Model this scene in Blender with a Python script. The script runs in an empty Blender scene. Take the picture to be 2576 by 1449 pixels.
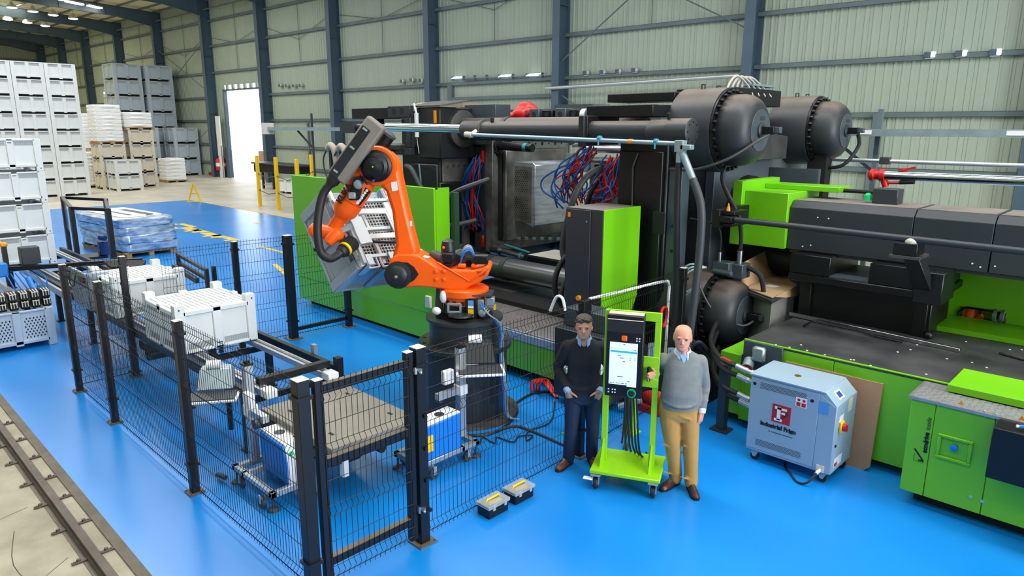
import bpy, bmesh, math, random
from mathutils import Vector, Matrix, Quaternion
V = Vector
sc = bpy.context.scene
COL = sc.collection
random.seed(7)
PI = math.pi

# ------------------------------------------------------------------ camera, world, lights, exposure
F, CX, CY, HC = 1746.0, 1288.0, 724.5, 3.6          # focal length in px, principal point, camera height in m
_vx = V((-560 - CX, 316 - CY, F)); _vy = V((3025 - CX, 331 - CY, F))
EX = -_vx.normalized()
EY = (_vy - _vy.dot(EX) * EX).normalized()
EZ = EX.cross(EY)
cam = bpy.data.cameras.new('camera'); cam_o = bpy.data.objects.new('camera', cam); COL.objects.link(cam_o)
cam.sensor_width = 36; cam.lens = F / 2576 * 36; cam.clip_start = .05; cam.clip_end = 400
_m = Matrix(((EX.x, -EX.y, -EX.z, 0), (EY.x, -EY.y, -EY.z, 0), (EZ.x, -EZ.y, -EZ.z, HC), (0, 0, 0, 1)))
cam_o.matrix_world = _m
sc.camera = cam_o

def ray(px, py):
    c = V((px - CX, py - CY, F)); return V((EX.dot(c), EY.dot(c), EZ.dot(c)))
def AZ(px, py, z=0.0):
    d = ray(px, py); t = (z - HC) / d.z; return V((d.x * t, d.y * t, z))
def AY(px, py, y):
    d = ray(px, py); t = y / d.y; return V((d.x * t, y, HC + d.z * t))
def AX(px, py, x):
    d = ray(px, py); t = x / d.x; return V((x, d.y * t, HC + d.z * t))

world = bpy.data.worlds.new('sky'); sc.world = world; world.use_nodes = True
world.node_tree.nodes['Background'].inputs['Color'].default_value = (.93, .97, 1, 1)
world.node_tree.nodes['Background'].inputs['Strength'].default_value = 4.0

def area(name, loc, sx, sy, power, col=(1, 1, 1), rot=(0, 0, 0)):
    l = bpy.data.lights.new(name, 'AREA'); l.shape = 'RECTANGLE'; l.size = sx; l.size_y = sy
    l.energy = power; l.color = col
    o = bpy.data.objects.new(name, l); o.location = loc; o.rotation_euler = rot; COL.objects.link(o); return o
# the hall's roof lights: long translucent bands above the working area
area('overhead_light', (-9, -2.0, 12.0), 40, 3.0, 1500, (1, .995, .98))
area('overhead_light', (-9, 7.0, 12.0), 40, 3.0, 3600, (1, .995, .98))
area('overhead_light', (-9, 15.0, 12.0), 40, 3.0, 1500, (1, .995, .98))
area('overhead_light', (-42, 7.0, 12.4), 16, 20, 3600, (1, .99, .96))  # added unseen panel that brightens the far crates
# daylight from the open gable doors at the near end of the hall
area('gable_daylight', (17.6, 6.0, 4.5), 20, 7.0, 5200, (.95, .98, 1), (0, math.radians(90), 0))
sc.view_settings.view_transform = 'Standard'; sc.view_settings.look = 'None'
sc.view_settings.gamma = 1; sc.view_settings.use_curve_mapping = False
sc.view_settings.exposure = -.22
try:
    sc.cycles.use_denoising = True
    sc.cycles.max_bounces = 6; sc.cycles.diffuse_bounces = 3; sc.cycles.glossy_bounces = 3
    sc.cycles.transparent_max_bounces = 6; sc.cycles.caustics_reflective = False; sc.cycles.caustics_refractive = False
    sc.cycles.sample_clamp_indirect = 6
except Exception:
    pass

# ------------------------------------------------------------------ materials
def lin(c):
    return tuple((x / 255 / 12.92) if x / 255 <= .04045 else ((x / 255 + .055) / 1.055) ** 2.4 for x in c)
_mats = {}
def mat(name, rgb, rough=.5, metal=0., var=.0, vscale=3., bump=0., bscale=60., rgb2=None, spec=.5, emit=0., alpha=1., stretch=None, coat=0.):
    if name in _mats: return _mats[name]
    m = bpy.data.materials.new(name); m.use_nodes = True
    nt = m.node_tree; b = nt.nodes['Principled BSDF']
    c = lin(rgb)
    b.inputs['Base Color'].default_value = (*c, 1); b.inputs['Roughness'].default_value = rough
    b.inputs['Metallic'].default_value = metal; b.inputs['Specular IOR Level'].default_value = spec
    if coat: b.inputs['Coat Weight'].default_value = coat; b.inputs['Coat Roughness'].default_value = .08
    if emit:
        b.inputs['Emission Color'].default_value = (*c, 1); b.inputs['Emission Strength'].default_value = emit
    if alpha < 1: b.inputs['Alpha'].default_value = alpha
    if var or rgb2 or bump:
        tc = nt.nodes.new('ShaderNodeTexCoord'); src = tc.outputs['Object']
        if stretch:
            mp = nt.nodes.new('ShaderNodeMapping'); mp.inputs['Scale'].default_value = stretch
            nt.links.new(src, mp.inputs['Vector']); src = mp.outputs['Vector']
    if var or rgb2:
        n = nt.nodes.new('ShaderNodeTexNoise'); n.inputs['Scale'].default_value = vscale; n.inputs['Detail'].default_value = 5
        nt.links.new(src, n.inputs['Vector'])
        r = nt.nodes.new('ShaderNodeValToRGB'); r.color_ramp.elements[0].position = .35; r.color_ramp.elements[1].position = .68
        c2 = lin(rgb2) if rgb2 else tuple(min(1, x * (1 + var)) for x in c)
        c1 = c if rgb2 else tuple(x * (1 - var) for x in c)
        r.color_ramp.elements[0].color = (*c1, 1); r.color_ramp.elements[1].color = (*c2, 1)
        nt.links.new(n.outputs['Fac'], r.inputs['Fac']); nt.links.new(r.outputs['Color'], b.inputs['Base Color'])
    if bump:
        n2 = nt.nodes.new('ShaderNodeTexNoise'); n2.inputs['Scale'].default_value = bscale; n2.inputs['Detail'].default_value = 3
        nt.links.new(src, n2.inputs['Vector'])
        bp = nt.nodes.new('ShaderNodeBump'); bp.inputs['Strength'].default_value = bump; bp.inputs['Distance'].default_value = .02
        nt.links.new(n2.outputs['Fac'], bp.inputs['Height']); nt.links.new(bp.outputs['Normal'], b.inputs['Normal'])
    _mats[name] = m
    return m
M = {}
M['concrete'] = mat('concrete', (176, 170, 155), .45, var=.12, vscale=.6, bump=.15, bscale=8, rgb2=(205, 198, 182))
M['slab'] = mat('slab_concrete', (146, 138, 118), .7, vscale=2.2, bump=.25, bscale=14, rgb2=(174, 166, 146))
M['blue_floor'] = mat('blue_epoxy', (16, 126, 212), .27, vscale=.5, bump=.06, bscale=4, rgb2=(20, 136, 222), spec=.55)
M['yellow_paint'] = mat('yellow_paint', (232, 190, 60), .5, var=.1, vscale=2)
M['cladding'] = mat('cladding_sheet', (160, 173, 156), .55, vscale=.35, rgb2=(166, 179, 163))
M['cladding_warm'] = mat('cladding_sheet_warm', (192, 192, 146), .55, vscale=.35, rgb2=(205, 203, 158))
M['roof'] = mat('roof_sheet', (236, 232, 204), .6, var=.06, vscale=.5)
M['steel_blue'] = mat('steel_paint', (72, 92, 110), .45, var=.08, vscale=1)
M['girt'] = mat('girt_paint', (96, 112, 116), .5, var=.1, vscale=1)
M['rust'] = mat('rail_steel', (98, 88, 78), .55, metal=.4, var=.2, vscale=4, bump=.2)
M['curb'] = mat('curb_steel', (104, 96, 82), .6, metal=.2, var=.2, vscale=5)
M['black'] = mat('black_paint', (15, 17, 20), .38, spec=.4)
M['matte_black'] = mat('matte_black', (13, 13, 14), .8)
M['wire'] = mat('wire_paint', (12, 13, 16), .5)
M['charcoal'] = mat('charcoal_paint', (46, 51, 57), .42, var=.08, vscale=1.2)
M['dark'] = mat('machine_dark', (30, 33, 37), .42, var=.12, vscale=1.5)
M['slate'] = mat('slate_paint', (66, 76, 84), .42, var=.1, vscale=1.5)
M['dusty'] = mat('dusty_dark', (50, 52, 55), .5, vscale=2.5, rgb2=(74, 72, 68))
M['green'] = mat('lime_paint', (112, 192, 16), .36, vscale=.8, rgb2=(117, 196, 20))
M['lime'] = mat('lime_cart_paint', (148, 212, 14), .4, var=.04, vscale=2)
M['orange'] = mat('robot_orange', (255, 96, 2), .36, var=.03, vscale=2)
M['chrome'] = mat('chrome', (215, 225, 230), .12, metal=1)
M['steel'] = mat('bare_steel', (165, 170, 172), .32, metal=1, var=.12, vscale=3)
M['mould_steel'] = mat('mould_steel', (214, 220, 230), .3, metal=.55, vscale=2.2, rgb2=(170, 182, 198), stretch=(1, 1, 8))
M['mould_dark'] = mat('mould_dark_steel', (112, 111, 110), .4, metal=.4, vscale=4, rgb2=(146, 142, 136))
M['galv'] = mat('galvanised', (160, 178, 186), .4, metal=.6, var=.1, vscale=6)
M['alu'] = mat('aluminium_profile', (196, 202, 206), .38, metal=.75)
M['plate'] = mat('tread_plate', (178, 172, 172), .36, metal=.7, var=.1, vscale=8)
M['deck'] = mat('deck_black', (40, 42, 44), .5, vscale=1.8, rgb2=(72, 73, 74), bump=.08, bscale=20)
M['white_plastic'] = mat('white_plastic', (222, 226, 226), .5, var=.03, vscale=3)
M['grey_plastic'] = mat('grey_plastic', (182, 196, 210), .45, var=.03, vscale=3)
M['held_plastic'] = mat('blue_grey_plastic', (150, 165, 178), .4, var=.04, vscale=3)
M['cream_plastic'] = mat('cream_plastic', (216, 208, 190), .55, var=.05, vscale=3)
M['vent'] = mat('vent_shadow', (166, 172, 174), .6)
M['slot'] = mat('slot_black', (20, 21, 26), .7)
M['white'] = mat('white_paint', (235, 236, 236), .45)
M['film'] = mat('white_film', (242, 244, 246), .3, var=.03, vscale=6, bump=.25, bscale=7)
M['silver_film'] = mat('silver_film', (214, 226, 236), .22, metal=.35, vscale=3.0, bump=.5, bscale=5, rgb2=(112, 142, 176), stretch=(1, 1, 4))
M['wood'] = mat('pallet_wood', (168, 132, 88), .7, var=.2, vscale=6)
M['cardboard'] = mat('cardboard', (196, 162, 126), .75, var=.05, vscale=3)
M['cardboard2'] = mat('cardboard_board', (170, 132, 102), .75, var=.05, vscale=3)
M['chiller'] = mat('chiller_paint', (150, 172, 190), .42, var=.03, vscale=2)
M['unit_blue'] = mat('unit_blue', (24, 122, 216), .4)
M['red'] = mat('red_paint', (200, 24, 22), .38)
M['red_dark'] = mat('red_logo', (176, 26, 38), .5)
M['red_hose'] = mat('red_hose', (228, 34, 26), .4)
M['blue_hose'] = mat('blue_hose', (28, 104, 196), .4)
M['teal'] = mat('teal_band', (70, 160, 176), .5)
M['rubber'] = mat('rubber', (24, 25, 27), .55)
M['rubber_grey'] = mat('grey_hose', (60, 62, 64), .5)
M['yellow'] = mat('yellow_plastic', (244, 196, 16), .4)
M['amber'] = mat('amber_plastic', (236, 152, 20), .35)
M['brass'] = mat('brass', (176, 132, 70), .35, metal=.8)
M['clear'] = mat('clear_lid', (188, 196, 200), .15, alpha=.55)
M['glass'] = mat('clear_pane', (190, 205, 210), .08, alpha=.3)
M['skin'] = mat('skin', (208, 152, 126), .5, var=.02, vscale=14)
M['skin2'] = mat('skin_ruddy', (216, 152, 128), .5, var=.02, vscale=14)
M['hair'] = mat('brown_hair', (70, 58, 48), .6, var=.25, vscale=40, bump=.4, bscale=90)
M['hair_grey'] = mat('grey_hair', (150, 142, 136), .6, var=.15, vscale=40)
M['navy'] = mat('navy_knit', (26, 28, 38), .85, var=.08, vscale=20, bump=.15, bscale=160)
M['grey_knit'] = mat('grey_knit', (122, 126, 126), .85, var=.07, vscale=16, bump=.15, bscale=160)
M['denim'] = mat('dark_denim', (20, 36, 66), .75, var=.2, vscale=5, bump=.1, bscale=120)
M['chino'] = mat('tan_chino', (182, 138, 72), .8, var=.08, vscale=6, bump=.08, bscale=100)
M['shirt'] = mat('light_blue_shirt', (140, 182, 226), .7)
M['shirt2'] = mat('white_shirt', (214, 222, 238), .7)
M['shoe'] = mat('brown_leather', (92, 54, 34), .32, var=.12, vscale=8)
M['shoe2'] = mat('dark_brown_leather', (68, 40, 32), .32, var=.12, vscale=8)
M['lip'] = mat('lip', (170, 98, 88), .5)
M['eye'] = mat('eye', (46, 36, 30), .3)
M['screen'] = mat('screen', (206, 232, 246), .3, emit=.75)
M['screen_teal'] = mat('screen_teal', (52, 160, 190), .3, emit=.6)
M['screen_green'] = mat('screen_green', (190, 224, 180), .3, emit=.7)
M['ink'] = mat('ink', (14, 14, 16), .6)
M['print_blue'] = mat('print_blue', (90, 150, 210), .5)
M['lamp_glow'] = mat('lamp_glow', (255, 248, 232), .4, emit=14)
M['white_glow'] = mat('white_glow', (226, 236, 255), .4, emit=2.0)
M['green_glow'] = mat('green_lens', (10, 170, 90), .3, emit=.4)
M['outside'] = mat('bright_yard', (225, 228, 232), .8, var=.05)

def dusty_top(name, rgb, dust, rough=.45):
    """paint with settled dust on the upward facing side"""
    m = mat(name, rgb, rough, var=.1, vscale=1.5); nt = m.node_tree; b = nt.nodes['Principled BSDF']
    base = b.inputs['Base Color'].links[0].from_socket
    g = nt.nodes.new('ShaderNodeNewGeometry'); sp_ = nt.nodes.new('ShaderNodeSeparateXYZ'); nt.links.new(g.outputs['Normal'], sp_.inputs[0])
    n = nt.nodes.new('ShaderNodeTexNoise'); n.inputs['Scale'].default_value = 2.5; n.inputs['Detail'].default_value = 4
    ad = nt.nodes.new('ShaderNodeMath'); ad.operation = 'MULTIPLY_ADD'; ad.inputs[1].default_value = .35
    nt.links.new(n.outputs['Fac'], ad.inputs[0]); nt.links.new(sp_.outputs['Z'], ad.inputs[2])
    mr = nt.nodes.new('ShaderNodeMapRange'); mr.inputs['From Min'].default_value = .62; mr.inputs['From Max'].default_value = 1.15; mr.inputs['To Max'].default_value = .8
    nt.links.new(ad.outputs[0], mr.inputs['Value'])
    mx = nt.nodes.new('ShaderNodeMix'); mx.data_type = 'RGBA'; nt.links.new(mr.outputs[0], mx.inputs['Factor'])
    nt.links.new(base, mx.inputs[6]); mx.inputs[7].default_value = (*lin(dust), 1); nt.links.new(mx.outputs[2], b.inputs['Base Color'])
    return m
M['cyl_dark'] = dusty_top('cylinder_paint', (44, 47, 51), (118, 104, 92))
M['bar_dark'] = dusty_top('bar_paint', (58, 59, 61), (124, 110, 98))
# ------------------------------------------------------------------ mesh builder
def frame(d):
    d = d.normalized(); a = V((0, 0, 1)) if abs(d.z) < .9 else V((1, 0, 0))
    u = d.cross(a).normalized(); return u, d.cross(u).normalized()
class MB:
    def __init__(s): s.v = []; s.f = []
    def add(s, vs, fs):
        k = len(s.v); s.v += [V(p) for p in vs]; s.f += [tuple(i + k for i in f) for f in fs]; return s
    def box(s, x0, x1, y0, y1, z0, z1):
        return s.add([(x0, y0, z0), (x1, y0, z0), (x1, y1, z0), (x0, y1, z0), (x0, y0, z1), (x1, y0, z1), (x1, y1, z1), (x0, y1, z1)],
                     [(0, 3, 2, 1), (4, 5, 6, 7), (0, 1, 5, 4), (1, 2, 6, 5), (2, 3, 7, 6), (3, 0, 4, 7)])
    def cb(s, c, dx, dy, dz): return s.box(c[0] - dx / 2, c[0] + dx / 2, c[1] - dy / 2, c[1] + dy / 2, c[2] - dz / 2, c[2] + dz / 2)
    def obox(s, c, a, b, d):
        """box about c with half-axis vectors a, b, d"""
        c, a, b, d = V(c), V(a), V(b), V(d)
        if a.cross(b).dot(d) < 0: a = -a
        return s.add([c - a - b - d, c + a - b - d, c + a + b - d, c - a + b - d, c - a - b + d, c + a - b + d, c + a + b + d, c - a + b + d],
                     [(0, 3, 2, 1), (4, 5, 6, 7), (0, 1, 5, 4), (1, 2, 6, 5), (2, 3, 7, 6), (3, 0, 4, 7)])
    def bar(s, p, q, w, h, up=(0, 0, 1)):
        p, q = V(p), V(q); d = q - p; up = V(up)
        if d.cross(up).length < 1e-6: up = V((1, 0, 0))
        a = d.cross(up).normalized(); b = a.cross(d).normalized()
        return s.obox((p + q) / 2, d / 2, a * w / 2, b * h / 2)
    def cyl(s, p, q, r, r2=None, n=16, cap=True):
        p, q = V(p), V(q); r2 = r if r2 is None else r2; u, w = frame(q - p)
        c = [(math.cos(2 * PI * i / n), math.sin(2 * PI * i / n)) for i in range(n)]
        vs = [p + (u * a + w * b) * r for a, b in c] + [q + (u * a + w * b) * r2 for a, b in c]
        fs = [(i, (i + 1) % n, n + (i + 1) % n, n + i) for i in range(n)]
        if cap: fs += [tuple(range(n))[::-1], tuple(range(n, 2 * n))]
        return s.add(vs, fs)
    def lathe(s, p, d, prof, n=32):
        """prof: (t along d, radius)"""
        p, d = V(p), V(d).normalized(); u, w = frame(d); vs = []; fs = []
        for t, r in prof:
            for i in range(n):
                a = 2 * PI * i / n; vs.append(p + d * t + (u * math.cos(a) + w * math.sin(a)) * max(r, 1e-4))
        for k in range(len(prof) - 1):
            for i in range(n):
                j = (i + 1) % n; fs.append((k * n + i, k * n + j, (k + 1) * n + j, (k + 1) * n + i))
        fs += [tuple(range(n))[::-1], tuple(range((len(prof) - 1) * n, len(prof) * n))]
        return s.add(vs, fs)
    def tube(s, pts, r, n=6, rad=None, cap=True):
        pts = [V(p) for p in pts]; m = len(pts); vs = []; fs = []; u = None
        for k, p in enumerate(pts):
            t = (pts[min(k + 1, m - 1)] - pts[max(k - 1, 0)])
            if t.length < 1e-9: t = V((0, 0, 1))
            t.normalize()
            if u is None: u, _ = frame(t)
            u = (u - t * u.dot(t))
            u = u.normalized() if u.length > 1e-6 else frame(t)[0]
            w = t.cross(u); rr = rad[k] if rad else r
            for i in range(n):
                a = 2 * PI * i / n; vs.append(p + (u * math.cos(a) + w * math.sin(a)) * rr)
        for k in range(m - 1):
            for i in range(n):
                j = (i + 1) % n; fs.append((k * n + i, k * n + j, (k + 1) * n + j, (k + 1) * n + i))
        if cap: fs += [tuple(range(n))[::-1], tuple(range((m - 1) * n, m * n))]
        return s.add(vs, fs)
    def prism(s, pts, ext):
        """polygon of 3D points extruded by vector ext"""
        pts = [V(p) for p in pts]; e = V(ext); n = len(pts)
        nr = V((0, 0, 0))
        for i in range(n): nr += pts[i].cross(pts[(i + 1) % n])
        if nr.dot(e) > 0: pts = pts[::-1]
        vs = pts + [p + e for p in pts]
        return s.add(vs, [tuple(range(n)), tuple(range(2 * n - 1, n - 1, -1))] + [(i, n + i, n + (i + 1) % n, (i + 1) % n) for i in range(n)])
    def ball(s, c, rx, ry=None, rz=None, nu=16, nv=10, ax=None):
        ry = rx if ry is None else ry; rz = rx if rz is None else rz; c = V(c)
        X, Y, Z = ax if ax else (V((1, 0, 0)), V((0, 1, 0)), V((0, 0, 1)))
        vs = []; fs = []
        for k in range(1, nv):
            t = PI * k / nv
            for i in range(nu):
                a = 2 * PI * i / nu
                vs.append(c + X * rx * math.sin(t) * math.cos(a) + Y * ry * math.sin(t) * math.sin(a) + Z * rz * math.cos(t))
        vs += [c + Z * rz, c - Z * rz]; T, B = len(vs) - 2, len(vs) - 1
        for k in range(nv - 2):
            for i in range(nu):
                j = (i + 1) % nu; fs.append((k * nu + i, (k + 1) * nu + i, (k + 1) * nu + j, k * nu + j))
        for i in range(nu):
            j = (i + 1) % nu; fs.append((T, i, j)); fs.append((B, (nv - 2) * nu + j, (nv - 2) * nu + i))
        return s.add(vs, fs)
    def loft(s, rings):
        """rings: list of lists of points, same length"""
        n = len(rings[0]); vs = [V(p) for r in rings for p in r]; fs = []
        for k in range(len(rings) - 1):
            for i in range(n):
                j = (i + 1) % n; fs.append((k * n + i, k * n + j, (k + 1) * n + j, (k + 1) * n + i))
        fs += [tuple(range(n))[::-1], tuple(range((len(rings) - 1) * n, len(rings) * n))]
        return s.add(vs, fs)
    def xf(s, m):
        s.v = [m @ p for p in s.v]; return s

def root_of(o):
    while o.parent is not None: o = o.parent
    return o
def put(name, mb, m, parent=None, bevel=0., label=None, kind=None, local=False, seg=1, extra=None):
    """link a MB as ONE mesh object; world coordinates unless local"""
    me = bpy.data.meshes.new(name)
    vs = mb.v
    if parent is not None and not local:
        im = root_of(parent).matrix_basis.inverted(); vs = [im @ p for p in vs]
    me.from_pydata([tuple(p) for p in vs], [], mb.f)
    ms = m if isinstance(m, (list, tuple)) else [m]
    for q in ms: me.materials.append(q)
    me.polygons.foreach_set('use_smooth', [True] * len(me.polygons))
    me.update()
    bm = bmesh.new(); bm.from_mesh(me); bmesh.ops.recalc_face_normals(bm, faces=bm.faces); bm.to_mesh(me); bm.free()
    me.set_sharp_from_angle(angle=math.radians(38))
    o = bpy.data.objects.new(name, me); COL.objects.link(o)
    if parent is not None: o.parent = parent
    if bevel:
        b = o.modifiers.new('bevel', 'BEVEL'); b.width = bevel; b.segments = seg; b.limit_method = 'ANGLE'; b.angle_limit = math.radians(40)
        b.harden_normals = False
    if label: o['label'] = label
    if kind: o['kind'] = kind
    return o
def thing(name, label, cat, loc=(0, 0, 0), rz=0., group=None):
    o = bpy.data.objects.new(name, None); COL.objects.link(o); o.empty_display_size = .2
    o.location = loc; o.rotation_euler = (0, 0, rz); o['label'] = label; o['category'] = cat
    o.matrix_basis = Matrix.LocRotScale(V(loc), Matrix.Rotation(rz, 3, 'Z').to_euler(), V((1, 1, 1)))
    if group: o['group'] = group
    return o
def tag(o, label, cat, group=None):
    o['label'] = label; o['category'] = cat
    if group: o['group'] = group
    return o
def struct(name, mb, m, parent=None, bevel=0.):
    o = put(name, mb, m, parent, bevel=bevel)
    if parent is None: o['kind'] = 'structure'
    return o
def same(o, name, parent, off):
    """a copy of a piece sharing its mesh, shifted by off inside its thing"""
    c = o.copy(); COL.objects.link(c); c.name = name; c.parent = parent; c.location = off; return c
def dup(root, loc, rz=0., label=None, group=None, scale=None, material=None, rx=0.):
    r = root.copy(); COL.objects.link(r); r.location = loc; r.rotation_euler = (rx, 0, rz)
    if scale: r.scale = scale
    if label: r['label'] = label
    if group: r['group'] = group
    def sub(a, b):
        for ch in list(a.children):
            c = ch.copy(); COL.objects.link(c); c.parent = b
            if material and c.type == 'MESH':
                for sl in c.material_slots:
                    old = sl.material
                    if old in material:
                        sl.link = 'OBJECT'; sl.material = material[old]
            sub(ch, c)
    sub(root, r); return r
def bez(*pts, n=10):
    """smooth curve through the points"""
    P = [V(p) for p in pts]; out = []
    for i in range(len(P) - 1):
        p0 = P[max(i - 1, 0)]; p1 = P[i]; p2 = P[i + 1]; p3 = P[min(i + 2, len(P) - 1)]
        for k in range(n):
            t = k / n
            out.append(.5 * ((2 * p1) + (p2 - p0) * t + (2 * p0 - 5 * p1 + 4 * p2 - p3) * t * t + (3 * p1 - p0 - 3 * p2 + p3) * t ** 3))
    return out + [P[-1]]
def words(name, text, size, org, right, up, m, parent, depth=.002, align='LEFT', shear=0., spacing=1., bold=0.):
    """flat lettering: org is the baseline start, right/up give its plane"""
    cu = bpy.data.curves.new('lettering', 'FONT'); cu.body = text; cu.size = size; cu.extrude = depth / 2; cu.align_x = align
    cu.shear = shear; cu.space_character = spacing; cu.offset = bold; cu.resolution_u = 3
    t = bpy.data.objects.new('tmp', cu); COL.objects.link(t)
    me = bpy.data.meshes.new_from_object(t.evaluated_get(bpy.context.evaluated_depsgraph_get()))
    bpy.data.objects.remove(t)
    r, u = V(right).normalized(), V(up).normalized(); nn = r.cross(u)
    mx = Matrix((( r.x, u.x, nn.x, org[0]), (r.y, u.y, nn.y, org[1]), (r.z, u.z, nn.z, org[2]), (0, 0, 0, 1)))
    if parent is not None: mx = root_of(parent).matrix_basis.inverted() @ mx
    me.transform(mx); me.materials.clear(); me.materials.append(m)
    o = bpy.data.objects.new(name, me); COL.objects.link(o); o.parent = parent
    return o
# ================================================================== the hall
A2 = math.radians(2)
W0 = V((-52, 22.8, 0)); WD = V((math.cos(A2), math.sin(A2), 0)); WN = V((math.sin(A2), -math.cos(A2), 0))
def WP(u, off=0., z=0.): return W0 + WD * u + WN * off + V((0, 0, z))
def wall_ray(px, py, off=0.):
    d = ray(px, py); t = (WN.dot(W0) - 0 + off) / WN.dot(d); p = d * t
    return (p - W0).dot(WD), HC + d.z * t
# ---- floor: concrete with a blue epoxy field, a concrete strip for the rail
def quad(mb, x0, x1, y0, y1): mb.add([(x0, y0, 0), (x1, y0, 0), (x1, y1, 0), (x0, y1, 0)], [(0, 1, 2, 3)])
fl = MB()
quad(fl, -36.4, 18, 1.55, 14.0)
quad(fl, -95, -36.4, 1.55, 14.0); quad(fl, -95, 18, 14.0, 27); quad(fl, -95, -36.4, -14, 1.55); 
quad(fl, -36.4, 18, -14, 1.55)
floor = put('floor', fl, [M['blue_floor'], M['concrete'], M['slab']], kind='structure')
for k, p in enumerate(floor.data.polygons): p.material_index = (0, 1, 1, 1, 2)[k]
t = MB(); t.box(-36.4, 18, 1.47, 1.56, -.02, .012)
struct('trim_1', t, M['curb'])
# fine cracks in the rail strip
for pts in ([(-10.5, .95), (-10.1, .9), (-9.2, 1.0), (-8.6, .82)], [(-8.9, 1.12), (-8.7, .8), (-8.75, .5)], [(-7.6, 1.1), (-7.45, .75), (-7.0, .55), (-6.9, .2)], [(-7.2, .92), (-6.6, .8), (-6.0, .88)], [(-6.4, 1.15), (-6.2, .9)]):
    put('crack', MB().tube(bez(*[(x, y, 0) for x, y in pts], n=4), .004, 4), M['curb'], floor)
for a, b in (((-36.4, 14.03), (-9.2, 14.03)), ((-36.45, 9.0), (-36.45, 14.0))):
    put('floor_line', MB().bar((*a, .002), (*b, .002), .1, .004), M['yellow_paint'], floor)
for a, b in (((655, 620), (716, 636)), ((690, 664), (724, 694)), ((640, 560), (655, 563))):
    put('floor_line', MB().bar(AZ(*a, .002), AZ(*b, .002), .12, .004), M['yellow_paint'], floor)
for px, py, dx, dy in ((383, 553, 1.0, .3), (412, 561, 1.1, .3), (450, 569, 1.3, .62), (485, 578, .9, .36), (503, 581, .9, .3), (532, 590, 1.0, .38), (552, 594, .7, .3), (582, 601, .9, .26)):
    c = AZ(px, py); mk = MB()
    if dy > .5:
        for s_ in (-1, 1): mk.box(c.x - dx / 2, c.x + dx / 2, c.y + s_ * dy / 2 - .11, c.y + s_ * dy / 2 + .11, 0, .004)
        for s_ in (-1, 1): mk.box(c.x + s_ * dx / 2 - .15, c.x + s_ * dx / 2 + .15, c.y - dy / 2 + .11, c.y + dy / 2 - .11, 0, .004)
    else:
        mk.box(c.x - dx / 2, c.x + dx / 2, c.y - dy / 2, c.y + dy / 2, 0, .004)
        mk.box(c.x + dx * .1, c.x + dx * .35, c.y - dy / 2 - .2, c.y - dy / 2, 0, .004)
    put('floor_marking', mk, M['yellow_paint'], floor)

# ---- long wall of upright cladding sheets
def sheet(z0, z1, w=1.0):
    prof = [(0, 0)]
    for k in range(4):
        c = (k + .5) * w / 4
        prof += [(c - .045, 0), (c - .02, -.022), (c + .02, -.022), (c + .045, 0)]
    prof += [(w - .012, 0), (w - .008, .012), (w - .002, .012), (w, 0)]
    n = len(prof); mb = MB()
    mb.add([(x, y, z0) for x, y in prof] + [(x, y, z1) for x, y in prof], [(i, i + 1, n + i + 1, n + i) for i in range(n - 1)])
    return mb
wall = bpy.data.objects.new('wall_back', None); COL.objects.link(wall); wall['kind'] = 'structure'
wall.location = W0; wall.rotation_euler = (0, 0, A2)
DU0, DU1, DZ = 1.0, 6.9, 6.15
wall_panels = []
p_full = put('panel', sheet(0, 12.6), M['cladding'], wall, local=True); p_full.location = (7, 0, 0)
p_short = put('panel', sheet(DZ + .4, 12.6), M['cladding'], wall, local=True); p_short.location = (1, 0, 0)
for u in range(-41, 72):
    if u in (1, 7): continue
    same(p_short if 1 <= u < 7 else p_full, 'panel', wall, (u, 0, 0))
cols_u = [-39.5, -32.6, -25.5, -17.2, -8.9, -.5, 7.35, 15.4, 23.8, 32.0, 40.4, 48.7, 57]
cm = MB()     # H-section column: flanges along the wall, web into the hall
cm.box(-.19, .19, -.72, -.69, 0, 12.4); cm.box(-.19, .19, -.04, -.01, 0, 12.4); cm.box(-.012, .012, -.69, -.04, 0, 12.4)
for z in (4.6, 8.6, 11.6): cm.box(-.18, .18, -.69, -.04, z, z + .02)
c0 = put('column', cm, M['steel_blue'], wall, local=True); c0.location = (cols_u[0], 0, 0)
for u in cols_u[1:]: same(c0, 'column', wall, (u, 0, 0))
girt_z = [1.0, 2.35, 4.06, 5.72, 7.45, 9.28, 11.0]
first = None
for a, b in zip(cols_u[:-1], cols_u[1:]):
    for z in girt_z:
        if z < 6 and a == -.5: continue
        g = MB(); L = b - a - .06
        g.box(0, L, -.16, -.145, -.07, .09); g.box(0, L, -.16, -.01, .075, .09); g.box(0, L, -.16, -.12, -.07, -.055)
        put('girt', g, M['girt'], wall, local=True).location = (a + .03, 0, z)
    # round tie tubes under the eave
    put('tie_tube', MB().cyl((a + .1, -.45, 11.75), (b - .1, -.45, 11.75), .05, n=8), M['girt'], wall, local=True)
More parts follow.
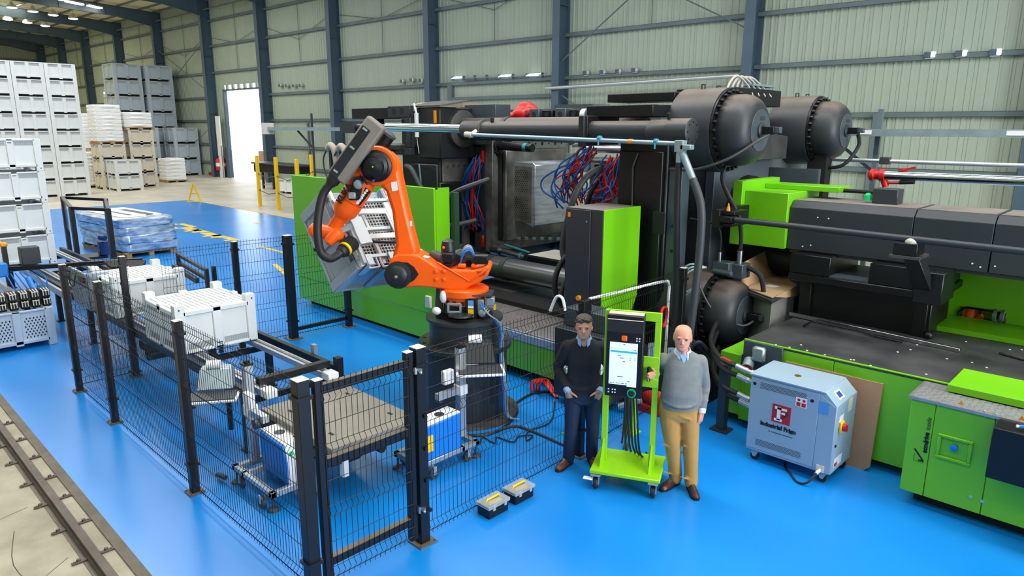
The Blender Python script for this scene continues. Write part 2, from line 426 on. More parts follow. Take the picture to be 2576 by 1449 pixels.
# sag rods and cross bracing
for k, (a, b) in enumerate(zip(cols_u[:-1], cols_u[1:])):
    mid = (a + b) / 2
    put('sag_rod', MB().cyl((mid, -.1, 7.45), (mid, -.1, 11.9), .018, n=5), M['girt'], wall, local=True)
    put('brace', MB().cyl((a + .2, -.12, 9.9), (mid, -.12, 9.28 if k % 2 else 8.9), .016, n=5), M['girt'], wall, local=True)
    put('brace', MB().cyl((b - .2, -.12, 10.1), (mid, -.12, 9.28 if k % 2 else 8.9), .016, n=5), M['girt'], wall, local=True)
for a, b in ((-8.9, -.5), (32.0, 40.4)):
    for p, q in (((a + .2, -.5, 6.2), (b - .2, -.5, 9.6)), ((a + .2, -.5, 9.6), (b - .2, -.5, 6.2))) if a < 0 else (((a + .2, -.5, 6.4), ((a + b) / 2, -.5, 9.0)), ((b - .2, -.5, 7.0), ((a + b) / 2, -.5, 9.0)), ((a + .2, -.5, 5.0), (a + 2.6, -.5, 3.6))):
        put('brace', MB().cyl(p, q, .028, n=6), M['girt'], wall, local=True)
    put('brace', MB().cyl((a + .2, -.5, .4), (b - .2, -.5, 3.6), .022, n=6), M['girt'], wall, local=True)
# secondary posts and rails of the window bay, the pipe along the girt
put('post', MB().box(24.75, 25.05, -.2, -.05, 0, 5.72), M['girt'], wall, local=True)
put('girt', MB().box(25.0, 31.8, -.18, -.05, 4.95, 5.1), M['girt'], wall, local=True)
put('pipe', MB().cyl((31.6, -.8, 5.28), (40.2, -.8, 5.42), .075, n=10), M['alu'], wall, local=True)
put('post', MB().box(44.5, 44.72, -.3, -.1, 0, 4.1), M['girt'], wall, local=True)
put('post', MB().box(11.8, 11.92, -.2, -.08, 0, 3.9), M['girt'], wall, local=True)
# rust streaks and light chips along the girt: small light fittings stand on it
NTH = ['first', 'second', 'third', 'fourth', 'fifth', 'sixth', 'seventh', 'eighth']
for n, (px, py) in enumerate(((2338, 135), (2417, 131), (2503, 128), (1475, 181), (1517, 179), (1556, 177), (1597, 174), (1012, 202), (1037, 199), (1060, 201), (705, 213), (722, 214), (740, 214), (757, 213))):
    u, z = wall_ray(px, py, .16)
    t = thing('floodlight', 'small %s, %s from the left' % ('lit floodlight on the girt right of the last blue column' if n < 3 else 'unlit floodlight on the girt above the two domed cylinders' if n < 7 else 'unlit floodlight on the girt above the black beam end' if n < 10 else 'unlit floodlight on the girt right of the bright doorway', NTH[n if n < 3 else n - 3 if n < 7 else n - 7 if n < 10 else n - 10]), 'lamp', WP(u, .14, z - .12), A2,
              ['lit floodlights on the girt', 'floodlights in the braced bay', 'floodlights above the beam end', 'floodlights by the doorway'][0 if n < 3 else 1 if n < 7 else 2 if n < 10 else 3])
    put('housing', MB().box(-.13, .05, -.1, .06, 0, .16), M['steel_blue'], t, local=True, bevel=.01)
    put('lens', MB().box(.05, .16, -.09, .05, .01, .17), M['white_glow'] if n < 3 else M['alu'], t, local=True, bevel=.01)
    put('bracket', MB().box(-.1, .14, -.06, .02, -.03, 0), M['alu'], t, local=True)
for k, px in enumerate((1140, 1168, 1196, 1226, 1258, 1292, 1328, 1366)):
    u, z = wall_ray(px, 195 - (px - 1140) * .038, .12)
    t = thing('louvre_window', 'tilted clear louvre in the strip above the red machine cover, %s from the left' % NTH[k], 'window', WP(u, .12, z - .16), A2, 'louvres of the window strip')
    put('pane', MB().obox((.36, -.05, .14), (.36, 0, 0), (0, .1, .05), (0, -.004, .008)), M['white_glow'] if k in (0, 4, 6) else M['glass'], t, local=True)  # a few panes glow: brightness put into their material
    put('frame', MB().box(-.02, .02, -.12, .04, 0, .22).box(0, .74, -.02, 0, 0, .05), M['girt'], t, local=True)
# ---- loading door: frame, track gap, sliding leaf and a bright yard outside
door = bpy.data.objects.new('door_1', None); COL.objects.link(door); door['kind'] = 'structure'
door.location = W0; door.rotation_euler = (0, 0, A2)
put('frame', MB().box(DU0 - .05, DU0 + .1, -.15, .1, 0, DZ + .1), M['steel_blue'], door, local=True)
put('frame', MB().box(DU1 - .1, DU1 + .05, -.15, .1, 0, DZ + .1), M['steel_blue'], door, local=True)
put('frame', MB().box(DU0 - .05, DU1 + .05, -.15, .1, DZ, DZ + .1), M['steel_blue'], door, local=True)
for k in range(7): put('track_tooth', MB().box(DU0 + .3 + k * .85, DU0 + .62 + k * .85, -.06, .06, DZ + .1, DZ + .4), M['cladding'], door, local=True)
put('door_leaf', MB().box(.15, .75, -.5, -.42, 0, 4.4), M['white'], door, local=True)
put('door_leaf', MB().box(.86, 1.3, -.3, -.22, 0, 2.2), M['steel_blue'], door, local=True)
put('hand_rail', MB().tube([(.95, -.6, 0), (.95, -.6, 2.3), (2.0, -.6, 2.3), (2.0, -.6, 0)], .03), M['steel_blue'], door, local=True)
y_ = MB(); y_.add([WP(-20, -.1, -.02), WP(30, -.1, -.02), WP(30, -40, -.02), WP(-20, -40, -.02)], [(0, 1, 2, 3)])
struct('floor_outside', y_, M['outside'])
# small second doorway far left
d2 = bpy.data.objects.new('door_2', None); COL.objects.link(d2); d2['kind'] = 'structure'; d2.location = W0; d2.rotation_euler = (0, 0, A2)
put('track', MB().box(-22.9, -17.6, -.16, -.05, 6.35, 6.5), M['white'], d2, local=True)
for k in range(6): put('track_tooth', MB().box(-22.7 + k * .85, -22.35 + k * .85, -.18, -.1, 6.6, 6.8), M['white_glow'], d2, local=True)  # glowing blocks stand in for daylight through the gaps
put('frame', MB().bar((-22.2, -.3, 6.2), (-21.9, -.3, 3.9), .12, .12).bar((-22.2, -.3, 6.2), (-22.6, -.3, 3.9), .08, .08), M['white'], d2, local=True)
# ---- end wall, the two walls out of view
ew = bpy.data.objects.new('wall_left', None); COL.objects.link(ew); ew['kind'] = 'structure'; ew.location = WP(-41.0, 0); ew.rotation_euler = (0, 0, A2 - PI / 2)
pw = put('panel', sheet(0, 14.5), M['cladding'], ew, local=True)
for k in range(1, 40): same(pw, 'panel', ew, (k, 0, 0))
for z in (4.06, 7.45, 10.6): put('girt', MB().box(0, 38, .05, .18, z - .08, z + .08), M['girt'], ew, local=True)
struct('wall_front', MB().box(-96, 18, -14.3, -14, 0, 14.4), M['cladding'])
struct('wall_right', MB().box(18, 18.3, -14, 26, 8.2, 14.4).box(18, 18.3, -14, -4, 0, 8.2).box(18, 18.3, 16, 26, 0, 8.2), M['cladding'])
# ---- roof: sheets on purlins on tapered rafters
RS = .05
def RZ(off): return 12.55 + RS * off
roof = bpy.data.objects.new('ceiling', None); COL.objects.link(roof); roof['kind'] = 'structure'; roof.location = W0; roof.rotation_euler = (0, 0, A2)
k = 0
for u in range(-41, 72, 3):
    rp = MB(); rp.prism([(u, .1, 12.55), (u, -38, RZ(38)), (u, -38, RZ(38) + .08), (u, .1, 12.63)], (2.98, 0, 0))
    put('roof_panel', rp, M['roof'], roof, local=True)
rm = MB()
def ibeam(off0, off1, d0, d1):
    for z_, h in ((0, .025), (None, .025)):
        pass
    a0, a1 = RZ(off0) - .14, RZ(off1) - .14
    rm.prism([(-.1, -off0, a0), (-.1, -off1, a1), (-.1, -off1, a1 - .025), (-.1, -off0, a0 - .025)], (.2, 0, 0))
    rm.prism([(-.1, -off0, a0 - d0), (-.1, -off1, a1 - d1), (-.1, -off1, a1 - d1 - .025), (-.1, -off0, a0 - d0 - .025)], (.2, 0, 0))
    rm.prism([(-.01, -off0, a0), (-.01, -off1, a1), (-.01, -off1, a1 - d1), (-.01, -off0, a0 - d0)], (.02, 0, 0))
ibeam(.02, 3.2, 1.15, .72); ibeam(3.2, 38, .72, .9)
for off in range(4, 38, 3): rm.box(-.09, .09, -off - .01, -off + .01, RZ(off) - .88, RZ(off) - .14)
r0 = put('rafter', rm, M['steel_blue'], roof, local=True); r0.location = (cols_u[0], 0, 0)
for u in cols_u[1:]: same(r0, 'rafter', roof, (u, 0, 0))
for off in [.3] + [1.4 + 1.55 * i for i in range(23)]:
    put('purlin', MB().box(-41, 71, -off - .03, -off + .03, RZ(off) - .14, RZ(off) - .01), M['girt'], roof, local=True)
# lamps under the roof at the far end
def roof_ray(px, py, drop):
    d = ray(px, py)
    # plane z = 12.55 + RS*off - drop, off = WN.(p - W0)
    a = d.z - RS * WN.dot(d); b = 12.55 - RS * WN.dot(W0) - drop - HC
    return d * (b / a) + V((0, 0, HC))
lamp_px = [(30, 19), (83, 29), (134, 38), (184, 47), (20, 49), (69, 57), (114, 65)]
for k, (px, py) in enumerate(lamp_px):
    p = roof_ray(px, py, .9)
    t = thing('high_bay_lamp', 'round glowing high bay lamp under the far roof, %s row, %s from the left' % (('nearer', NTH[k]) if k < 4 else ('farther', NTH[k - 4])), 'lamp', p, 0, 'high bay lamps under the far roof')
    put('reflector', MB().lathe((0, 0, 0), (0, 0, 1), [(0, .36), (.12, .32), (.26, .14), (.4, .1)], 16), M['alu'], t, local=True)
    put('lens', MB().lathe((0, 0, -.05), (0, 0, 1), [(0, .25), (.045, .34)], 16), M['lamp_glow'], t, local=True)
    put('hanger', MB().cyl((0, 0, .4), (0, 0, .85), .02, n=6), M['alu'], t, local=True)
for k, (a, b, lab) in enumerate((((166, 3), (208, 12), 'first of the two from the left'), ((222, 14), (254, 21), 'second of the two from the left'), ((142, -5), (160, 1), 'cut by the top edge of the photo'))):
    p, q = roof_ray(*a, .55), roof_ray(*b, .55)
    t = thing('strip_lamp', 'bright long strip lamp fixed under the roof, ' + lab, 'lamp', p)
    put('tube', MB().bar(p, q, .34, .08), M['lamp_glow'], t)
    put('housing', MB().bar(p + V((0, 0, .08)), q + V((0, 0, .08)), .44, .08), M['alu'], t)
area('far_hall_light', (-70, 8, 12.9), 5, 22, 3800, (1, .92, .66))
area('far_hall_light', (-70, -6, 13.4), 30, 3, 2500, (1, .92, .66))
for f in (.3,): pass
# ---- cable tray, pipes along the wall
t = thing('cable_tray', 'galvanised cable tray on bracket posts running in front of the wall', 'cable tray', (-26, 13, 0))
put('tray', MB().box(-25.4, 3, 12.9, 13.1, 3.52, 3.55).box(-25.4, 3, 12.88, 12.9, 3.5, 3.62).box(-25.4, 3, 13.1, 13.12, 3.5, 3.62), M['galv'], t)
put('end_plate', MB().box(-25.75, -25.38, 12.82, 13.15, 3.36, 3.78), M['cream_plastic'], t)
for px in (784, 2204):
    x = AY(px, 360, 13.1).x
    if x < -10: put('post', MB().box(x - .035, x + .035, 13.13, 13.18, 0, 4.1), M['charcoal'], t)
    else: put('post', MB().box(x - .04, x + .04, 13.13, 13.2, 0, 3.95), M['girt'], t)
    put('brace', MB().bar((x - .02, 13.16, 2.9), (x - .75, 13.0, 3.5), .05, .05), M['charcoal'], t)
for px in (2170, 2552):
    p = AY(px, 360, 12.87)
    put('sticker', MB().box(p.x - .12, p.x + .12, 12.872, 12.88, 3.53, 3.6), M['white'], t)
t = thing('water_pipe', 'thin silver pipe along the wall below the cable tray', 'pipe', (-4, 12.6, 3.2))
a, b = AY(2056, 400, 12.6), AY(2576, 417, 12.6)
put('pipe', MB().cyl(a, b + (b - a) * .6, .035, n=10), M['alu'], t)
put('clamp', MB().cb(AY(2227, 404, 12.6), .16, .1, .12), M['rubber_grey'], t, bevel=.01)
t = thing('valve_pipe', 'thick shiny pipe with red valve end and red handle before the wall', 'pipe', (-3.5, 12.2, 2.9))
a, b = AY(2223, 441, 12.2), AY(2576, 455, 12.2)
put('pipe', MB().cyl(a, b + (b - a) * .6, .075, n=14), M['chrome'], t)
put('valve_body', MB().lathe(a + V((-.22, 0, .0)), (1, 0, 0), [(0, .07), (.03, .1), (.08, .1), (.1, .075), (.16, .075), (.17, .1), (.24, .1)], 14), M['red'], t)
h = a + V((.05, 0, -.12))
put('handle', MB().cyl(a + V((0, 0, -.05)), h + V((0, 0, -.06)), .05, n=10).cyl(h, h + V((.36, -.06, .03)), .022, n=8), M['red'], t)
put('grip', MB().cyl(h + V((.2, -.03, .02)), h + V((.42, -.07, .04)), .03, n=8), M['matte_black'], t)
p = AY(2260, 426, 12.2)
put('handle', MB().bar(p, p + V((.12, 0, -.02)), .05, .03).bar(p + V((.1, 0, 0)), p + V((.24, 0, .04)), .03, .03), M['red'], t)
t = thing('junction_box', 'dark grey control box standing on the injection cover with a green lamp', 'control box', V((-2.9, 9.95, 2.664)))
a, b = AY(2196, 478, 9.85), AY(2257, 503, 9.85)
put('box', MB().box(a.x, b.x, 9.85, 10.1, 2.664, 2.86), M['charcoal'], t, bevel=.008)
p = AY(2184, 494, 9.9)
put('green_lamp', MB().cyl(p - V((0, 0, .05)), p, .05, n=12).ball(p, .05, nu=10, nv=6), M['green_glow'], t)
# ================================================================== crates
CW, CD, CH = 1.16, 1.06, .65       # along x, along y, height
def crate_body(full=True):
    b = MB(); x, y = CW / 2, CD / 2; w = .024
    b.box(-x + .03, x - .03, -y + .03, y - .03, .09, .115)
    # recessed wall sheets
    b.box(-x + .03, -x + .03 + w, -y + .03, y - .03, .1, CH - .01); b.box(x - .03 - w, x - .03, -y + .03, y - .03, .1, CH - .01)
    b.box(-x + .03, x - .03, -y + .03, -y + .03 + w, .1, CH - .01); b.box(-x + .03, x - .03, y - .03 - w, y - .03, .1, CH - .01)
    # corner posts run down into the feet, middle ribs, rim and sill
    for sx in (-1, 1):
        for sy in (-1, 1):
            cx, cy = sx * (x - .065), sy * (y - .065)
            b.prism([(cx - .065, cy - .065, 0), (cx + .065, cy - .065, 0), (cx + .065, cy + .065, 0), (cx - .065, cy + .065, 0)], (0, 0, CH))
    for sx in (-1, 1):
        b.box(sx * (x - .015) - .015, sx * (x - .015) + .015, -.055, .055, .09, CH)
        b.box(sx * (x - .02) - .02, sx * (x - .02) + .02, -y + .1, y - .1, .09, .15)
        b.box(sx * (x - .02) - .02, sx * (x - .02) + .02, -y + .1, y - .1, CH - .035, CH)
        b.box(sx * (x - .04) - .04, sx * (x - .04) + .04, -.055, .055, .06, .1)
    for sy in (-1, 1):
        b.box(-.055, .055, sy * (y - .015) - .015, sy * (y - .015) + .015, .09, CH)
        b.box(-x + .1, x - .1, sy * (y - .02) - .02, sy * (y - .02) + .02, .09, .15)
        b.box(-x + .1, x - .1, sy * (y - .02) - .02, sy * (y - .02) + .02, CH - .035, CH)
        b.box(-.055, .055, sy * (y - .04) - .04, sy * (y - .04) + .04, .06, .1)
    return b
def crate_vents(side):
    """a strip of upright slots under the rim on both halves of one side"""
    b = MB(); x, y = CW / 2, CD / 2
    L = (y if side < 2 else x)
    for h in (-1, 1):
        for k in range(11):
            c = h * (.075 + (L - .2) * (k + .5) / 11); z0, z1 = CH - .125, CH - .045
            if side == 0: b.box(x - .03, x - .024, c - .013, c + .013, z0, z1)
            if side == 1: b.box(-x + .024, -x + .03, c - .013, c + .013, z0, z1)
            if side == 2: b.box(c - .015, c + .015, -y + .024, -y + .03, z0, z1)
            if side == 3: b.box(c - .015, c + .015, y - .03, y - .024, z0, z1)
    return b
def crate_ribs():
    b = MB()
    for k in range(15):
        yy = -.46 + k * .92 / 14; b.box(-CW / 2 + .09, CW / 2 - .09, yy - .011, yy + .011, .078, .09)
    for k in range(5):
        xx = -.44 + k * .22; b.box(xx - .01, xx + .01, -.46, .46, .082, .09)
    return b
def make_crate(near=True, m='white_plastic'):
    t = thing('pallet_crate', 'crate', 'crate')
    put('body', crate_body(), M[m], t, bevel=.008 if near else 0, local=True)
    if near:
        put('base_ribs', crate_ribs(), M[m], t, local=True, kind='stuff')
        for s_ in range(4): put('vent_strip', crate_vents(s_), M['vent'], t, local=True, kind='stuff')
        put('catch', MB().box(CW / 2 - .002, CW / 2 + .004, -.035, .035, CH - .08, CH - .066), M['charcoal'], t, local=True)
        for sy in (-1, 1): put('plug', MB().cyl((CW / 2 - .005, sy * (CD / 2 - .05), .06), (CW / 2 + .003, sy * (CD / 2 - .05), .06), .012, n=8), M['charcoal'], t, local=True)
    else:
        v = MB()
        for h in (-1, 1):
            v.box(CW / 2 - .03, CW / 2 - .024, h * .265 - .19, h * .265 + .19, CH - .13, CH - .045)
            v.box(h * .29 - .21, h * .29 + .21, -CD / 2 + .024, -CD / 2 + .03, CH - .13, CH - .045)
        put('vent_strip', v, M['vent'], t, local=True, kind='stuff')
        put('base_plate', MB().box(-CW / 2 + .14, CW / 2 - .14, -CD / 2 + .14, CD / 2 - .14, .012, .088), M['slot'], t, local=True)  # black block standing in for the shade between the feet
    return t
ORD = ['bottom', 'second', 'third', 'fourth', 'fifth', 'sixth', 'seventh', 'top']
# two crates upside down on the conveyor
cr1 = make_crate(True); cr1.location = (-9.5, 3.64, 1.4); cr1.rotation_euler = (PI, 0, 0)
cr1['label'] = 'white crate upside down at the front of the conveyor, nearest the gate'; cr1['group'] = 'crates on the fenced conveyor'
dup(cr1, (-11.98, 3.66, 1.4), 0, 'white crate upside down on the conveyor behind the front one, beside the fence posts', 'crates on the fenced conveyor', rx=PI)
# four crates stacked at the far end of the conveyor
for k in range(4):
    dup(cr1, (-17.65, 3.17, .752 + .652 * k), 0, 'large white crate, %s in the near left stack of four on the conveyor' % ['bottom one', 'second from bottom', 'second from top', 'topmost'][k], 'crates stacked on the conveyor')
# tall white stack in the hall
far = make_crate(False); S = 1.33; pit = .848
first = True
for c in range(3):
    for k in range(8):
        lab = 'white crate in the tall left stack, %s column, %s' % (['right', 'middle', 'left'][c], ('%s tier from the floor' % ORD[k]) if 0 < k < 7 else ['bottom tier', '', '', '', '', '', '', 'top tier'][k])
        loc = (-43.62, 10.62 - 1.43 * c, pit * k); s_ = (S, S, pit / CH)
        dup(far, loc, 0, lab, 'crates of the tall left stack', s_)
GB = {M['white_plastic']: M['grey_plastic']}; CR = {M['white_plastic']: M['cream_plastic']}
# blue grey stacks in front of the wall
def stack(prefix, locs, n, s_, pitch, mm, group, a=A2):
    for c, (x, y) in enumerate(locs):
        for k in range(n):
            side = ['right', 'left'][c] if len(locs) == 2 else ['right', 'middle', 'left'][c]
            tier = 'top' if k == n - 1 else ORD[k]
            if n == 1: tier = 'single'
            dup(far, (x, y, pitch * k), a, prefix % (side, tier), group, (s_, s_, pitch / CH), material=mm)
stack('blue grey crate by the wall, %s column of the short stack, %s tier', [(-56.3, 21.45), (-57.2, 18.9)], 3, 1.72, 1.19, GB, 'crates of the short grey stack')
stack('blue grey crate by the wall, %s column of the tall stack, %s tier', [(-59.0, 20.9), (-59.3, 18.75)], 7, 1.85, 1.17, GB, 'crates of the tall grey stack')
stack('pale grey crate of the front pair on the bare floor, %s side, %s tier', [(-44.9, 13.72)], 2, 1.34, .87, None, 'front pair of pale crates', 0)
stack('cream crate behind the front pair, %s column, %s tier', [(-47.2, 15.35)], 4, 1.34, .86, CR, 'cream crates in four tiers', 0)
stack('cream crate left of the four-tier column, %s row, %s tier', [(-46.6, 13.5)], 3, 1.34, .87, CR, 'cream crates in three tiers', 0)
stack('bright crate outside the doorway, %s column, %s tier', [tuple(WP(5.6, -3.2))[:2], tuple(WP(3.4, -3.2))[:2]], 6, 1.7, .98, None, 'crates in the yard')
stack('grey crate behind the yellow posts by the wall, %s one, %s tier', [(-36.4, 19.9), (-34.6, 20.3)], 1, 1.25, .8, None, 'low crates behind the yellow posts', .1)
for o in [far] + list(far.children): bpy.data.objects.remove(o)
# pallets of bags
def bag_pallet(name, label, loc, layers, w, d, h, mm='film', rz=0., pallet=True, group='wrapped bag pallets'):
    t = thing(name, label, 'pallet', loc, rz, group)
    if pallet:
        p = MB()
        for yy in (-d / 2 + .08, 0, d / 2 - .08): p.box(-w / 2, w / 2, yy - .06, yy + .06, 0, .1)
        p.box(-w / 2, w / 2, -d / 2, d / 2, .1, .14)
        put('pallet', p, M['wood'], t, local=True)
    for k in range(layers):
        b = MB(); j = random.uniform(-.03, .03); z0 = .14 + k * h
        for ix in (-1, 1):
            b.ball((ix * w / 4 + j, random.uniform(-.03, .03), z0 + h / 2), w / 4 + .02, d / 2 + .02, h * .62, 12, 6)
        b.box(-w / 2 + .05, w / 2 - .05, -d / 2 + .05, d / 2 - .05, z0, z0 + h)
        put('bag_layer', b, M[mm], t, local=True, bevel=.03)
    return t
bag_pallet('bag_pallet', 'white bag pallet standing on the cream crates, ten layers high', (-46.6, 13.5, 2.62), 10, 1.5, 1.5, .21, pallet=True)
bag_pallet('bag_pallet', 'low white bag pallet on top of the four-tier crate column', (-47.2, 15.3, 3.45), 4, 1.5, 1.7, .22)
bag_pallet('bag_pallet', 'tall white bag pallet behind, between the tall white stack and the cream crates', (-49.6, 13.6, 2.16), 10, 1.6, 1.5, .21)
bag_pallet('bag_pallet', 'wrapped grey bag pallet on the floor beside the tall white stack', (-48.6, 13.1, 0), 9, 1.5, 1.5, .22)
bag_pallet('bag_pallet', 'white bag pallet on the floor right of the cream crates', (-49.5, 18.1, 0), 6, 1.3, 1.4, .24)
bag_pallet('bag_pallet', 'cream bag pallet high at the back behind the white bags', (-54.5, 15.9, 0), 17, 1.8, 3.2, .236, 'cream_plastic')
for q in range(3):
    pass
# silver wrapped pallet
t = thing('wrapped_pallet', 'silver film wrapped pallet of sheets on the blue floor behind the conveyor', 'pallet', (-22.7, 6.8, 0), .1)
p = MB()
for yy in (-.62, 0, .62): p.box(-1.5, 1.5, yy - .07, yy + .07, 0, .1)
for xx in (-1.4, -.7, 0, .7, 1.4): p.box(xx - .08, xx + .08, -.72, .72, .1, .15)
put('pallet', p, M['wood'], t, local=True)
for k in range(4):
    b = MB(); rr = []
    for z, g in ((0, -.02), (.03, .0), (.2, .01), (.23, -.02)):
        ring = []
        for i in range(40):
            a = 2 * PI * i / 40; cx, sy = math.cos(a), math.sin(a)
            X_ = 1.55 * math.copysign(abs(cx) ** .16, cx); Y_ = .78 * math.copysign(abs(sy) ** .16, sy)
            n_ = random.uniform(-.025, .025)
            ring.append((X_ * (1 + g * .3) + n_ + .03 * (k % 2), Y_ * (1 + g) + n_ - .04 * k + .06, .16 + k * .235 + z))
        rr.append(ring)
    b.loft(rr); put('sheet_bundle', b, M['silver_film'], t, local=True)
b = MB(); b.box(-1.3, 1.2, -.55, .55, 1.08, 1.14); put('top_sheet', b, M['film'], t, local=True, bevel=.04)
put('band', MB().box(-1.0, 1.0, -.3, -.22, 1.14, 1.15).box(-.6, 1.2, .1, .3, 1.14, 1.15), M['slate'], t, local=True)
# crate with clips at the left edge
t = thing('pallet_crate', 'perforated grey crate standing on the blue floor at the left edge', 'crate', (-14.0, 2.22, 0))
put('body', crate_body(), M['grey_plastic'], t, bevel=.008, local=True)
pf = MB()
for h in (-1, 1):
    for i in range(7):
        for j in range(8):
            yy = h * .265 - .15 + i * .05 + (.025 if j % 2 else 0); zz = .19 + j * .045
            pf.box(CW / 2 - .03, CW / 2 - .0275, yy - .009, yy + .009, zz - .014, zz + .014)
put('perforation', pf, M['slot'], t, kind='stuff', local=True)
for r_ in range(2):
    for k in range(6):
        y = 2.70 - k * .155; z = CH + .012 + r_ * .145
        c = thing('clip_block', 'black pronged clip block, %s row on the perforated crate, %s' % (['lower', 'upper'][r_], ['at the right end', 'second from right', 'third from right', 'fourth from right', 'fifth from right', 'sixth from right'][k]), 'clip', (-13.58, y, z), 0, 'clip blocks on the crate')
        put('block', MB().box(-.28, .05, -.062, .062, -.012, .125), M['black'], c, local=True, bevel=.02, seg=2)
        for s_ in (-1, 0, 1):
            put('prong', MB().bar((.055, s_ * .04, .03), (.055, s_ * .04, .115), .012, .012).bar((.055, s_ * .04, .115), (-.1, s_ * .04, .132), .012, .012), M['cream_plastic'], c, local=True)
        put('cross_bar', MB().bar((.058, -.05, .11), (.058, .05, .11), .012, .012), M['cream_plastic'], c, local=True)

# ================================================================== rail in the concrete strip
t = thing('crane_rail', 'steel rail clipped to the concrete strip along the blue floor', 'rail', (-8, 1.3, 0))
put('rail', MB().box(-24, 2, 1.275, 1.335, .045, .075).box(-24, 2, 1.297, 1.313, .015, .045).box(-24, 2, 1.255, 1.355, .005, .018), M['rust'], t)
put('bed_plate', MB().box(-24, 2, 1.22, 1.26, .0, .005).box(-24, 2, 1.35, 1.37, 0, .005), M['curb'], t)
for px, py in ((20, 1065), (45, 1108), (82, 1152), (122, 1202), (162, 1250), (214, 1311), (270, 1384), (0, 1125), (24, 1168), (60, 1222), (97, 1275), (142, 1340), (200, 1413), (-20, 1080)):
    c = AZ(px, py, .012); s_ = 1 if c.y > 1.3 else -1
    y0, y1 = (1.355, 1.47) if s_ > 0 else (1.14, 1.255)
    q = put('clip', MB().box(c.x - .018, c.x + .018, y0, y1, .006, .02), M['rust'], t, bevel=.004)
    ym = (y0 + y1) / 2
    put('bolt', MB().cyl((c.x, ym - .005, .02), (c.x, ym - .005, .04), .016, n=6).cyl((c.x, ym + .035 * s_, .02), (c.x, ym + .035 * s_, .026), .01, n=6), M['rust'], q)

# ================================================================== fence
def post(x, y, h=1.8, w=.08, label='', group='fence posts', cap=None):
    t = thing('fence_post', label, 'post', (x, y, 0), 0, group)
    put('post', MB().box(-w / 2, w / 2, -w / 2, w / 2, .01, h), M['black'], t, local=True, bevel=.004)
    put('base_plate', MB().box(-w * .95, w * .95, -w * .95, w * .95, 0, .014), M['curb'], t, local=True)
    put('cap', MB().box(-w / 2, w / 2, -w / 2, w / 2, h, h + .006), M[cap or 'cream_plastic'], t, local=True)
    bl = MB()
    for sx in (-1, 1):
        for sy in (-1, 1): bl.cyl((sx * w * .75, sy * w * .75, .014), (sx * w * .75, sy * w * .75, .026), .009, n=6)
    put('bolt', bl, M['rust'], t, local=True)
    for z in (1.66, .3): put('clamp', MB().box(-w / 2 - .015, w / 2 + .015, -w / 2 - .015, w / 2 + .015, z, z + .03), M['black'], t, local=True)
    return t
def mesh_wires(p, q, z0=.07, z1=1.79, out=(0, 0, 0), r=.0027, which=0):
    p, q, out = V(p), V(q), V(out); L = (q - p).length; d = (q - p) / L; mb = MB()
    bends = [z0 + .05, z0 + .58, z0 + 1.1, z1 - .1]; path = [(z0 - .03, 0)]
    for b in bends: path += [(b - .045, 0), (b, .032), (b + .045, 0)]
    path += [(z1 + .03, 0)]
    n = max(2, round(L / .05))
    for i in range(n + 1 if which == 0 else 0):
        o = p + d * (L * i / n)
        mb.tube([o + out * k + V((0, 0, z)) for z, k in path], r, 3, cap=False)
    zs = [b + s * .045 for b in bends for s in (-1, 1)] + [z0, z1] + [(bends[i] + bends[i + 1]) / 2 for i in range(3)]
    for z in zs if which else []:
        mb.tube([p + V((0, 0, z)), q + V((0, 0, z))], r * 1.15, 4)
    return mb
def fence(p, q, label, out, posts=(), z1=1.79):
    p, q = V((*p, 0)), V((*q, 0))
    t = thing('mesh_fence', label, 'fence', (p + q) / 2, 0, 'mesh fence panels')
    put('upright_wires', mesh_wires(p, q, out=out, z1=z1), M['wire'], t, kind='stuff')
    put('cross_wires', mesh_wires(p, q, out=out, z1=z1, which=1), M['wire'], t, kind='stuff')
    return t
YF, XG, XL = 2.36, -4.42, -10.8
post(-10.68, YF, label='first black fence post at the far left corner of the cage')
post(-9.18, YF, label='second black fence post along the left fence line, left of the clip conveyor crate')
post(-6.74, YF, label='third black fence post along the left fence line, in front of the front crate')
post(XG - .02, YF, 1.81, .1, 'thick black corner post of the cage, left of the gate')
post(XG, 3.43, 1.82, .1, 'thick black post at the latch side of the gate')
post(-10.78, 3.12, label='black fence post behind the left fence line, beside the second crate')
post(-10.95, 4.84, label='black fence post behind the conveyor, standing against the blue floor')
post(-10.86, 5.72, 1.82, .13, 'thick black fence post below the held crate, left one')
post(-10.82, 6.82, 1.82, .1, 'black fence post by the green guard, right of the thick post')
post(-4.47, 5.72, label='black fence post behind the man in the navy sweater', cap='black')
post(-4.62, 8.02, 1.82, label='black fence post before the black platen, above the bald man')
fence((-10.62, YF), (-9.24, YF), 'mesh fence panel at the far end of the left line, between first and second post', (0, -1, 0))
fence((-9.12, YF), (-6.8, YF), 'mesh fence panel in the middle of the left line, before the crates', (0, -1, 0))
fence((-6.68, YF), (-4.5, YF), 'mesh fence panel of the left line next to the gate corner', (0, -1, 0))
fence((-10.78, 3.18), (-10.76, 2.42), 'short mesh fence panel across the conveyor side at the far end', (-1, 0, 0))
fence((-10.95, 3.7), (-10.95, 4.78), 'mesh fence panel behind the crates, left of the slim post', (-1, 0, 0))
fence((-10.95, 4.9), (-10.9, 5.65), 'mesh fence panel behind the crates, right of the slim post', (-1, 0, 0))
fence((-10.86, 5.8), (-10.84, 6.76), 'mesh fence panel below the held crate', (-1, 0, 0))
put('rail', MB().box(-10.89, -10.83, 5.79, 6.77, .13, .19), M['black'], [o for o in COL.objects if o.get('label') == 'mesh fence panel below the held crate'][0])
fence((XG, 3.5), (-4.46, 5.72), 'long mesh fence panel from the gate to the man in navy', (1, 0, 0))
fence((-4.48, 5.85), (-4.62, 7.96), 'mesh fence panel behind the operator stand', (1, 0, 0))
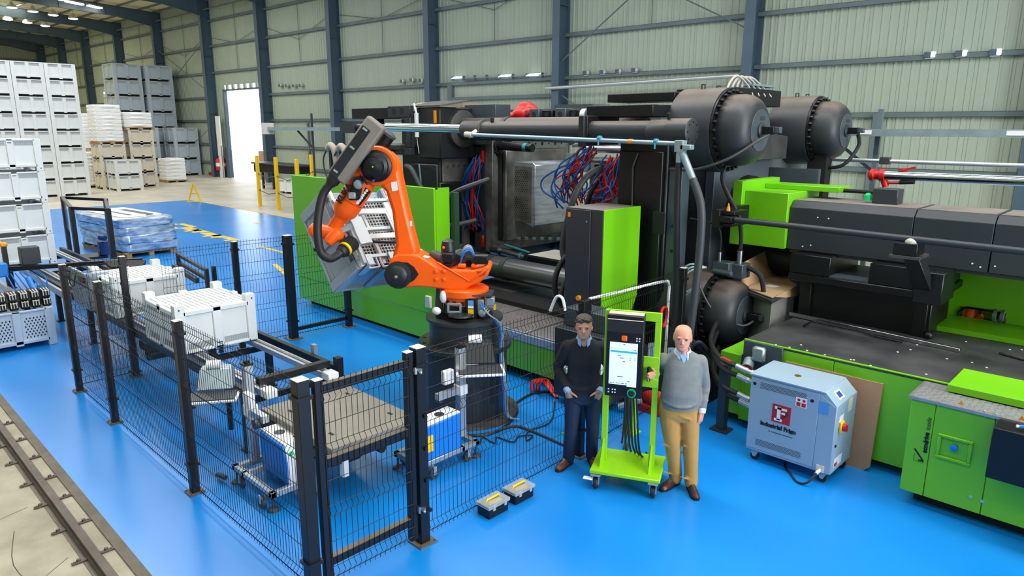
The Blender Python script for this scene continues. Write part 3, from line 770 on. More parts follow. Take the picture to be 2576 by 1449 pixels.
# gate
t = thing('fence_gate', 'black framed mesh gate between the two thick posts', 'gate', (XG, 2.93, 0))
put('stile', MB().box(XG - .03, XG + .03, 2.45, 2.52, .07, 1.78), M['black'], t, bevel=.004)
put('stile', MB().box(XG - .03, XG + .03, 3.29, 3.36, .07, 1.8), M['black'], t, bevel=.004)
for z in (.26, 1.1, 1.7):
    put('rail', MB().box(XG - .03, XG + .03, 2.52, 3.29, z - .035, z + .035), M['black'], t, bevel=.004)
    put('rail_top', MB().box(XG - .029, XG + .029, 2.52, 3.29, z + .035, z + .037), M['curb'], t)
for w_, nm in ((0, 'upright_wires'), (1, 'cross_wires')): put(nm, mesh_wires((XG + .035, 2.5, 0), (XG + .035, 3.31, 0), out=(1, 0, 0), z0=.12, z1=1.74, which=w_), M['wire'], t, kind='stuff')
for z in (.36, 1.64):
    put('hinge', MB().cyl((XG + .045, 3.37, z - .03), (XG + .045, 3.37, z + .03), .018, n=8).bar((XG, 3.34, z), (XG + .07, 3.42, z), .02, .03).ball((XG + .075, 3.4, z - .02), .016), M['steel'], t)
for z in (.9, 1.2, .6): put('latch', MB().box(XG + .05, XG + .07, 3.43, 3.46, z, z + .035), M['black'], t)
put('stile_cap', MB().box(XG - .03, XG + .03, 3.29, 3.36, 1.8, 1.806).box(XG - .03, XG + .03, 2.45, 2.52, 1.78, 1.786), M['white'], t)

# ================================================================== conveyor
t = thing('roller_conveyor', 'long black framed conveyor carrying crates along the left fence line', 'conveyor', (-12, 3.75, 0))
for y in (3.18, 4.34):
    put('side_beam', MB().box(-19.5, -7.2, y - .035, y + .035, .62, .75), M['black'], t, bevel=.004)
for y in (3.36, 4.14):
    tr = put('track', MB().box(-19.5, -7.05, y - .06, y + .06, .66, .735), M['alu'], t, bevel=.004)
    ch = MB()
    put('chain', MB().box(-19.4, -7.1, y - .02, y + .02, .735, .748), M['mould_dark'], tr)
for x in (-19, -17, -15, -13, -11, -9, -7.25):
    put('cross_member', MB().box(x - .03, x + .03, 3.2, 4.32, .55, .62), M['black'], t)
    for y in (3.18, 4.34): put('leg', MB().box(x - .04, x + .04, y - .04, y + .04, .015, .62).box(x - .07, x + .07, y - .07, y + .07, 0, .015), M['black'], t)
for x in [-19.2 + .14 * i for i in range(14)]:
    put('roller', MB().cyl((x, 2.52, .68), (x, 3.1, .68), .035, n=10), M['alu'], t)
put('side_beam', MB().box(-19.5, -13.8, 2.46, 2.52, .6, .72), M['alu'], t)
put('side_beam', MB().box(-19.5, -13.8, 3.08, 3.13, .6, .72), M['alu'], t)
put('leg', MB().box(-14.1, -14.0, 2.46, 2.54, 0, .6), M['black'], t)
put('leg', MB().box(-18, -17.92, 2.46, 2.54, 0, .6), M['black'], t)
put('end_stop', MB().box(-7.22, -7.12, 3.3, 4.2, .78, .86), M['black'], t, bevel=.004)
put('end_stop_post', MB().box(-7.22, -7.12, 4.3, 4.38, .02, .86).box(-7.24, -7.1, 4.28, 4.4, 0, .02), M['black'], t)
for y in (3.36, 4.14): put('end_cap', MB().box(-7.12, -6.95, y - .07, y + .07, .66, .76), M['white'], t, bevel=.01)
put('sensor', MB().box(-7.88, -7.8, 4.375, 4.43, .62, .86), M['galv'], t)
put('drive_motor', MB().cyl((-10.6, 3.25, .35), (-10.6, 3.7, .35), .1, n=14).box(-10.75, -10.45, 3.2, 3.75, .42, .55), M['charcoal'], t, bevel=.01)
# stop frame at the back of the conveyor
t = thing('stop_frame', 'low black barrier frame with open slot behind the second crate', 'frame', (-10.9, 4.3, 0))
a, b = (-12.6, 4.55), (-10.85, 4.32)
put('top_rail', MB().bar((*a, 1.42), (*b, 1.42), .05, .05), M['black'], t)
put('low_rail', MB().bar((*a, 1.28), (*b, 1.28), .05, .05), M['black'], t)
for q in (a, b, (-11.0, 4.5)): put('leg', MB().bar((*q, .0), (*q, 1.44), .055, .055, (1, 0, 0)), M['black'], t)
put('guide', MB().bar((-12.7, 4.5, 1.2), (-11.2, 4.3, 1.2), .06, .08), M['dusty'], t)
# pneumatic transfer carriage across the conveyor
t = thing('transfer_carriage', 'black transfer gantry with blue pneumatic parts across the conveyor at the left', 'machine', (-14.6, 3.3, 0))
put('cross_beam', MB().bar((-15.4, 2.4, 1.05), (-14.6, 4.6, 1.05), .1, .08), M['black'], t, bevel=.005)
put('cross_beam', MB().bar((-14.2, 3.2, .98), (-13.2, 4.2, .98), .06, .06), M['black'], t)
put('column', MB().box(-15.5, -15.42, 2.5, 2.58, 0, 1.45), M['black'], t)
put('beacon', MB().box(-15.52, -15.4, 2.48, 2.6, 1.45, 1.53), M['amber'], t, bevel=.02)
put('control_box', MB().box(-15.5, -15.25, 2.75, 3.05, 1.1, 1.42), M['charcoal'], t, bevel=.01)
put('valve_block', MB().box(-15.3, -15.1, 2.3, 2.5, .95, 1.2), M['unit_blue'], t, bevel=.02)
put('cylinder', MB().cyl((-14.7, 2.7, .95), (-14.1, 2.75, .5), .05, n=12).cyl((-14.2, 2.75, .9), (-14.15, 2.8, .4), .04), M['unit_blue'], t)
for k in range(7):
    y0 = 2.45 + .07 * k
    put('air_hose', MB().tube(bez((-15.1, y0, 1.0), (-14.7, y0 + .1, .6 + .05 * k), (-14.4, 2.7 + .03 * k, .45 - .02 * k), (-14.3, 2.9, .75), n=6), .012, 5), M['blue_hose'], t)
put('motor', MB().cyl((-13.1, 3.8, 1.1), (-12.75, 3.95, 1.12), .12, n=16).ball((-12.9, 3.9, 1.15), .14, .14, .1), M['dusty'], t)
put('bracket', MB().bar((-13.2, 3.6, 1.04), (-12.35, 3.1, 1.2), .14, .1).bar((-13.9, 3.4, 1.0), (-13.0, 3.7, 1.02), .3, .05), M['charcoal'], t)
put('arm', MB().box(-12.5, -12.2, 2.95, 3.2, 1.2, 1.3), M['black'], t, bevel=.01)
put('knob', MB().ball((-13.3, 3.45, 1.1), .06), M['unit_blue'], t)
put('plate', MB().prism([(-14.6, 3.9, 1.08), (-14.1, 4.5, 1.08), (-13.4, 4.2, 1.08), (-13.8, 3.8, 1.08)], (0, 0, .05)), M['matte_black'], t)
# black gantry frame with glass behind it
t = thing('safety_gantry', 'tall open black guard frame with clear panes beside the silver pallet', 'frame', (-19.6, 5.2, 0))
fr = [(-22.0, 5.1), (-19.0, 4.55), (-18.0, 5.05), (-20.6, 5.75)]
for x, y in fr: put('upright', MB().box(x - .05, x + .05, y - .05, y + .05, 0, 1.75), M['black'], t)
for i in range(4):
    a, b = fr[i], fr[(i + 1) % 4]
    put('rail', MB().bar((*a, 1.72), (*b, 1.72), .07, .07), M['black'], t)
put('pane', MB().bar((*fr[0], 1.3), (*fr[1], 1.3), .02, .7), M['glass'], t)
put('shelf', MB().box(-19.2, -18.6, 4.6, 5.1, .5, .56), M['black'], t)
put('drive_unit', MB().box(-18.85, -18.65, 4.95, 5.15, .56, .9).cyl((-18.7, 5.0, 1.0), (-18.5, 5.05, 1.0), .07), mat('dark_blue', (20, 50, 110), .4), t, bevel=.02)
# stacked grey perforated crate inside the fence
t = thing('folded_crate', 'see-through grey crate with bow handle between the first fence posts', 'crate', (-12.6, 3.15, .75))
put('side_panel', MB().box(-13.05, -12.15, 2.98, 3.01, .76, 1.36), M['held_plastic'], t, bevel=.01)
put('side_panel', MB().box(-12.18, -12.15, 2.98, 3.3, .76, 1.36), M['held_plastic'], t, bevel=.01)
put('rib', MB().box(-12.6, -12.55, 2.96, 2.99, .76, 1.36).box(-13.05, -12.15, 2.96, 2.99, 1.3, 1.36), M['held_plastic'], t)
put('handle', MB().tube(bez((-12.95, 2.95, 1.28), (-12.9, 2.93, 1.1), (-12.7, 2.93, 1.1), (-12.62, 2.95, 1.28), n=6), .012), M['dusty'], t)
# lift table at the end of the conveyor
t = thing('lift_table', 'grey topped scissor lift table inside the cage behind the gate', 'table', (-6.05, 3.65, 0))
put('table_top', MB().box(-6.75, -5.35, 3.12, 4.16, .6, .68), mat('lift_top', (132, 127, 116), .6, var=.1, vscale=3), t, bevel=.006)
put('edge_frame', MB().box(-6.78, -5.32, 3.09, 4.19, .52, .6), M['black'], t)
put('leg', MB().box(-6.78, -6.7, 3.12, 3.2, 0, .52), M['matte_black'], t)
put('leg', MB().box(-6.78, -6.7, 4.08, 4.16, 0, .52), M['matte_black'], t)
put('tie_beam', MB().box(-6.78, -6.7, 3.2, 4.08, .06, .12), M['matte_black'], t)
for y in (3.25, 3.95): put('cantilever_arm', MB().bar((-6.74, y, .2), (-5.6, y, .48), .06, .08), M['matte_black'], t)
put('cylinder', MB().cyl((-5.6, 3.35, .42), (-5.6, 3.55, .42), .07, n=14).cyl((-5.55, 3.75, .44), (-5.45, 3.75, .44), .05, n=12), M['matte_black'], t)
put('bracket', MB().box(-5.36, -5.3, 3.2, 3.26, .38, .54), M['white'], t)
for x, y in ((-6.45, 3.3), (-5.65, 3.3), (-6.45, 4.0), (-5.65, 4.0)): put('slot', MB().box(x - .035, x + .035, y - .015, y + .015, .678, .683), M['slot'], t)
# low kick rail beside the table
# ---- two label printers on wheeled carts
def label_cart():
    t = thing('label_cart', 'cart', 'machine')
    put('base_frame', MB().box(-.06, .78, -.22, -.16, .14, .2).box(-.06, .78, .18, .24, .14, .2).box(-.06, 0, -.22, .24, .14, .2).box(.16, .2, -.22, .24, .14, .2).box(.73, .78, -.22, .24, .14, .2), M['alu'], t, local=True, bevel=.004)
    put('post', MB().box(-.045, .045, -.045, .045, .2, 1.25), M['alu'], t, local=True, bevel=.006)
    put('post_cap', MB().box(-.05, .05, -.05, .05, 1.25, 1.27).cyl((0, 0, 1.27), (0, 0, 1.3), .03, n=10), M['black'], t, local=True)
    for x, y in ((-.03, -.19), (-.03, .21), (.75, -.19), (.75, .21)):
        put('foot', MB().cyl((x, y, .03), (x, y, .14), .012, n=8).lathe((x, y, 0), (0, 0, 1), [(0, .06), (.02, .055), (.04, .02)], 14), M['dusty'], t, local=True)
    for x, y in ((.1, -.2), (.62, -.24), (.1, .22), (.62, .26)):
        w = put('caster_wheel', MB().cyl((x, y - .018, .06), (x, y + .018, .06), .06, n=18), M['rubber_grey'], t, local=True)
        put('fork', MB().box(x - .02, x + .02, y - .028, y - .02, .05, .14).box(x - .02, x + .02, y + .02, y + .028, .05, .14), M['alu'], w, local=True)
    put('cabinet', MB().prism([(.2, -.02, .2), (.72, -.02, .2), (.72, -.02, .42), (.68, -.02, .58), (.2, -.02, .6)], (0, .25, 0)), M['unit_blue'], t, local=True, bevel=.008)
    put('cover', MB().prism([(.722, 0, .2), (.73, 0, .2), (.73, 0, .42), (.685, 0, .595), (.2, 0, .615), (.2, 0, .6), (.68, 0, .58), (.722, 0, .42)], (0, .21, 0)), M['white'], t, local=True)
    put('button', MB().cyl((.7, .05, .5), (.73, .05, .505), .02, n=10), M['green_glow'], t, local=True)
    put('button', MB().cyl((.7, .13, .5), (.73, .13, .505), .024, n=10), M['red'], t, local=True)
    put('vent_plate', MB().cyl((.4, .1, .6), (.4, .1, .612), .055, n=14), M['charcoal'], t, local=True)
    put('cable_plug', MB().cyl((-.1, -.28, .06), (-.25, -.3, .05), .025, n=8), M['charcoal'], t, local=True)
    # arm and print head
    put('arm', MB().box(.04, .34, -.04, .03, .72, .79), M['alu'], t, local=True)
    put('slider', MB().box(-.06, .06, -.06, .06, .7, .82), M['white'], t, local=True, bevel=.01)
    put('valve', MB().box(.06, .2, -.1, -.03, .84, 1.0), M['white'], t, local=True, bevel=.01)
    put('knob', MB().cyl((.25, -.04, .7), (.25, -.09, .7), .05, n=14), M['charcoal'], t, local=True)
    return t
def print_head(label, loc, rz, mm):
    t = thing('label_printer', label, 'printer', loc, rz, 'label print heads')
    put('housing', MB().prism([(-.2, -.02, .04), (.2, -.02, .04), (.17, .12, .24), (-.17, .12, .24)], (0, .16, 0)), M[mm], t, local=True, bevel=.01)
    put('tray', MB().box(-.24, .24, -.3, -.02, 0, .03), M['charcoal'], t, local=True)
    put('edge_strip', MB().box(-.27, .27, -.33, -.3, -.005, .02).box(.24, .27, -.33, 0, -.005, .02).box(-.27, -.24, -.33, -.2, -.005, .02), M['white'], t, local=True, bevel=.006)
    put('roll', MB().cyl((-.1, .16, .28), (.05, .16, .28), .05, n=14), M['white'], t, local=True)
    put('strut', MB().box(.12, .17, -.1, -.05, -.42, 0), M['black'], t, local=True)
    return t
lc = label_cart(); lc.location = (-6.6, 2.94, 0); lc.rotation_euler = (0, 0, 0)
lc['label'] = 'labelling cart with blue and white cabinet on castors, left of the lift table'; lc['group'] = 'labelling carts'
lc2 = dup(lc, (-5.5, 4.86, 0), math.radians(-90), 'labelling cart with blue cabinet and yellow sticker before the robot pedestal', 'labelling carts')
put('sticker', MB().box(.6, .72, .2305, .236, .3, .48), M['yellow'], lc2, local=True)
print_head('label print head with grey housing and black tray in the cage beside the conveyor', (-7.48, 2.95, .7), math.radians(57), 'galv')
print_head('label print head with white edged black tray in front of the robot base', (-5.46, 5.1, .97), math.radians(52), 'dark')
# ================================================================== moulding machine
YA, YB, ZU, ZL = 8.9, 12.0, 3.59, 1.10       # tie bar axes
def ax(px, py, y): return AY(px, py, y)
# ---- left guard
t = thing('machine_guard', 'long green sheet metal guard behind the robot, left of the press', 'guard', (-10.8, 7.1, 0))
put('upper_sheet', MB().box(-12.98, -8.52, 7.02, 7.06, .62, 2.68), M['green'], t, bevel=.006)
put('lower_sheet', MB().box(-12.98, -8.52, 7.03, 7.06, .15, .605), M['green'], t, bevel=.006)
put('end_sheet', MB().box(-8.56, -8.52, 7.06, 7.34, .15, 2.68), M['green'], t)
put('end_sheet', MB().box(-12.98, -12.94, 7.06, 7.34, .15, 2.68), M['green'], t)
put('top_fold', MB().box(-12.98, -8.52, 7.06, 7.1, 2.66, 2.68), M['green'], t)
put('plinth', MB().box(-12.9, -8.5, 7.25, 7.6, 0, .3), M['matte_black'], t)
put('socket_box', MB().box(-8.75, -8.62, 6.97, 7.02, .72, .92), M['cream_plastic'], t, bevel=.01)
put('guard_post', MB().box(-8.52, -8.42, 7.36, 7.46, .6, 2.6), mat('dark_green', (38, 66, 50), .5), t)
# ---- walkway, bed and green skirts of the clamping side
t = thing('machine_bed', 'machine bed with grey step plates and green front skirt below the mould', 'machine base', (-7.4, 8.2, 0))
put('skirt', MB().box(-8.5, -5.55, 7.06, 7.1, .15, .58), M['green'], t, bevel=.005)
put('edge_band', MB().box(-8.5, -5.6, 7.04, 7.1, .585, .7), M['chiller'], t, bevel=.004)
put('plinth', MB().box(-8.5, -4.2, 7.35, 12.6, 0, .55), M['matte_black'], t)
for k in range(3):
    put('step_plate', MB().box(-8.5 + k * .97, -7.55 + k * .97, 7.06, 8.05, .7, .725), M['plate'], t, bevel=.004)
rr_ = MB()
for i in range(58):
    for j in range(14):
        x, y = -8.45 + i * .05, 7.12 + j * .065
        rr_.obox((x, y, .727), (.016, .008 * (1 if (i + j) % 2 else -1), 0), (-.003, .004, 0), (0, 0, .0025))
put('tread_pattern', rr_, M['plate'], t, kind='stuff')
put('rail_block', MB().box(-9.6, -5.9, 8.05, 8.5, .55, .8), M['matte_black'], t)
for k in range(3):
    put('bed_plate', MB().box(-9.5 + k * 1.15, -8.37 + k * 1.15, 8.5, 11.8, .72, .76), M['steel'] if k else M['dusty'], t, bevel=.004)
# ---- clamping unit: tie bars, moving platen, stationary platen, pressure cylinders
cu = thing('clamping_unit', 'huge black two platen clamping unit of the moulding press with tie bars and domed cylinders', 'machine', (-8, 10.4, 0))
for y, z in ((YA, ZU), (YB, ZU), (YA, ZL), (YB, ZL)):
    prof = [(0, .2)]
    x0 = -11.4
    # grooved length for the locking nut
    gr0, gr1 = (1.2, 2.35)
    tt = gr0
    prof += [(gr0, .2)]
    while tt < gr1: prof += [(tt + .012, .2), (tt + .016, .182), (tt + .036, .182), (tt + .04, .2)]; tt += .04
    prof += [(5.5, .2)]
    tb = put('tie_bar', MB().lathe((x0, y, z), (1, 0, 0), prof, 28), M['bar_dark'] if z > 2 else mat('bar_grey', (104, 106, 108), .3, metal=.5), cu)
    put('collar', MB().lathe((x0 + 2.62, y, z), (1, 0, 0), [(0, .215), (.1, .215)], 28), M['dusty'], tb)
mp = put('moving_platen', MB().box(-11.35, -10.2, 8.55, 12.4, .9, 3.95), M['dark'], cu, bevel=.03)
put('bushing', MB().lathe((-10.2, YA, ZU), (1, 0, 0), [(0, .34), (.32, .34), (.34, .3)], 32), M['dusty'], mp)
put('bushing', MB().lathe((-10.2, YA, ZL), (1, 0, 0), [(0, .34), (.32, .34), (.34, .3)], 32), M['dusty'], mp)
put('bushing', MB().lathe((-10.2, YB, ZU), (1, 0, 0), [(0, .34), (.32, .34), (.34, .3)], 32), M['dusty'], mp)
# upper nut housing at the front with side plate, chamfered
a, b = ax(1022, 270, 8.45), ax(1112, 345, 8.45)
put('nut_housing', MB().box(-10.66, -9.98, 8.4, 9.4, 3.05, 3.98), M['dark'], cu, bevel=.02)
put('top_tray', MB().prism([(-10.8, 8.38, 3.98), (-9.95, 8.38, 3.98), (-9.75, 8.9, 4.08), (-10.8, 8.9, 4.08)], (0, 0, .03)), M['dusty'], cu)
put('side_wing', MB().prism([(-10.2, 9.2, 4.04), (-9.35, 9.2, 4.04), (-9.35, 9.2, 3.7), (-9.6, 9.2, 3.3), (-10.2, 9.2, 3.3)], (0, .4, 0)), M['slate'], cu, bevel=.01)
put('rear_wing', MB().prism([(-10.0, 11.6, 4.1), (-9.0, 11.6, 4.1), (-8.6, 11.6, 3.7), (-10.0, 11.6, 3.7)], (0, .6, 0)), M['slate'], cu)
put('front_block', MB().box(-11.5, -9.95, 8.35, 8.9, 1.0, 2.62), M['black'], cu, bevel=.02)
put('front_cover', MB().box(-11.0, -9.97, 8.3, 8.36, 1.3, 2.95), M['dark'], cu, bevel=.015)
put('side_block', MB().box(-10.2, -10.16, 8.6, 9.28, 1.1, 3.2), M['mould_dark'], cu, bevel=.01)
for z in (2.9, 2.45, 2.15, 1.7): 
    h_ = MB()
    for k in range(4): h_.cyl((-10.16, 8.72 + .14 * k, z), (-10.14, 8.72 + .14 * k, z), .025, n=10)
    put('bolt', h_, M['steel'], cu, kind='stuff')
# long beam end and lifting bracket at the far left
put('yoke_beam', MB().box(-12.9, -11.2, 8.45, 8.75, 3.78, 4.0), M['black'], cu, bevel=.01)
put('yoke_end', MB().box(-12.93, -12.9, 8.47, 8.73, 3.8, 4.0), M['alu'], cu)
put('yoke_leg', MB().box(-12.3, -12.1, 8.5, 8.7, 3.1, 3.78), M['dark'], cu)
put('yoke_foot', MB().box(-12.5, -11.3, 8.1, 8.6, 3.15, 3.25).box(-12.6, -11.6, 8.3, 8.6, 2.8, 2.95), M['dusty'], cu)
br = MB()     # bracket plate with a rounded opening: four bars and corner pieces
bx0, bx1, bz0, bz1, by = -11.4, -10.7, 3.1, 4.02, 8.28
br.box(bx0, bx1, by, by + .1, bz1 - .22, bz1).box(bx0, bx1, by, by + .1, bz0, bz0 + .14).box(bx1 - .14, bx1, by, by + .1, bz0 + .14, bz1 - .22)
br.prism([(bx1 - .14, by, bz1 - .22), (bx1 - .34, by, bz1 - .22), (bx1 - .2, by, bz1 - .28), (bx1 - .14, by, bz1 - .42)], (0, .1, 0))
br.prism([(bx1 - .14, by, bz0 + .14), (bx1 - .3, by, bz0 + .14), (bx1 - .18, by, bz0 + .2), (bx1 - .14, by, bz0 + .3)], (0, .1, 0))
bp = put('lifting_bracket', br, M['charcoal'], cu, bevel=.012)
for xx, zz in ((-11.2, bz1 - .1), (-10.95, bz1 - .1), (-10.95, bz0 + .07)):
    put('hole', MB().cyl((xx, by - .004, zz), (xx, by, zz), .06, n=16), M['slot'], bp)
put('round_base', MB().lathe((-11.3, 8.5, 3.2), (0, 0, 1), [(0, .34), (.08, .36), (.1, .34)], 28), M['dusty'], cu)
wr0, wr1 = AY(1049, 345, 8.25), AY(1049, 284, 8.25)
put('white_rod', MB().cyl(wr0, V((wr0.x, 8.25, wr1.z)), .04, n=12), M['white_plastic'], cu)
put('cable', MB().tube(bez((wr0.x, 8.25, wr1.z), (wr0.x - .05, 8.25, wr1.z + .12), (wr0.x - .12, 8.3, wr1.z + .16), (wr0.x - .2, 8.35, wr1.z + .15), n=6), .018), M['white_plastic'], cu)
put('cable', MB().tube(bez(wr0, wr0 + V((.02, 0, -.15)), wr0 + V((.05, .0, -.3)), n=6), .006, 5), M['white_plastic'], cu)
put('conduit', MB().tube(bez((-10.45, 8.27, 2.95), (-10.4, 8.27, 2.5), (-10.4, 8.27, 2.2), (-10.2, 8.27, 2.1), (-10.18, 8.27, 1.8), n=6), .016, 6), M['galv'], cu)
put('yellow_tag', MB().box(-10.12, -10.07, 8.37, 8.4, 3.7, 3.92), M['amber'], cu)
put('white_tag', MB().box(-11.25, -11.12, 8.27, 8.3, 2.6, 2.95), M['cream_plastic'], cu)
put('yellow_tag', MB().box(-9.98, -9.84, 8.32, 8.36, 1.98, 2.08), M['yellow'], cu)
# robe hoses of the moving platen
for pts in (((-11.2, 8.2, 2.85), (-10.9, 8.1, 2.85), (-10.7, 8.05, 2.5), (-10.65, 8.1, 1.6)), ((-10.75, 8.2, 2.9), (-10.45, 8.1, 2.85), (-10.0, 8.0, 2.5), (-9.7, 8.1, 2.35), (-9.3, 8.3, 2.55), (-9.0, 8.7, 2.72)), ((-10.9, 8.2, 2.0), (-10.3, 8.1, 1.9), (-9.7, 8.3, 1.85), (-9.35, 8.7, 1.95))):
    put('hydraulic_hose', MB().tube(bez(*pts, n=8), .045, 8), M['rubber_grey'], cu)
# stationary platen
sp = put('stationary_platen', MB().box(-5.95, -5.15, 8.35, 12.55, .3, 3.62), M['black'], cu, bevel=.02)
put('face_plate', MB().box(-5.92, -5.2, 8.3, 8.36, .5, 3.3), M['black'], sp, bevel=.01)
p = ax(1658, 560, 8.3)
put('window', MB().box(p.x - .1, p.x + .1, 8.285, 8.3, p.z - .16, p.z + .15), M['slot'], sp, bevel=.01)
put('conduit', MB().tube([ax(1605, 385, 8.28), ax(1592, 420, 8.28), ax(1590, 520, 8.28)], .012, 5), M['dusty'], sp)
put('end_frame', MB().box(-5.15, -4.95, 8.4, 8.62, .3, 3.1), M['slate'], cu, bevel=.01)
for z in (2.3, 1.95): put('hole', MB().cyl((-5.04, 8.395, z), (-5.04, 8.4, z), .025, n=10), M['slot'], cu)
put('end_plate', MB().box(-5.15, -5.0, 9.4, 12.5, .3, 3.3), mat('slate_brightened', (88, 98, 106), .45), cu, bevel=.01)  # slate brightened in its colour to offset the shade here
put('nozzle_ring', MB().lathe((-5.1, 10.45, 2.2), (1, 0, 0), [(0, .72), (.2, .7), (.22, .6)], 36), M['matte_black'], cu)
put('web_plate', MB().box(-5.0, -4.2, 11.2, 11.3, 1.0, 3.0), M['slate'], cu)
put('support', MB().box(-4.6, -4.3, 11.75, 12.0, .3, 3.2), M['matte_black'], cu)
put('cross_beam', MB().prism([(-4.75, 9.6, 3.62), (-4.75, 11.25, 3.5), (-4.75, 11.25, 3.15), (-4.75, 9.6, 3.15)], (-.3, 0, 0)), M['dusty'], cu, bevel=.01)
put('upper_beam', MB().box(-6.35, -5.22, 8.55, 9.1, 3.98, 4.1), M['black'], cu, bevel=.01)
put('upper_beam', MB().box(-6.3, -5.2, 8.0, 8.6, 3.76, 3.92), M['black'], cu, bevel=.01)
put('upper_box', MB().box(-5.9, -4.9, 9.7, 11.2, 3.95, 4.2), M['black'], cu, bevel=.01)
put('cylinder_seat', MB().prism([(-6.2, 7.7, 3.36), (-6.2, 7.7, 3.78), (-6.2, 8.4, 3.78), (-6.2, 8.4, 3.4)], (.1, 0, 0)), M['dark'], cu, bevel=.01)
for y, z, nm in ((YA, ZU, 1), (YB, ZU, 1), (YA, ZL, 0), (YB, ZL, 0)):
    pc = put('pressure_cylinder', MB().lathe((-5.2, y, z), (1, 0, 0), [(0, .56), (.62, .56), (.63, .555)], 48), M['cyl_dark'], cu)
    put('flange', MB().lathe((-4.57, y, z), (1, 0, 0), [(0, .545), (.03, .545), (.03, .48), (.05, .48)], 48), M['black'], pc)
    put('dome', MB().lathe((-4.56, y, z), (1, 0, 0), [(0, .455), (.05, .465), (.2, .465), (.28, .45), (.35, .41), (.4, .35), (.42, .3), (.425, .26), (.43, .0)], 48), M['cyl_dark'], pc)
    put('face_disc', MB().lathe((-4.132, y, z), (1, 0, 0), [(0, .27), (.006, .265), (.006, 0)], 36), M['slate'], pc)
    put('hub', MB().lathe((-4.126, y, z), (1, 0, 0), [(0, .1), (.02, .1), (.03, .085), (.04, .05)], 24), M['charcoal'], pc)
    vb = put('valve_block', MB().box(-4.1, -3.93, y - .055, y + .055, z - .05, z + .05), M['black'], pc, bevel=.006)
    put('sensor_head', MB().box(-3.95, -3.86, y - .03, y + .05, z - .035, z + .045), M['slate'], vb, bevel=.006)
    if nm: put('name_plate', MB().box(-4.126, -4.12, y - .03, y + .09, z + .13, z + .18), M['charcoal'], pc)
    bl = MB()
    for k in range(30):
        a = 2 * PI * k / 30; cy_, cz_ = y + .51 * math.cos(a), z + .51 * math.sin(a)
        bl.cyl((-4.545, cy_, cz_), (-4.49, cy_, cz_), .024, n=6)
    put('bolt_ring', bl, M['black'], pc, kind='stuff')
    for dy in (-.12, .3):
        ey = MB(); ey.tube([(-4.95, y + dy, z + .54), (-4.95, y + dy, z + .6), (-4.9, y + dy, z + .6), (-4.9, y + dy, z + .54)], .012, 5)
        put('lifting_eye', ey, M['dusty'], pc)
put('cable', MB().tube(bez((-3.98, YA - .03, ZU - .05), (-4.05, YA - .2, ZU - .12), (-4.3, YA - .47, ZU - .35), (-4.7, YA - .56, ZU - .5), (-5.1, YA - .57, ZU - .52), n=8), .018, 6), M['rubber_grey'], cu)
put('hydraulic_hose', MB().tube(bez((-3.95, YB + .03, ZU - .05), (-3.93, YB + .04, ZU - .25), (-4.1, YB - .1, ZU - .55), (-4.5, YB - .1, ZU - .6), n=8), .03, 8), M['rubber'], cu)
put('hydraulic_hose', MB().tube(bez((-4.55, YB - .1, ZU - .55), (-4.55, YB - .1, ZU - .8), (-4.7, YB - .1, 2.4), n=8), .035, 8), M['rubber'], cu)
put('cable', MB().tube(bez((-3.98, YA - .03, ZL - .04), (-4.1, YA - .2, ZL - .1), (-4.4, YA - .42, ZL + .1), (-4.6, YA - .5, ZL + .45), n=8), .018, 6), M['rubber_grey'], cu)
for k in range(4):
    y0 = 9.55 + .16 * k
    put('cable', MB().tube(bez((-5.0, y0, 3.8), (-5.0, y0 + .03, 4.15 + .04 * k), (-4.98, y0 + .25, 4.36), (-4.95, y0 + .55, 4.25), (-4.9, y0 + .65 + .05 * k, 4.1), n=8), .016, 6), mat('cable_grey', (184, 178, 166), .6), cu)
put('cable_tray', MB().box(-5.1, -4.9, 10.2, 11.0, 4.24, 4.27), M['galv'], cu)
put('valve_group', MB().box(-4.6, -4.35, 8.75, 8.95, 1.64, 1.82).cyl((-4.5, 8.6, 1.72), (-4.2, 8.55, 1.72), .035).box(-4.42, -4.2, 8.85, 9.1, 1.6, 1.8), M['slate'], cu, bevel=.01)
put('valve_stem', MB().cyl((-4.3, 8.95, 1.8), (-4.3, 8.95, 1.98), .04, n=10), M['steel'], cu)
put('valve_stem', MB().cyl((-4.52, 8.8, 1.82), (-4.52, 8.8, 1.95), .022), M['steel'], cu)
for pts, r in ((((-4.3, 8.95, 1.95), (-4.32, 8.9, 2.4), (-4.55, 8.8, 2.9), (-4.55, 8.85, 3.2)), .032), (((-4.2, 9.0, 1.75), (-4.0, 9.0, 1.65), (-3.95, 9.05, 1.3)), .035), (((-4.52, 8.8, 1.9), (-4.55, 8.75, 2.3), (-4.9, 8.6, 2.4)), .012)):
    put('hydraulic_hose', MB().tube(bez(*pts, n=8), r, 8), M['rubber'], cu)
for k in range(3):
    put('cable', MB().tube(bez((-4.6, 8.6, 1.75), (-4.75, 8.4, 1.8 - .05 * k), (-4.9, 8.35, 1.6 - .1 * k), (-4.8, 8.4, 1.4 - .05 * k), (-4.65, 8.5, 1.55), n=6), .013, 5), M['galv'], cu)
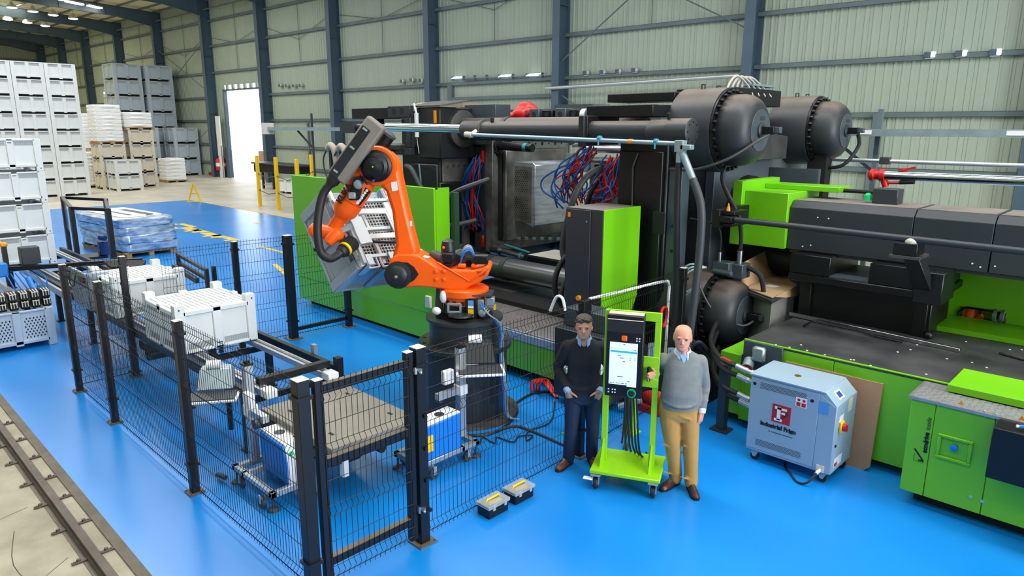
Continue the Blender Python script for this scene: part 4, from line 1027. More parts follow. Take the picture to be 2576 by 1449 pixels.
# ---- traverse cylinder along the front
t = thing('traverse_cylinder', 'long dark hydraulic cylinder with bright chrome rod along the top front of the press', 'cylinder', (-6.7, 7.9, 3.4))
put('barrel', MB().lathe((-8.3, 7.9, 3.575), (1, 0, 0), [(0, .135), (3.3, .135)], 32), M['cyl_dark'], t)
put('head', MB().lathe((-8.74, 7.9, 3.585), (1, 0, 0), [(0, .14), (.4, .14), (.42, .155), (.47, .155), (.48, .135)], 32), M['dusty'], t)
put('end_cap', MB().lathe((-5.15, 7.9, 3.57), (1, 0, 0), [(0, .135), (.02, .15), (.3, .15), (.3, .165), (.6, .165), (.61, .15)], 32), M['cyl_dark'], t)
put('rod', MB().cyl((-10.9, 7.9, 3.62), (-8.7, 7.9, 3.59), .075, n=24), M['chrome'], t)
put('rod_eye', MB().cyl((-12.3, 7.9, 3.63), (-10.9, 7.9, 3.62), .055, n=16).box(-12.35, -11.9, 7.8, 8.1, 3.5, 3.72), M['charcoal'], t)
b_ = MB()
for k in range(8):
    a = 2 * PI * k / 8; b_.cyl((-4.55, 7.9 + .12 * math.cos(a), 3.57 + .12 * math.sin(a)), (-4.535, 7.9 + .12 * math.cos(a), 3.57 + .12 * math.sin(a)), .012, n=6)
put('bolt_ring', b_, M['black'], t, kind='stuff')
put('support', MB().box(-6.22, -6.08, 7.75, 8.5, 3.38, 3.78), M['black'], t, bevel=.01)
put('port', MB().cyl((-4.85, 7.85, 3.72), (-4.85, 7.82, 3.8), .02).cyl((-8.05, 7.85, 3.7), (-8.05, 7.85, 3.76), .03), M['matte_black'], t)
# ---- steel pipe below it, with hoses
t = thing('hydraulic_pipe', 'thin silver hydraulic pipe with teal bands and black hose ends in front of the press', 'pipe', (-6.4, 7.6, 3.4))
put('pipe', MB().cyl((-8.32, 7.6, 3.505), (-4.55, 7.6, 3.43), .028, n=12), M['galv'], t)
put('fitting', MB().cyl((-8.4, 7.6, 3.51), (-8.25, 7.6, 3.505), .045, n=10).cyl((-8.32, 7.6, 3.48), (-8.32, 7.75, 3.56), .035, n=8), M['cream_plastic'], t)
put('elbow', MB().box(-4.58, -4.46, 7.55, 7.65, 3.33, 3.47).box(-4.5, -4.36, 7.55, 7.65, 3.36, 3.42).cyl((-4.53, 7.6, 3.2), (-4.53, 7.6, 3.36), .04), M['galv'], t, bevel=.006)
put('ferrule', MB().cyl((-4.5, 7.6, 3.34), (-4.33, 7.6, 3.02), .045, n=12), M['galv'], t)
for px in (1500, 1642):
    p = AY(px, 348 if px < 1600 else 356, 7.56)
    put('band', MB().lathe((p.x, 7.6, p.z), (1, 0, 0), [(0, .034), (.05, .034)], 12).cyl((p.x + .02, 7.58, p.z + .03), (p.x + .02, 7.58, p.z - .09), .012), M['teal'], t)
put('tag', MB().lathe((-5.28, 7.6, 3.446), (1, 0, 0), [(0, .031), (.06, .031)], 12), M['amber'], t)
put('hose', MB().tube(bez((-4.33, 7.6, 3.02), (-4.2, 7.6, 2.72), (-4.17, 7.6, 2.3), (-4.2, 7.6, 1.6), (-4.3, 7.65, .6), n=10), .05, 10), M['rubber_grey'], t)
put('hose', MB().tube(bez((-4.53, 7.6, 3.2), (-4.52, 7.6, 2.6), (-4.5, 7.65, 1.6), (-4.5, 7.65, .6), n=10), .042, 10), M['rubber'], t)
# ---- mould halves
t = thing('mould_half', 'moving mould half with perforated shiny core box facing right', 'mould', (-9.9, 10.4, .76))
put('clamp_plate', MB().box(-10.05, -9.735, 9.3, 11.6, 1.2, 3.42), M['slate'], t, bevel=.008)
put('frame_plate', MB().box(-9.73, -9.54, 9.3, 11.55, 1.25, 3.4), mat('frame_steel', (150, 150, 150), .36, metal=.5, vscale=5, rgb2=(118, 112, 106)), t, bevel=.008)
put('inner_frame', MB().box(-9.54, -9.42, 9.55, 11.35, 1.45, 3.2), M['mould_dark'], t, bevel=.02)
put('core', MB().prism([(-9.48, 9.8, 1.9), (-9.48, 9.8, 2.98), (-9.0, 9.8, 2.98), (-8.92, 9.88, 2.94), (-8.92, 9.88, 1.78), (-9.0, 9.8, 1.74)][:2] + [(-8.95, 9.8, 2.98), (-8.9, 9.8, 2.93), (-8.9, 9.8, 1.78), (-8.95, 9.8, 1.76)], (0, 1.17, 0)), M['mould_steel'], t, bevel=.012)
put('core_side', MB().box(-9.5, -8.98, 9.79, 9.8, 1.84, 2.9), M['mould_dark'], t)
pf = MB()
for q in (0, 1):
    for i in range(7):
        for j in range(11):
            pf.cyl((-9.42 + i * .052 + (.026 if j % 2 else 0), 9.787, 1.9 + q * .52 + j * .04), (-9.42 + i * .052 + (.026 if j % 2 else 0), 9.79, 1.9 + q * .52 + j * .04), .011, n=6)
put('perforation', pf, M['slot'], t, kind='stuff')
put('groove', MB().tube(bez((-9.54, 9.36, 3.2), (-9.53, 9.45, 3.14), (-9.53, 9.5, 2.95), (-9.53, 9.5, 1.5), n=6), .05, 8), M['slot'], t)
put('plate_row', MB().obox((-9.535, 10.5, 3.3), (.006, 0, 0), (0, .95, 0), (0, 0, .085)), M['steel'], t)
hh = MB()
for k in range(9): hh.cyl((-9.532, 9.7 + .2 * k, 3.31), (-9.525, 9.7 + .2 * k, 3.31), .02 + .015 * (k % 2), n=10)
put('hole', hh, M['slot'], t, kind='stuff')
for z in (3.08, 1.45):
    put('handle', MB().box(-9.82, -9.74, 9.24, 9.3, z - .14, z + .12), M['red'], t, bevel=.02)
    put('bolt', MB().cyl((-9.9, 9.27, z + .22), (-9.9, 9.3, z + .22), .05, n=12), M['black'], t)
put('guide_pin', MB().cyl((-9.62, 9.45, 3.28), (-8.65, 9.45, 3.26), .075, n=16).cyl((-9.62, 9.45, 3.28), (-9.5, 9.45, 3.28), .12, n=16), M['dark'], t)
put('guide_pin', MB().cyl((-9.62, 9.4, 1.3), (-8.75, 9.4, 1.24), .07, n=16).cyl((-9.62, 9.4, 1.3), (-9.4, 9.4, 1.3), .11, n=16), M['steel'], t)
put('pin_band', MB().lathe((-8.85, 9.45, 3.265), (1, 0, 0), [(0, .08), (.08, .08)], 14), M['teal'], t)
put('pin_band', MB().lathe((-8.88, 9.4, 1.25), (1, 0, 0), [(0, .075), (.06, .075)], 14), M['teal'], t)
put('teal_tube', MB().cyl((-9.3, 9.4, 1.42), (-8.6, 9.35, 1.36), .022, n=8), M['teal'], t)
put('latch_plate', MB().bar((-9.6, 9.42, 1.5), (-9.6, 9.65, 1.72), .05, .09).bar((-9.6, 9.55, 1.44), (-9.6, 9.78, 1.66), .05, .09), M['cream_plastic'], t)
put('lower_bar', MB().box(-9.4, -7.5, 9.6, 9.75, 1.05, 1.22), M['dark'], t)
lb = MB()
for k in range(7): lb.cb((-9.1 + .2 * k, 9.58, 1.55 + .02 * k), .07, .03, .05)
put('coupling', lb, M['alu'], t, kind='stuff')
# fixed half
t = thing('mould_half', 'fixed mould half on the black platen, wrapped in red and blue hoses', 'mould', (-6.9, 10.4, .76))
put('clamp_plate', MB().box(-6.5, -6.18, 9.2, 11.6, 1.2, 3.2), M['charcoal'], t, bevel=.01)
put('cavity_block', MB().box(-7.3, -6.5, 9.4, 11.5, 1.35, 3.1), M['mould_dark'], t, bevel=.01)
put('top_plate', MB().prism([(-8.1, 9.9, 3.28), (-6.9, 9.9, 3.28), (-6.7, 11.5, 3.4), (-8.1, 11.5, 3.4)], (0, 0, .04)), M['steel'], t)
put('coupling_bar', MB().cyl((-7.35, 9.3, 3.28), (-6.55, 9.3, 3.28), .06, n=12), M['alu'], t)
put('teal_tube', MB().cyl((-8.1, 9.3, 3.42), (-6.9, 9.3, 3.42), .05, n=12), M['teal'], t)
put('white_block', MB().box(-7.5, -7.0, 9.25, 9.4, 2.9, 3.05).box(-7.7, -7.55, 9.25, 9.4, 2.6, 3.2), M['alu'], t)
put('distributor', MB().box(-6.3, -5.95, 8.95, 9.1, 2.75, 2.95).box(-6.9, -6.3, 9.0, 9.2, 2.85, 3.05), M['black'], t, bevel=.01)
# hose bundles
def hoses(label, n, src, dst, mid, colours, r=.012, seed=1):
    R_ = random.Random(seed); t = thing('hose_bundle', label, 'hoses', dst)
    for k in range(n):
        a = V(src) + V((R_.uniform(-.12, .12), R_.uniform(-.04, .04), R_.uniform(-.1, .1)))
        b = V(dst) + V((R_.uniform(-.22, .22), R_.uniform(-.05, .05), R_.uniform(-.1, .1)))
        m = (a + b) / 2 + V((mid[0] * R_.uniform(.3, 1.2) * (1 if R_.random() < .75 else -.6), -abs(mid[1]) * R_.uniform(.2, 1), mid[2] * R_.uniform(.4, 1)))
        c = colours[k % len(colours)]
        put('red_hose' if c == 'red_hose' else 'blue_hose', MB().tube(bez(a, a.lerp(m, .5) + V((R_.uniform(-.12, .12), -.06, R_.uniform(-.1, .1))), m, m.lerp(b, .5) + V((R_.uniform(-.15, .15), -.05, R_.uniform(-.05, .05))), b, n=6), r, 6), M[c], t)
    return t
hoses('red and blue hose bundle on the moving mould half, left', 22, AY(1200, 402, 9.22), AY(1198, 572, 9.22), (-.22, .15, 0), ['blue_hose', 'red_hose', 'blue_hose'], seed=2)
hoses('hanging red and blue hose bundle at the fixed mould half, beside the black hose', 22, AY(1488, 378, 9.0), AY(1440, 505, 9.0), (-.25, .2, 0), ['blue_hose', 'red_hose', 'blue_hose', 'red_hose'], seed=5)
hoses('tangle of red and blue hoses before the black platen, above the grey cabinet', 26, AY(1545, 400, 8.7), AY(1500, 520, 8.7), (.2, .2, -.15), ['red_hose', 'red_hose', 'blue_hose'], seed=9)
hoses('loose blue hose loops in front of the shiny core box', 5, AY(1450, 400, 9.0), AY(1425, 520, 9.0), (-.4, .2, 0), ['blue_hose'], r=.014, seed=12)
t = thing('corrugated_hose', 'fat black hoses hanging from the fixed platen left of the grey cabinet', 'hose', (-6.3, 8, .8))
hpt = lambda L, y: bez(*[AY(px, py, y + dy) for px, py, dy in L], n=8)
put('hose', MB().tube(hpt([(1512, 424, .5), (1488, 434, .3), (1462, 462, .1), (1440, 510, 0), (1424, 570, 0), (1415, 625, 0), (1424, 665, 0), (1436, 700, .1)], 7.9), .048, 10), M['rubber_grey'], t)
put('hose', MB().tube(hpt([(1430, 640, .1), (1410, 664, 0), (1396, 705, -.1), (1400, 748, -.1), (1418, 778, 0), (1440, 795, .1)], 7.8), .042, 10), M['rubber'], t)
put('hose', MB().tube(hpt([(1440, 690, .1), (1420, 712, 0), (1412, 750, -.1), (1424, 780, 0), (1445, 792, .1)], 7.9), .036, 10), M['rubber'], t)
put('hose', MB().tube(hpt([(1530, 440, .5), (1508, 452, .4), (1488, 480, .3), (1475, 520, .3)], 8.2), .04, 10), M['rubber'], t)
t = thing('red_cover', 'red protective cover draped over a part on top of the press', 'cover', ax(1318, 290, 10.4))
c = ax(1318, 285, 10.4)
b = MB()
for dx, dy, dz, r1, r2, r3 in ((-.12, 0, -.06, .3, .3, .12), (.02, .05, .06, .2, .25, .17), (.2, 0, 0, .16, .2, .16), (.05, -.1, -.02, .22, .2, .16)):
    b.ball((c.x + dx, c.y + dy, c.z + dz), r1, r2, r3, 14, 8)
o = put('drape', b, M['red'], t)
rm_ = o.modifiers.new('remesh', 'REMESH'); rm_.mode = 'VOXEL'; rm_.voxel_size = .025; rm_.use_smooth_shade = True
sm_ = o.modifiers.new('smooth', 'SMOOTH'); sm_.iterations = 4
t = thing('linkage_frame', 'row of grey bored blocks on top of the press behind the front tie bar', 'machine part', (-9.4, 10.4, 3.9))
for k in range(6):
    x = -10.1 + k * .33
    q = put('block', MB().box(x, x + .26, 10.2, 10.6, 3.72, 3.98 - .03 * (k % 2)), M['slate' if k % 2 == 0 else 'black'], t, bevel=.015)
    put('bore', MB().cyl((x + .13, 10.19, 3.87), (x + .13, 10.2, 3.87), .05, n=12), M['slot'], q)
put('dust_sheet', MB().ball((-12.2, 10.0, 4.0), .7, .4, .16, 18, 8).box(-12.0, -10.9, 9.8, 10.3, 4.02, 4.12), mat('dust_beige', (150, 138, 122), .8), t)
put('motor', MB().box(-8.0, -6.9, 10.3, 10.9, 3.7, 4.0).lathe((-8.1, 10.3, 3.85), (1, 0, 0), [(0, .12), (.1, .14)], 16), M['slate'], t, bevel=.02)
put('white_knob', MB().cyl((-8.15, 10.25, 3.86), (-8.05, 10.25, 3.86), .1, n=14), M['white'], t)
# ---- control cabinet with green side
t = thing('control_cabinet', 'tall dark grey control cabinet with lime green side panel before the press', 'cabinet', (-5.7, 7.7, .7))
put('body', MB().box(-6.05, -5.42, 7.3, 8.1, .73, 2.56), M['charcoal'], t, bevel=.008)
put('door', MB().box(-6.04, -5.62, 7.285, 7.3, .74, 2.55), M['charcoal'], t, bevel=.004)
put('top_dust', MB().box(-6.05, -5.42, 7.3, 8.1, 2.56, 2.566), mat('grey_dust', (120, 112, 108), .8), t)
put('green_side', MB().prism([(-5.42, 7.3, .72), (-5.42, 7.3, 2.57), (-5.42, 8.13, 2.57), (-5.42, 8.13, 1.3), (-5.42, 7.95, 1.0), (-5.42, 7.95, .72)], (.02, 0, 0)), M['green'], t, bevel=.004)
p = AY(1457, 749, 7.285)
put('button', MB().cyl((p.x, 7.285, p.z), (p.x, 7.25, p.z), .035, n=14), M['amber'], t)
put('label', MB().box(-6.0, -5.96, 7.28, 7.285, 2.44, 2.5), M['amber'], t)
put('lamp', MB().cyl((-5.68, 7.28, 2.4), (-5.68, 7.285, 2.4), .012, n=8), M['print_blue'], t)
t = thing('grey_cabinet', 'small grey and white cabinet behind the man in the navy sweater', 'cabinet', (-5.0, 7.0, 0))
put('body', MB().box(-5.75, -4.95, 6.75, 7.25, .1, 1.05), M['charcoal'], t, bevel=.01)
put('panel', MB().box(-5.0, -4.94, 6.7, 7.5, .35, 1.0), M['white'], t)
put('box', MB().box(-5.7, -5.0, 6.9, 7.25, 1.05, 1.3), M['slate'], t, bevel=.01)
put('hinge', MB().tube(bez((-5.7, 6.6, 1.3), (-5.6, 6.6, 1.5), (-5.5, 6.6, 1.5), (-5.45, 6.6, 1.35), n=5), .02), M['white'], t)
# rail bar and red hose ring at the fence behind the stand
t = thing('bent_handrail', 'white bent hand rail above the mesh fence behind the operator stand', 'rail', (-4.6, 7, 0))
q1, q2 = AX(1482, 752, -4.75), AX(1678, 706, -4.68)
put('rail', MB().tube(bez(q1, q1.lerp(q2, .5), q2 - V((0, .08, .0)), q2 + V((0, .05, -.06)), q2 + V((0, .06, -.3)), q2 + V((0, .06, -1.2)), n=6), .018, 8), M['white'], t)
put('bracket', MB().cb(q1 + V((0, -.03, -.1)), .06, .1, .2), M['black'], t, bevel=.01)
t = thing('hose_ring', 'looped red hose hanging on the dark machine behind the bald man', 'hose', (-4.62, 7.7, 1))
p = AX(1670, 797, -4.6); ring = []
for k in range(17):
    a = 2 * PI * k / 16; ring.append((p.x, p.y + .07 * math.cos(a) * (1 + .3 * math.sin(a)), p.z + .13 * math.sin(a)))
put('loop', MB().tube(ring, .018, 7), M['red_hose'], t)
# ================================================================== injection side
# ---- base with black deck and green skirt
t = thing('injection_bed', 'long green base with dirty black deck under the injection unit', 'machine base', (-1.5, 8.6, 0))
put('deck_plate', MB().box(-3.58, 3, 7.74, 12.2, 1.1, 1.125), M['deck'], t, bevel=.004)
xs = AY(2088, 1000, 7.74).x
put('skirt_panel', MB().box(-3.58, xs - .004, 7.74, 7.78, .1, 1.1), M['green'], t, bevel=.004)
put('skirt_panel', MB().box(xs + .004, 3, 7.74, 7.78, .1, 1.1), M['green'], t, bevel=.004)
put('top_fold', MB().box(-3.58, 3, 7.735, 7.775, 1.125, 1.133), M['green'], t)
put('end_panel', MB().box(-3.58, -3.54, 7.78, 12.2, .1, 1.1), M['charcoal'], t)
put('plinth', MB().box(-3.5, 3, 7.95, 12, 0, .12), M['matte_black'], t)
put('end_box', MB().box(-3.9, -3.58, 7.8, 8.5, .12, .9), M['green'], t, bevel=.006)
a, b = AY(1872, 852, 7.7), AY(1966, 912, 7.7)
put('socket_plate', MB().box(a.x, b.x, 7.7, 7.735, .86, 1.13), M['slate'], t, bevel=.004)
put('socket_plate_back', MB().box(a.x - .01, a.x + .25, 7.69, 7.7, .8, .95), M['charcoal'], t)
so = put('socket', MB().box(a.x + .14, a.x + .29, 7.62, 7.7, .92, 1.1), M['galv'], t, bevel=.02)
put('socket_plug', MB().cyl((a.x + .1, 7.68, .9), (a.x + .13, 7.56, .84), .065, n=16), M['galv'], so)
put('socket_face', MB().lathe((a.x + .13, 7.56, .84), (.2, -.9, -.3), [(0, .06), (.01, .06), (.01, .045)], 16), M['red_dark'], so)
put('socket_hole', MB().lathe((a.x + .132, 7.55, .837), (.2, -.9, -.3), [(0, .025), (.004, .025)], 12), M['ink'], so)
for z in (0,):
    put('support_leg', MB().box(-3.72, -3.62, 7.45, 7.55, .02, .85).box(-3.78, -3.56, 7.4, 7.6, 0, .02), M['charcoal'], t)
sc_ = MB(); R_ = random.Random(4)
for px, py in ((1952, 868), (1986, 874), (2030, 882), (2075, 893), (2140, 905), (2148, 906), (2190, 920), (2228, 930), (2258, 886), (2290, 880), (2307, 868), (2382, 903), (2430, 860), (2445, 912), (2482, 925), (2540, 880), (2570, 880), (2330, 942), (2015, 868)):
    p = AZ(px, py, 1.125); sc_.cyl((p.x, p.y, 1.124), (p.x, p.y, 1.13), .012, n=8)
put('screw', sc_, M['white'], t, kind='stuff')
# loose bars on the deck
o = tag(put('steel_bar', MB().bar(AZ(1987, 789, 1.16), AZ(2415, 882, 1.15), .045, .05), M['steel'], bevel=.004), 'long grey steel bar lying on the black deck', 'bar')
t = thing('black_bar', 'thin black bent bar lying on the deck behind the steel bar', 'bar', AZ(2160, 832, 1.125))
put('rod', MB().tube([AZ(2022, 820, 1.15), AZ(2042, 808, 1.15), AZ(2160, 832, 1.15), AZ(2200, 845, 1.15), AZ(2270, 860, 1.15)], .014, 6), M['black'], t)
o = tag(put('rubber_strip', MB().prism([AZ(2512, 891, 1.13), AZ(2530, 886, 1.13), AZ(2620, 905, 1.13), AZ(2620, 920, 1.13)], (0, 0, .03)), M['dusty'], bevel=.006), 'flat grey strip lying on the deck at the right edge', 'strip')
o = tag(put('lid_plate', MB().prism([AZ(2424, 926, 1.2), AZ(2384, 966, 1.2), AZ(2384, 966, 1.2) + V((3, .0, 0)), AZ(2424, 926, 1.2) + V((3, 0, 0))], (0, 0, -.075)), M['green'], bevel=.006), 'yellow green cover plate lying on the deck behind the pump cabinet', 'cover')
# ---- injection unit
t = thing('injection_unit', 'dark grey injection unit with green head box, long cover and black pedestal', 'machine', (-2.5, 10.3, 1.12))
xa, xb = AY(2293, 600, 9.45).x, AY(2492, 640, 9.45).x
def cover(x0, x1):
    m_ = MB()
    m_.prism([(x0, 9.45, 2.0), (x0, 9.45, 2.57), (x0, 9.55, 2.66), (x0, 10.35, 2.66), (x0, 10.9, 2.45), (x0, 10.9, 2.0)], (x1 - x0, 0, 0))
    return m_
for x0, x1 in ((-3.87, xa - .005), (xa + .005, xb - .005), (xb + .005, 2.5)):
    put('cover_panel', cover(x0, x1), M['charcoal'], t, bevel=.006)
    put('top_dust', MB().box(x0 + .02, x1 - .02, 9.58, 10.3, 2.66, 2.664), mat('dust_film', (132, 122, 112), .85, vscale=2, rgb2=(104, 100, 96)), t)
put('under_rail', MB().box(-3.85, 2.5, 9.5, 9.56, 1.95, 2.0), M['rubber_grey'], t)
dots = MB()
for px, py in ((2057, 547), (2084, 550), (2039, 617), (2019, 620), (2255, 640), (2315, 646), (2446, 663), (2466, 672), (2503, 670), (2290, 637)):
    p = AY(px, py, 9.447); dots.cyl((p.x, 9.45, p.z), (p.x, 9.444, p.z), .01, n=8)
put('screw', dots, M['white'], t, kind='stuff')
hb = put('head_box', MB().box(-4.5, -3.88, 9.38, 10.46, 2.0, 2.76), M['green'], t, bevel=.006)
put('head_flange', MB().box(-4.64, -4.5, 9.28, 10.5, 2.0, 2.9), M['green'], t, bevel=.006)
put('head_lid', MB().box(-4.5, -3.45, 10.0, 10.46, 2.76, 2.83), M['green'], t, bevel=.006)
put('black_rod', MB().cyl((-3.5, 10.2, 2.78), (-3.05, 10.2, 2.78), .028, n=8), M['black'], t)
put('barrel', MB().lathe((-5.0, 10.3, 1.72), (1, 0, 0), [(0, .2), (.3, .2), (.32, .28), (1.2, .28)], 28), M['dark'], t)
ped = put('pedestal', MB().box(-3.62, -2.02, 9.42, 10.3, 1.125, 1.64), M['black'], t, bevel=.008)
put('pedestal_table', MB().box(-3.72, -1.92, 9.22, 10.4, 1.62, 1.72), M['black'], t, bevel=.01)
put('table_block', MB().box(-3.72, -3.2, 9.25, 10.35, 1.72, 1.98), M['black'], t, bevel=.008)
put('table_block', MB().box(-2.72, -1.95, 9.25, 10.35, 1.72, 1.98), M['black'], t, bevel=.008)
put('window_floor', MB().box(-3.2, -2.72, 9.25, 10.35, 1.72, 1.74), M['slate'], t)
put('end_block', MB().box(-2.15, -1.85, 9.0, 9.6, 1.62, 2.0), M['black'], t, bevel=.01)
put('corner_post', MB().box(-2.2, -2.05, 9.36, 9.44, 1.125, 1.66), M['black'], t, bevel=.005)
put('corner_post', MB().box(-3.6, -3.45, 9.36, 9.44, 1.125, 1.66), M['black'], t, bevel=.005)
put('foot_bolt', MB().ball((-2.0, 9.35, 1.17), .05), M['black'], t)
p = AY(2288, 628, 8.55)
put('stand_head', MB().box(p.x - .14, p.x + .1, 8.45, 8.75, p.z - .06, p.z + .08), M['black'], t, bevel=.006)
put('stand_plate', MB().box(p.x - .17, p.x + .14, 8.42, 8.8, p.z - .09, p.z - .06), M['dusty'], t)
put('stand_column', MB().prism([(p.x - .04, 8.5, p.z - .09), (p.x + .12, 8.5, p.z - .09), (p.x + .17, 9.1, 1.7), (p.x - .03, 9.1, 1.7)], (0, .25, 0)), M['dark'], t, bevel=.006)
put('grease_lump', MB().ball((p.x + .02, 8.5, p.z + .1), .07, .06, .05, 10, 6), M['cream_plastic'], t)
a, b = AY(1850, 553, 8.5), AY(2576, 633, 8.5)
put('guide_pipe', MB().cyl(a, b + (b - a) * .6, .038, n=16), M['charcoal'], t)
put('rod_end', MB().cyl(a - V((.06, 0, 0)), a + V((.05, 0, 0)), .03, n=10).box(a.x - .2, a.x - .02, 8.42, 8.6, a.z - .04, a.z + .04).box(a.x - .22, a.x - .02, 8.5, 8.9, a.z + .05, a.z + .1).box(a.x - .22, a.x - .04, 8.5, 8.9, a.z - .1, a.z - .06), M['black'], t, bevel=.006)
put('rod_bracket', MB().box(a.x - .3, a.x - .2, 8.45, 9.3, a.z - .12, a.z + .12), M['black'], t, bevel=.006)
put('grease_nipple', MB().cyl((a.x - .16, 8.6, a.z + .1), (a.x - .16, 8.6, a.z + .2), .03, .005, n=8), M['amber'], t)
# green service bay at the right
t = thing('service_bay', 'green sheet bay with black rimmed opening at the right edge behind the deck', 'cabinet', (-1.2, 10.5, 1.12))
yb = 10.55; x0 = AY(2392, 690, yb).x
oa, ob = AY(2414, 770, yb), AY(2524, 828, yb)
z0, z1 = 1.2, oa.z
put('back_sheet', MB().box(x0, oa.x, yb, yb + .03, 1.15, 2.02).box(ob.x, 2, yb, yb + .03, 1.15, 2.02).box(oa.x, ob.x, yb, yb + .03, z1, 2.02), M['green'], t)
put('rim', MB().tube([(oa.x, yb - .01, z0), (oa.x, yb - .01, z1 - .08), (oa.x + .04, yb - .01, z1 - .02), (oa.x + .1, yb - .01, z1), (ob.x - .1, yb - .01, z1), (ob.x - .04, yb - .01, z1 - .02), (ob.x, yb - .01, z1 - .08), (ob.x, yb - .01, z0)], .016, 6), M['black'], t)
put('ledge', MB().box(x0 - .25, 2, 9.82, yb, 1.125, 1.2), M['green'], t, bevel=.005)
put('side_sheet', MB().prism([(x0 - .12, 9.95, 1.2), (x0 - .12, 9.95, 1.55), (x0 - .05, yb, 1.68), (x0 - .05, yb, 1.2)], (.02, 0, 0)), M['green'], t)
put('back_plate', MB().box(oa.x - .1, ob.x + .1, yb + .4, yb + .42, 1.1, 1.7), M['green'], t)
put('inner_frame', MB().box(oa.x + .2, oa.x + .24, yb + .1, yb + .14, 1.1, 1.62).box(oa.x + .08, oa.x + .14, yb + .06, yb + .1, 1.1, 1.6), M['rubber_grey'], t)
put('orange_bellows', MB().lathe((oa.x + .1, yb + .12, 1.15), (.1, 0, 1), [(0, .08), (.2, .07), (.28, .03)], 12).ball((oa.x + .22, yb + .12, 1.2), .05), M['orange'], t)
for dx in (-.12, -.04):
    put('wheel', MB().lathe((ob.x + dx, yb + .05, 1.28), (1, -.15, 0), [(0, .1), (.04, .1), (.04, .06), (0, .06)], 20), M['galv'], t)
    put('valve', MB().cyl((ob.x + dx + .05, yb + .1, 1.28), (ob.x + dx + .05, yb + .2, 1.42), .03, n=10), M['brass'], t)
# ---- pump cabinet at the right front
t = thing('pump_cabinet', 'green pump cabinet with tread plate top and vertical black lettering at the right front', 'cabinet', (-.8, 7.5, 0))
YP = 7.2; xl = -1.60
x1, x2 = AY(2343, 1100, YP).x, AY(2489, 1150, YP).x
put('carcass', MB().box(xl + .02, 1.6, YP + .02, 7.74, .13, 1.08), M['green'], t)
put('front_panel', MB().box(xl, x1 - .003, YP, YP + .03, .13, 1.09), M['green'], t, bevel=.003)
d1 = put('door', MB().box(x1 + .003, x2 - .003, YP, YP + .03, .13, 1.09), M['green'], t, bevel=.003)
d2_ = put('door', MB().box(x2 + .003, 1.6, YP, YP + .03, .13, 1.09), M['green'], t, bevel=.003)
put('plinth', MB().box(xl + .1, 1.6, YP + .15, 7.74, 0, .13), M['matte_black'], t)
tp = put('tread_top', MB().box(xl - .03, 1.6, YP - .02, 7.76, 1.1, 1.112).box(xl - .03, 1.6, YP - .02, YP - .012, 1.085, 1.1), M['plate'], t)
tr = MB()
for i in range(60):
    for j in range(9):
        x = xl + .02 + i * .05; y = YP + .02 + j * .06
        s_ = 1 if (i + j) % 2 else -1
        tr.obox((x, y, 1.114), (.02, .01 * s_, 0), (-.004 * s_, .007, 0), (0, 0, .003))
put('tread_pattern', tr, M['alu'], tp, kind='stuff')
# recessed window with blue knob in the first door
wa, wb = AY(2370, 1098, YP), AY(2432, 1160, YP)
fz0, fz1 = wb.z - .01, wa.z
fr = MB().box(wa.x - .03, wb.x + .03, YP - .025, YP, fz1, fz1 + .03).box(wa.x - .03, wb.x + .03, YP - .025, YP, fz0 - .03, fz0).box(wa.x - .03, wa.x, YP - .025, YP, fz0, fz1).box(wb.x, wb.x + .03, YP - .025, YP, fz0, fz1)
put('recess_frame', fr, M['green'], d1, bevel=.006)
put('blue_knob', MB().lathe(((wa.x + wb.x) / 2, YP, (fz0 + fz1) / 2 + .02), (0, -1, 0), [(0, .03), (.03, .032), (.035, .02)], 16), M['unit_blue'], d1)
for px, py, d in ((2477, 1036, d1), (2505, 1043, d2_), (2441, 1250, d1), (2470, 1261, d2_)):
    p = AY(px, py, YP); put('lock', MB().lathe((p.x, YP, p.z), (0, -1, 0), [(0, .017), (.006, .015), (.008, .008)], 12), M['alu'], d)
for px, py in ((2418, 1013), (2571, 1052)):
    p = AY(px, py, YP); put('warning_mark', MB().prism([(p.x - .026, YP - .002, p.z - .02), (p.x + .026, YP - .002, p.z - .02), (p.x, YP - .002, p.z + .024)], (0, .002, 0)), M['amber'], t)
a, b = AY(2501, 1065, 6.95), AY(2484, 1205, 6.95)
bbx = put('black_box', MB().box(a.x + .0, 1.5, 6.93, YP, b.z + .02, a.z - .03), M['black'], t, bevel=.006)
p = AZ(2564, 1073, a.z)
put('pen', MB().cyl(p, p + V((.16, .05, .02)), .016, n=8), M['unit_blue'], bbx)
put('pen_tip', MB().cyl(p - V((.02, .006, 0)), p, .014, n=8), M['white'], bbx)
bl_ = AY(2330, 1141, YP - .004); tl_ = AY(2341, 1053, YP - .004)
Lz = tl_.z - bl_.z
words('lettering', 'ecodrive', .06, (x1 - .02, YP - .003, bl_.z), (0, 0, 1), (-1, 0, 0), M['ink'], t, bold=.003, shear=.1)
words('lettering', 'inside', .056, (x1 - .02, YP - .003, bl_.z + Lz * .66), (0, 0, 1), (-1, 0, 0), mat('ink_green', (20, 66, 22), .6), t, shear=.1)
ck = MB()
c = AY(2320, 1151, YP - .003)
ck.bar((c.x + .012, YP - .002, c.z - .035), (c.x - .075, YP - .002, c.z + .07), .014, .003, (0, 1, 0)).bar((c.x + .012, YP - .002, c.z - .035), (c.x - .03, YP - .002, c.z - .035), .014, .003, (0, 1, 0))
put('check_mark', ck, M['ink'], t)
bxm = MB()
for (p_, q_) in (((-.07, -.05), (.02, -.05)), ((-.07, -.05), (-.07, .02))): bxm.bar((c.x + p_[0], YP - .0015, c.z + p_[1]), (c.x + q_[0], YP - .0015, c.z + q_[1]), .004, .002, (0, 1, 0))
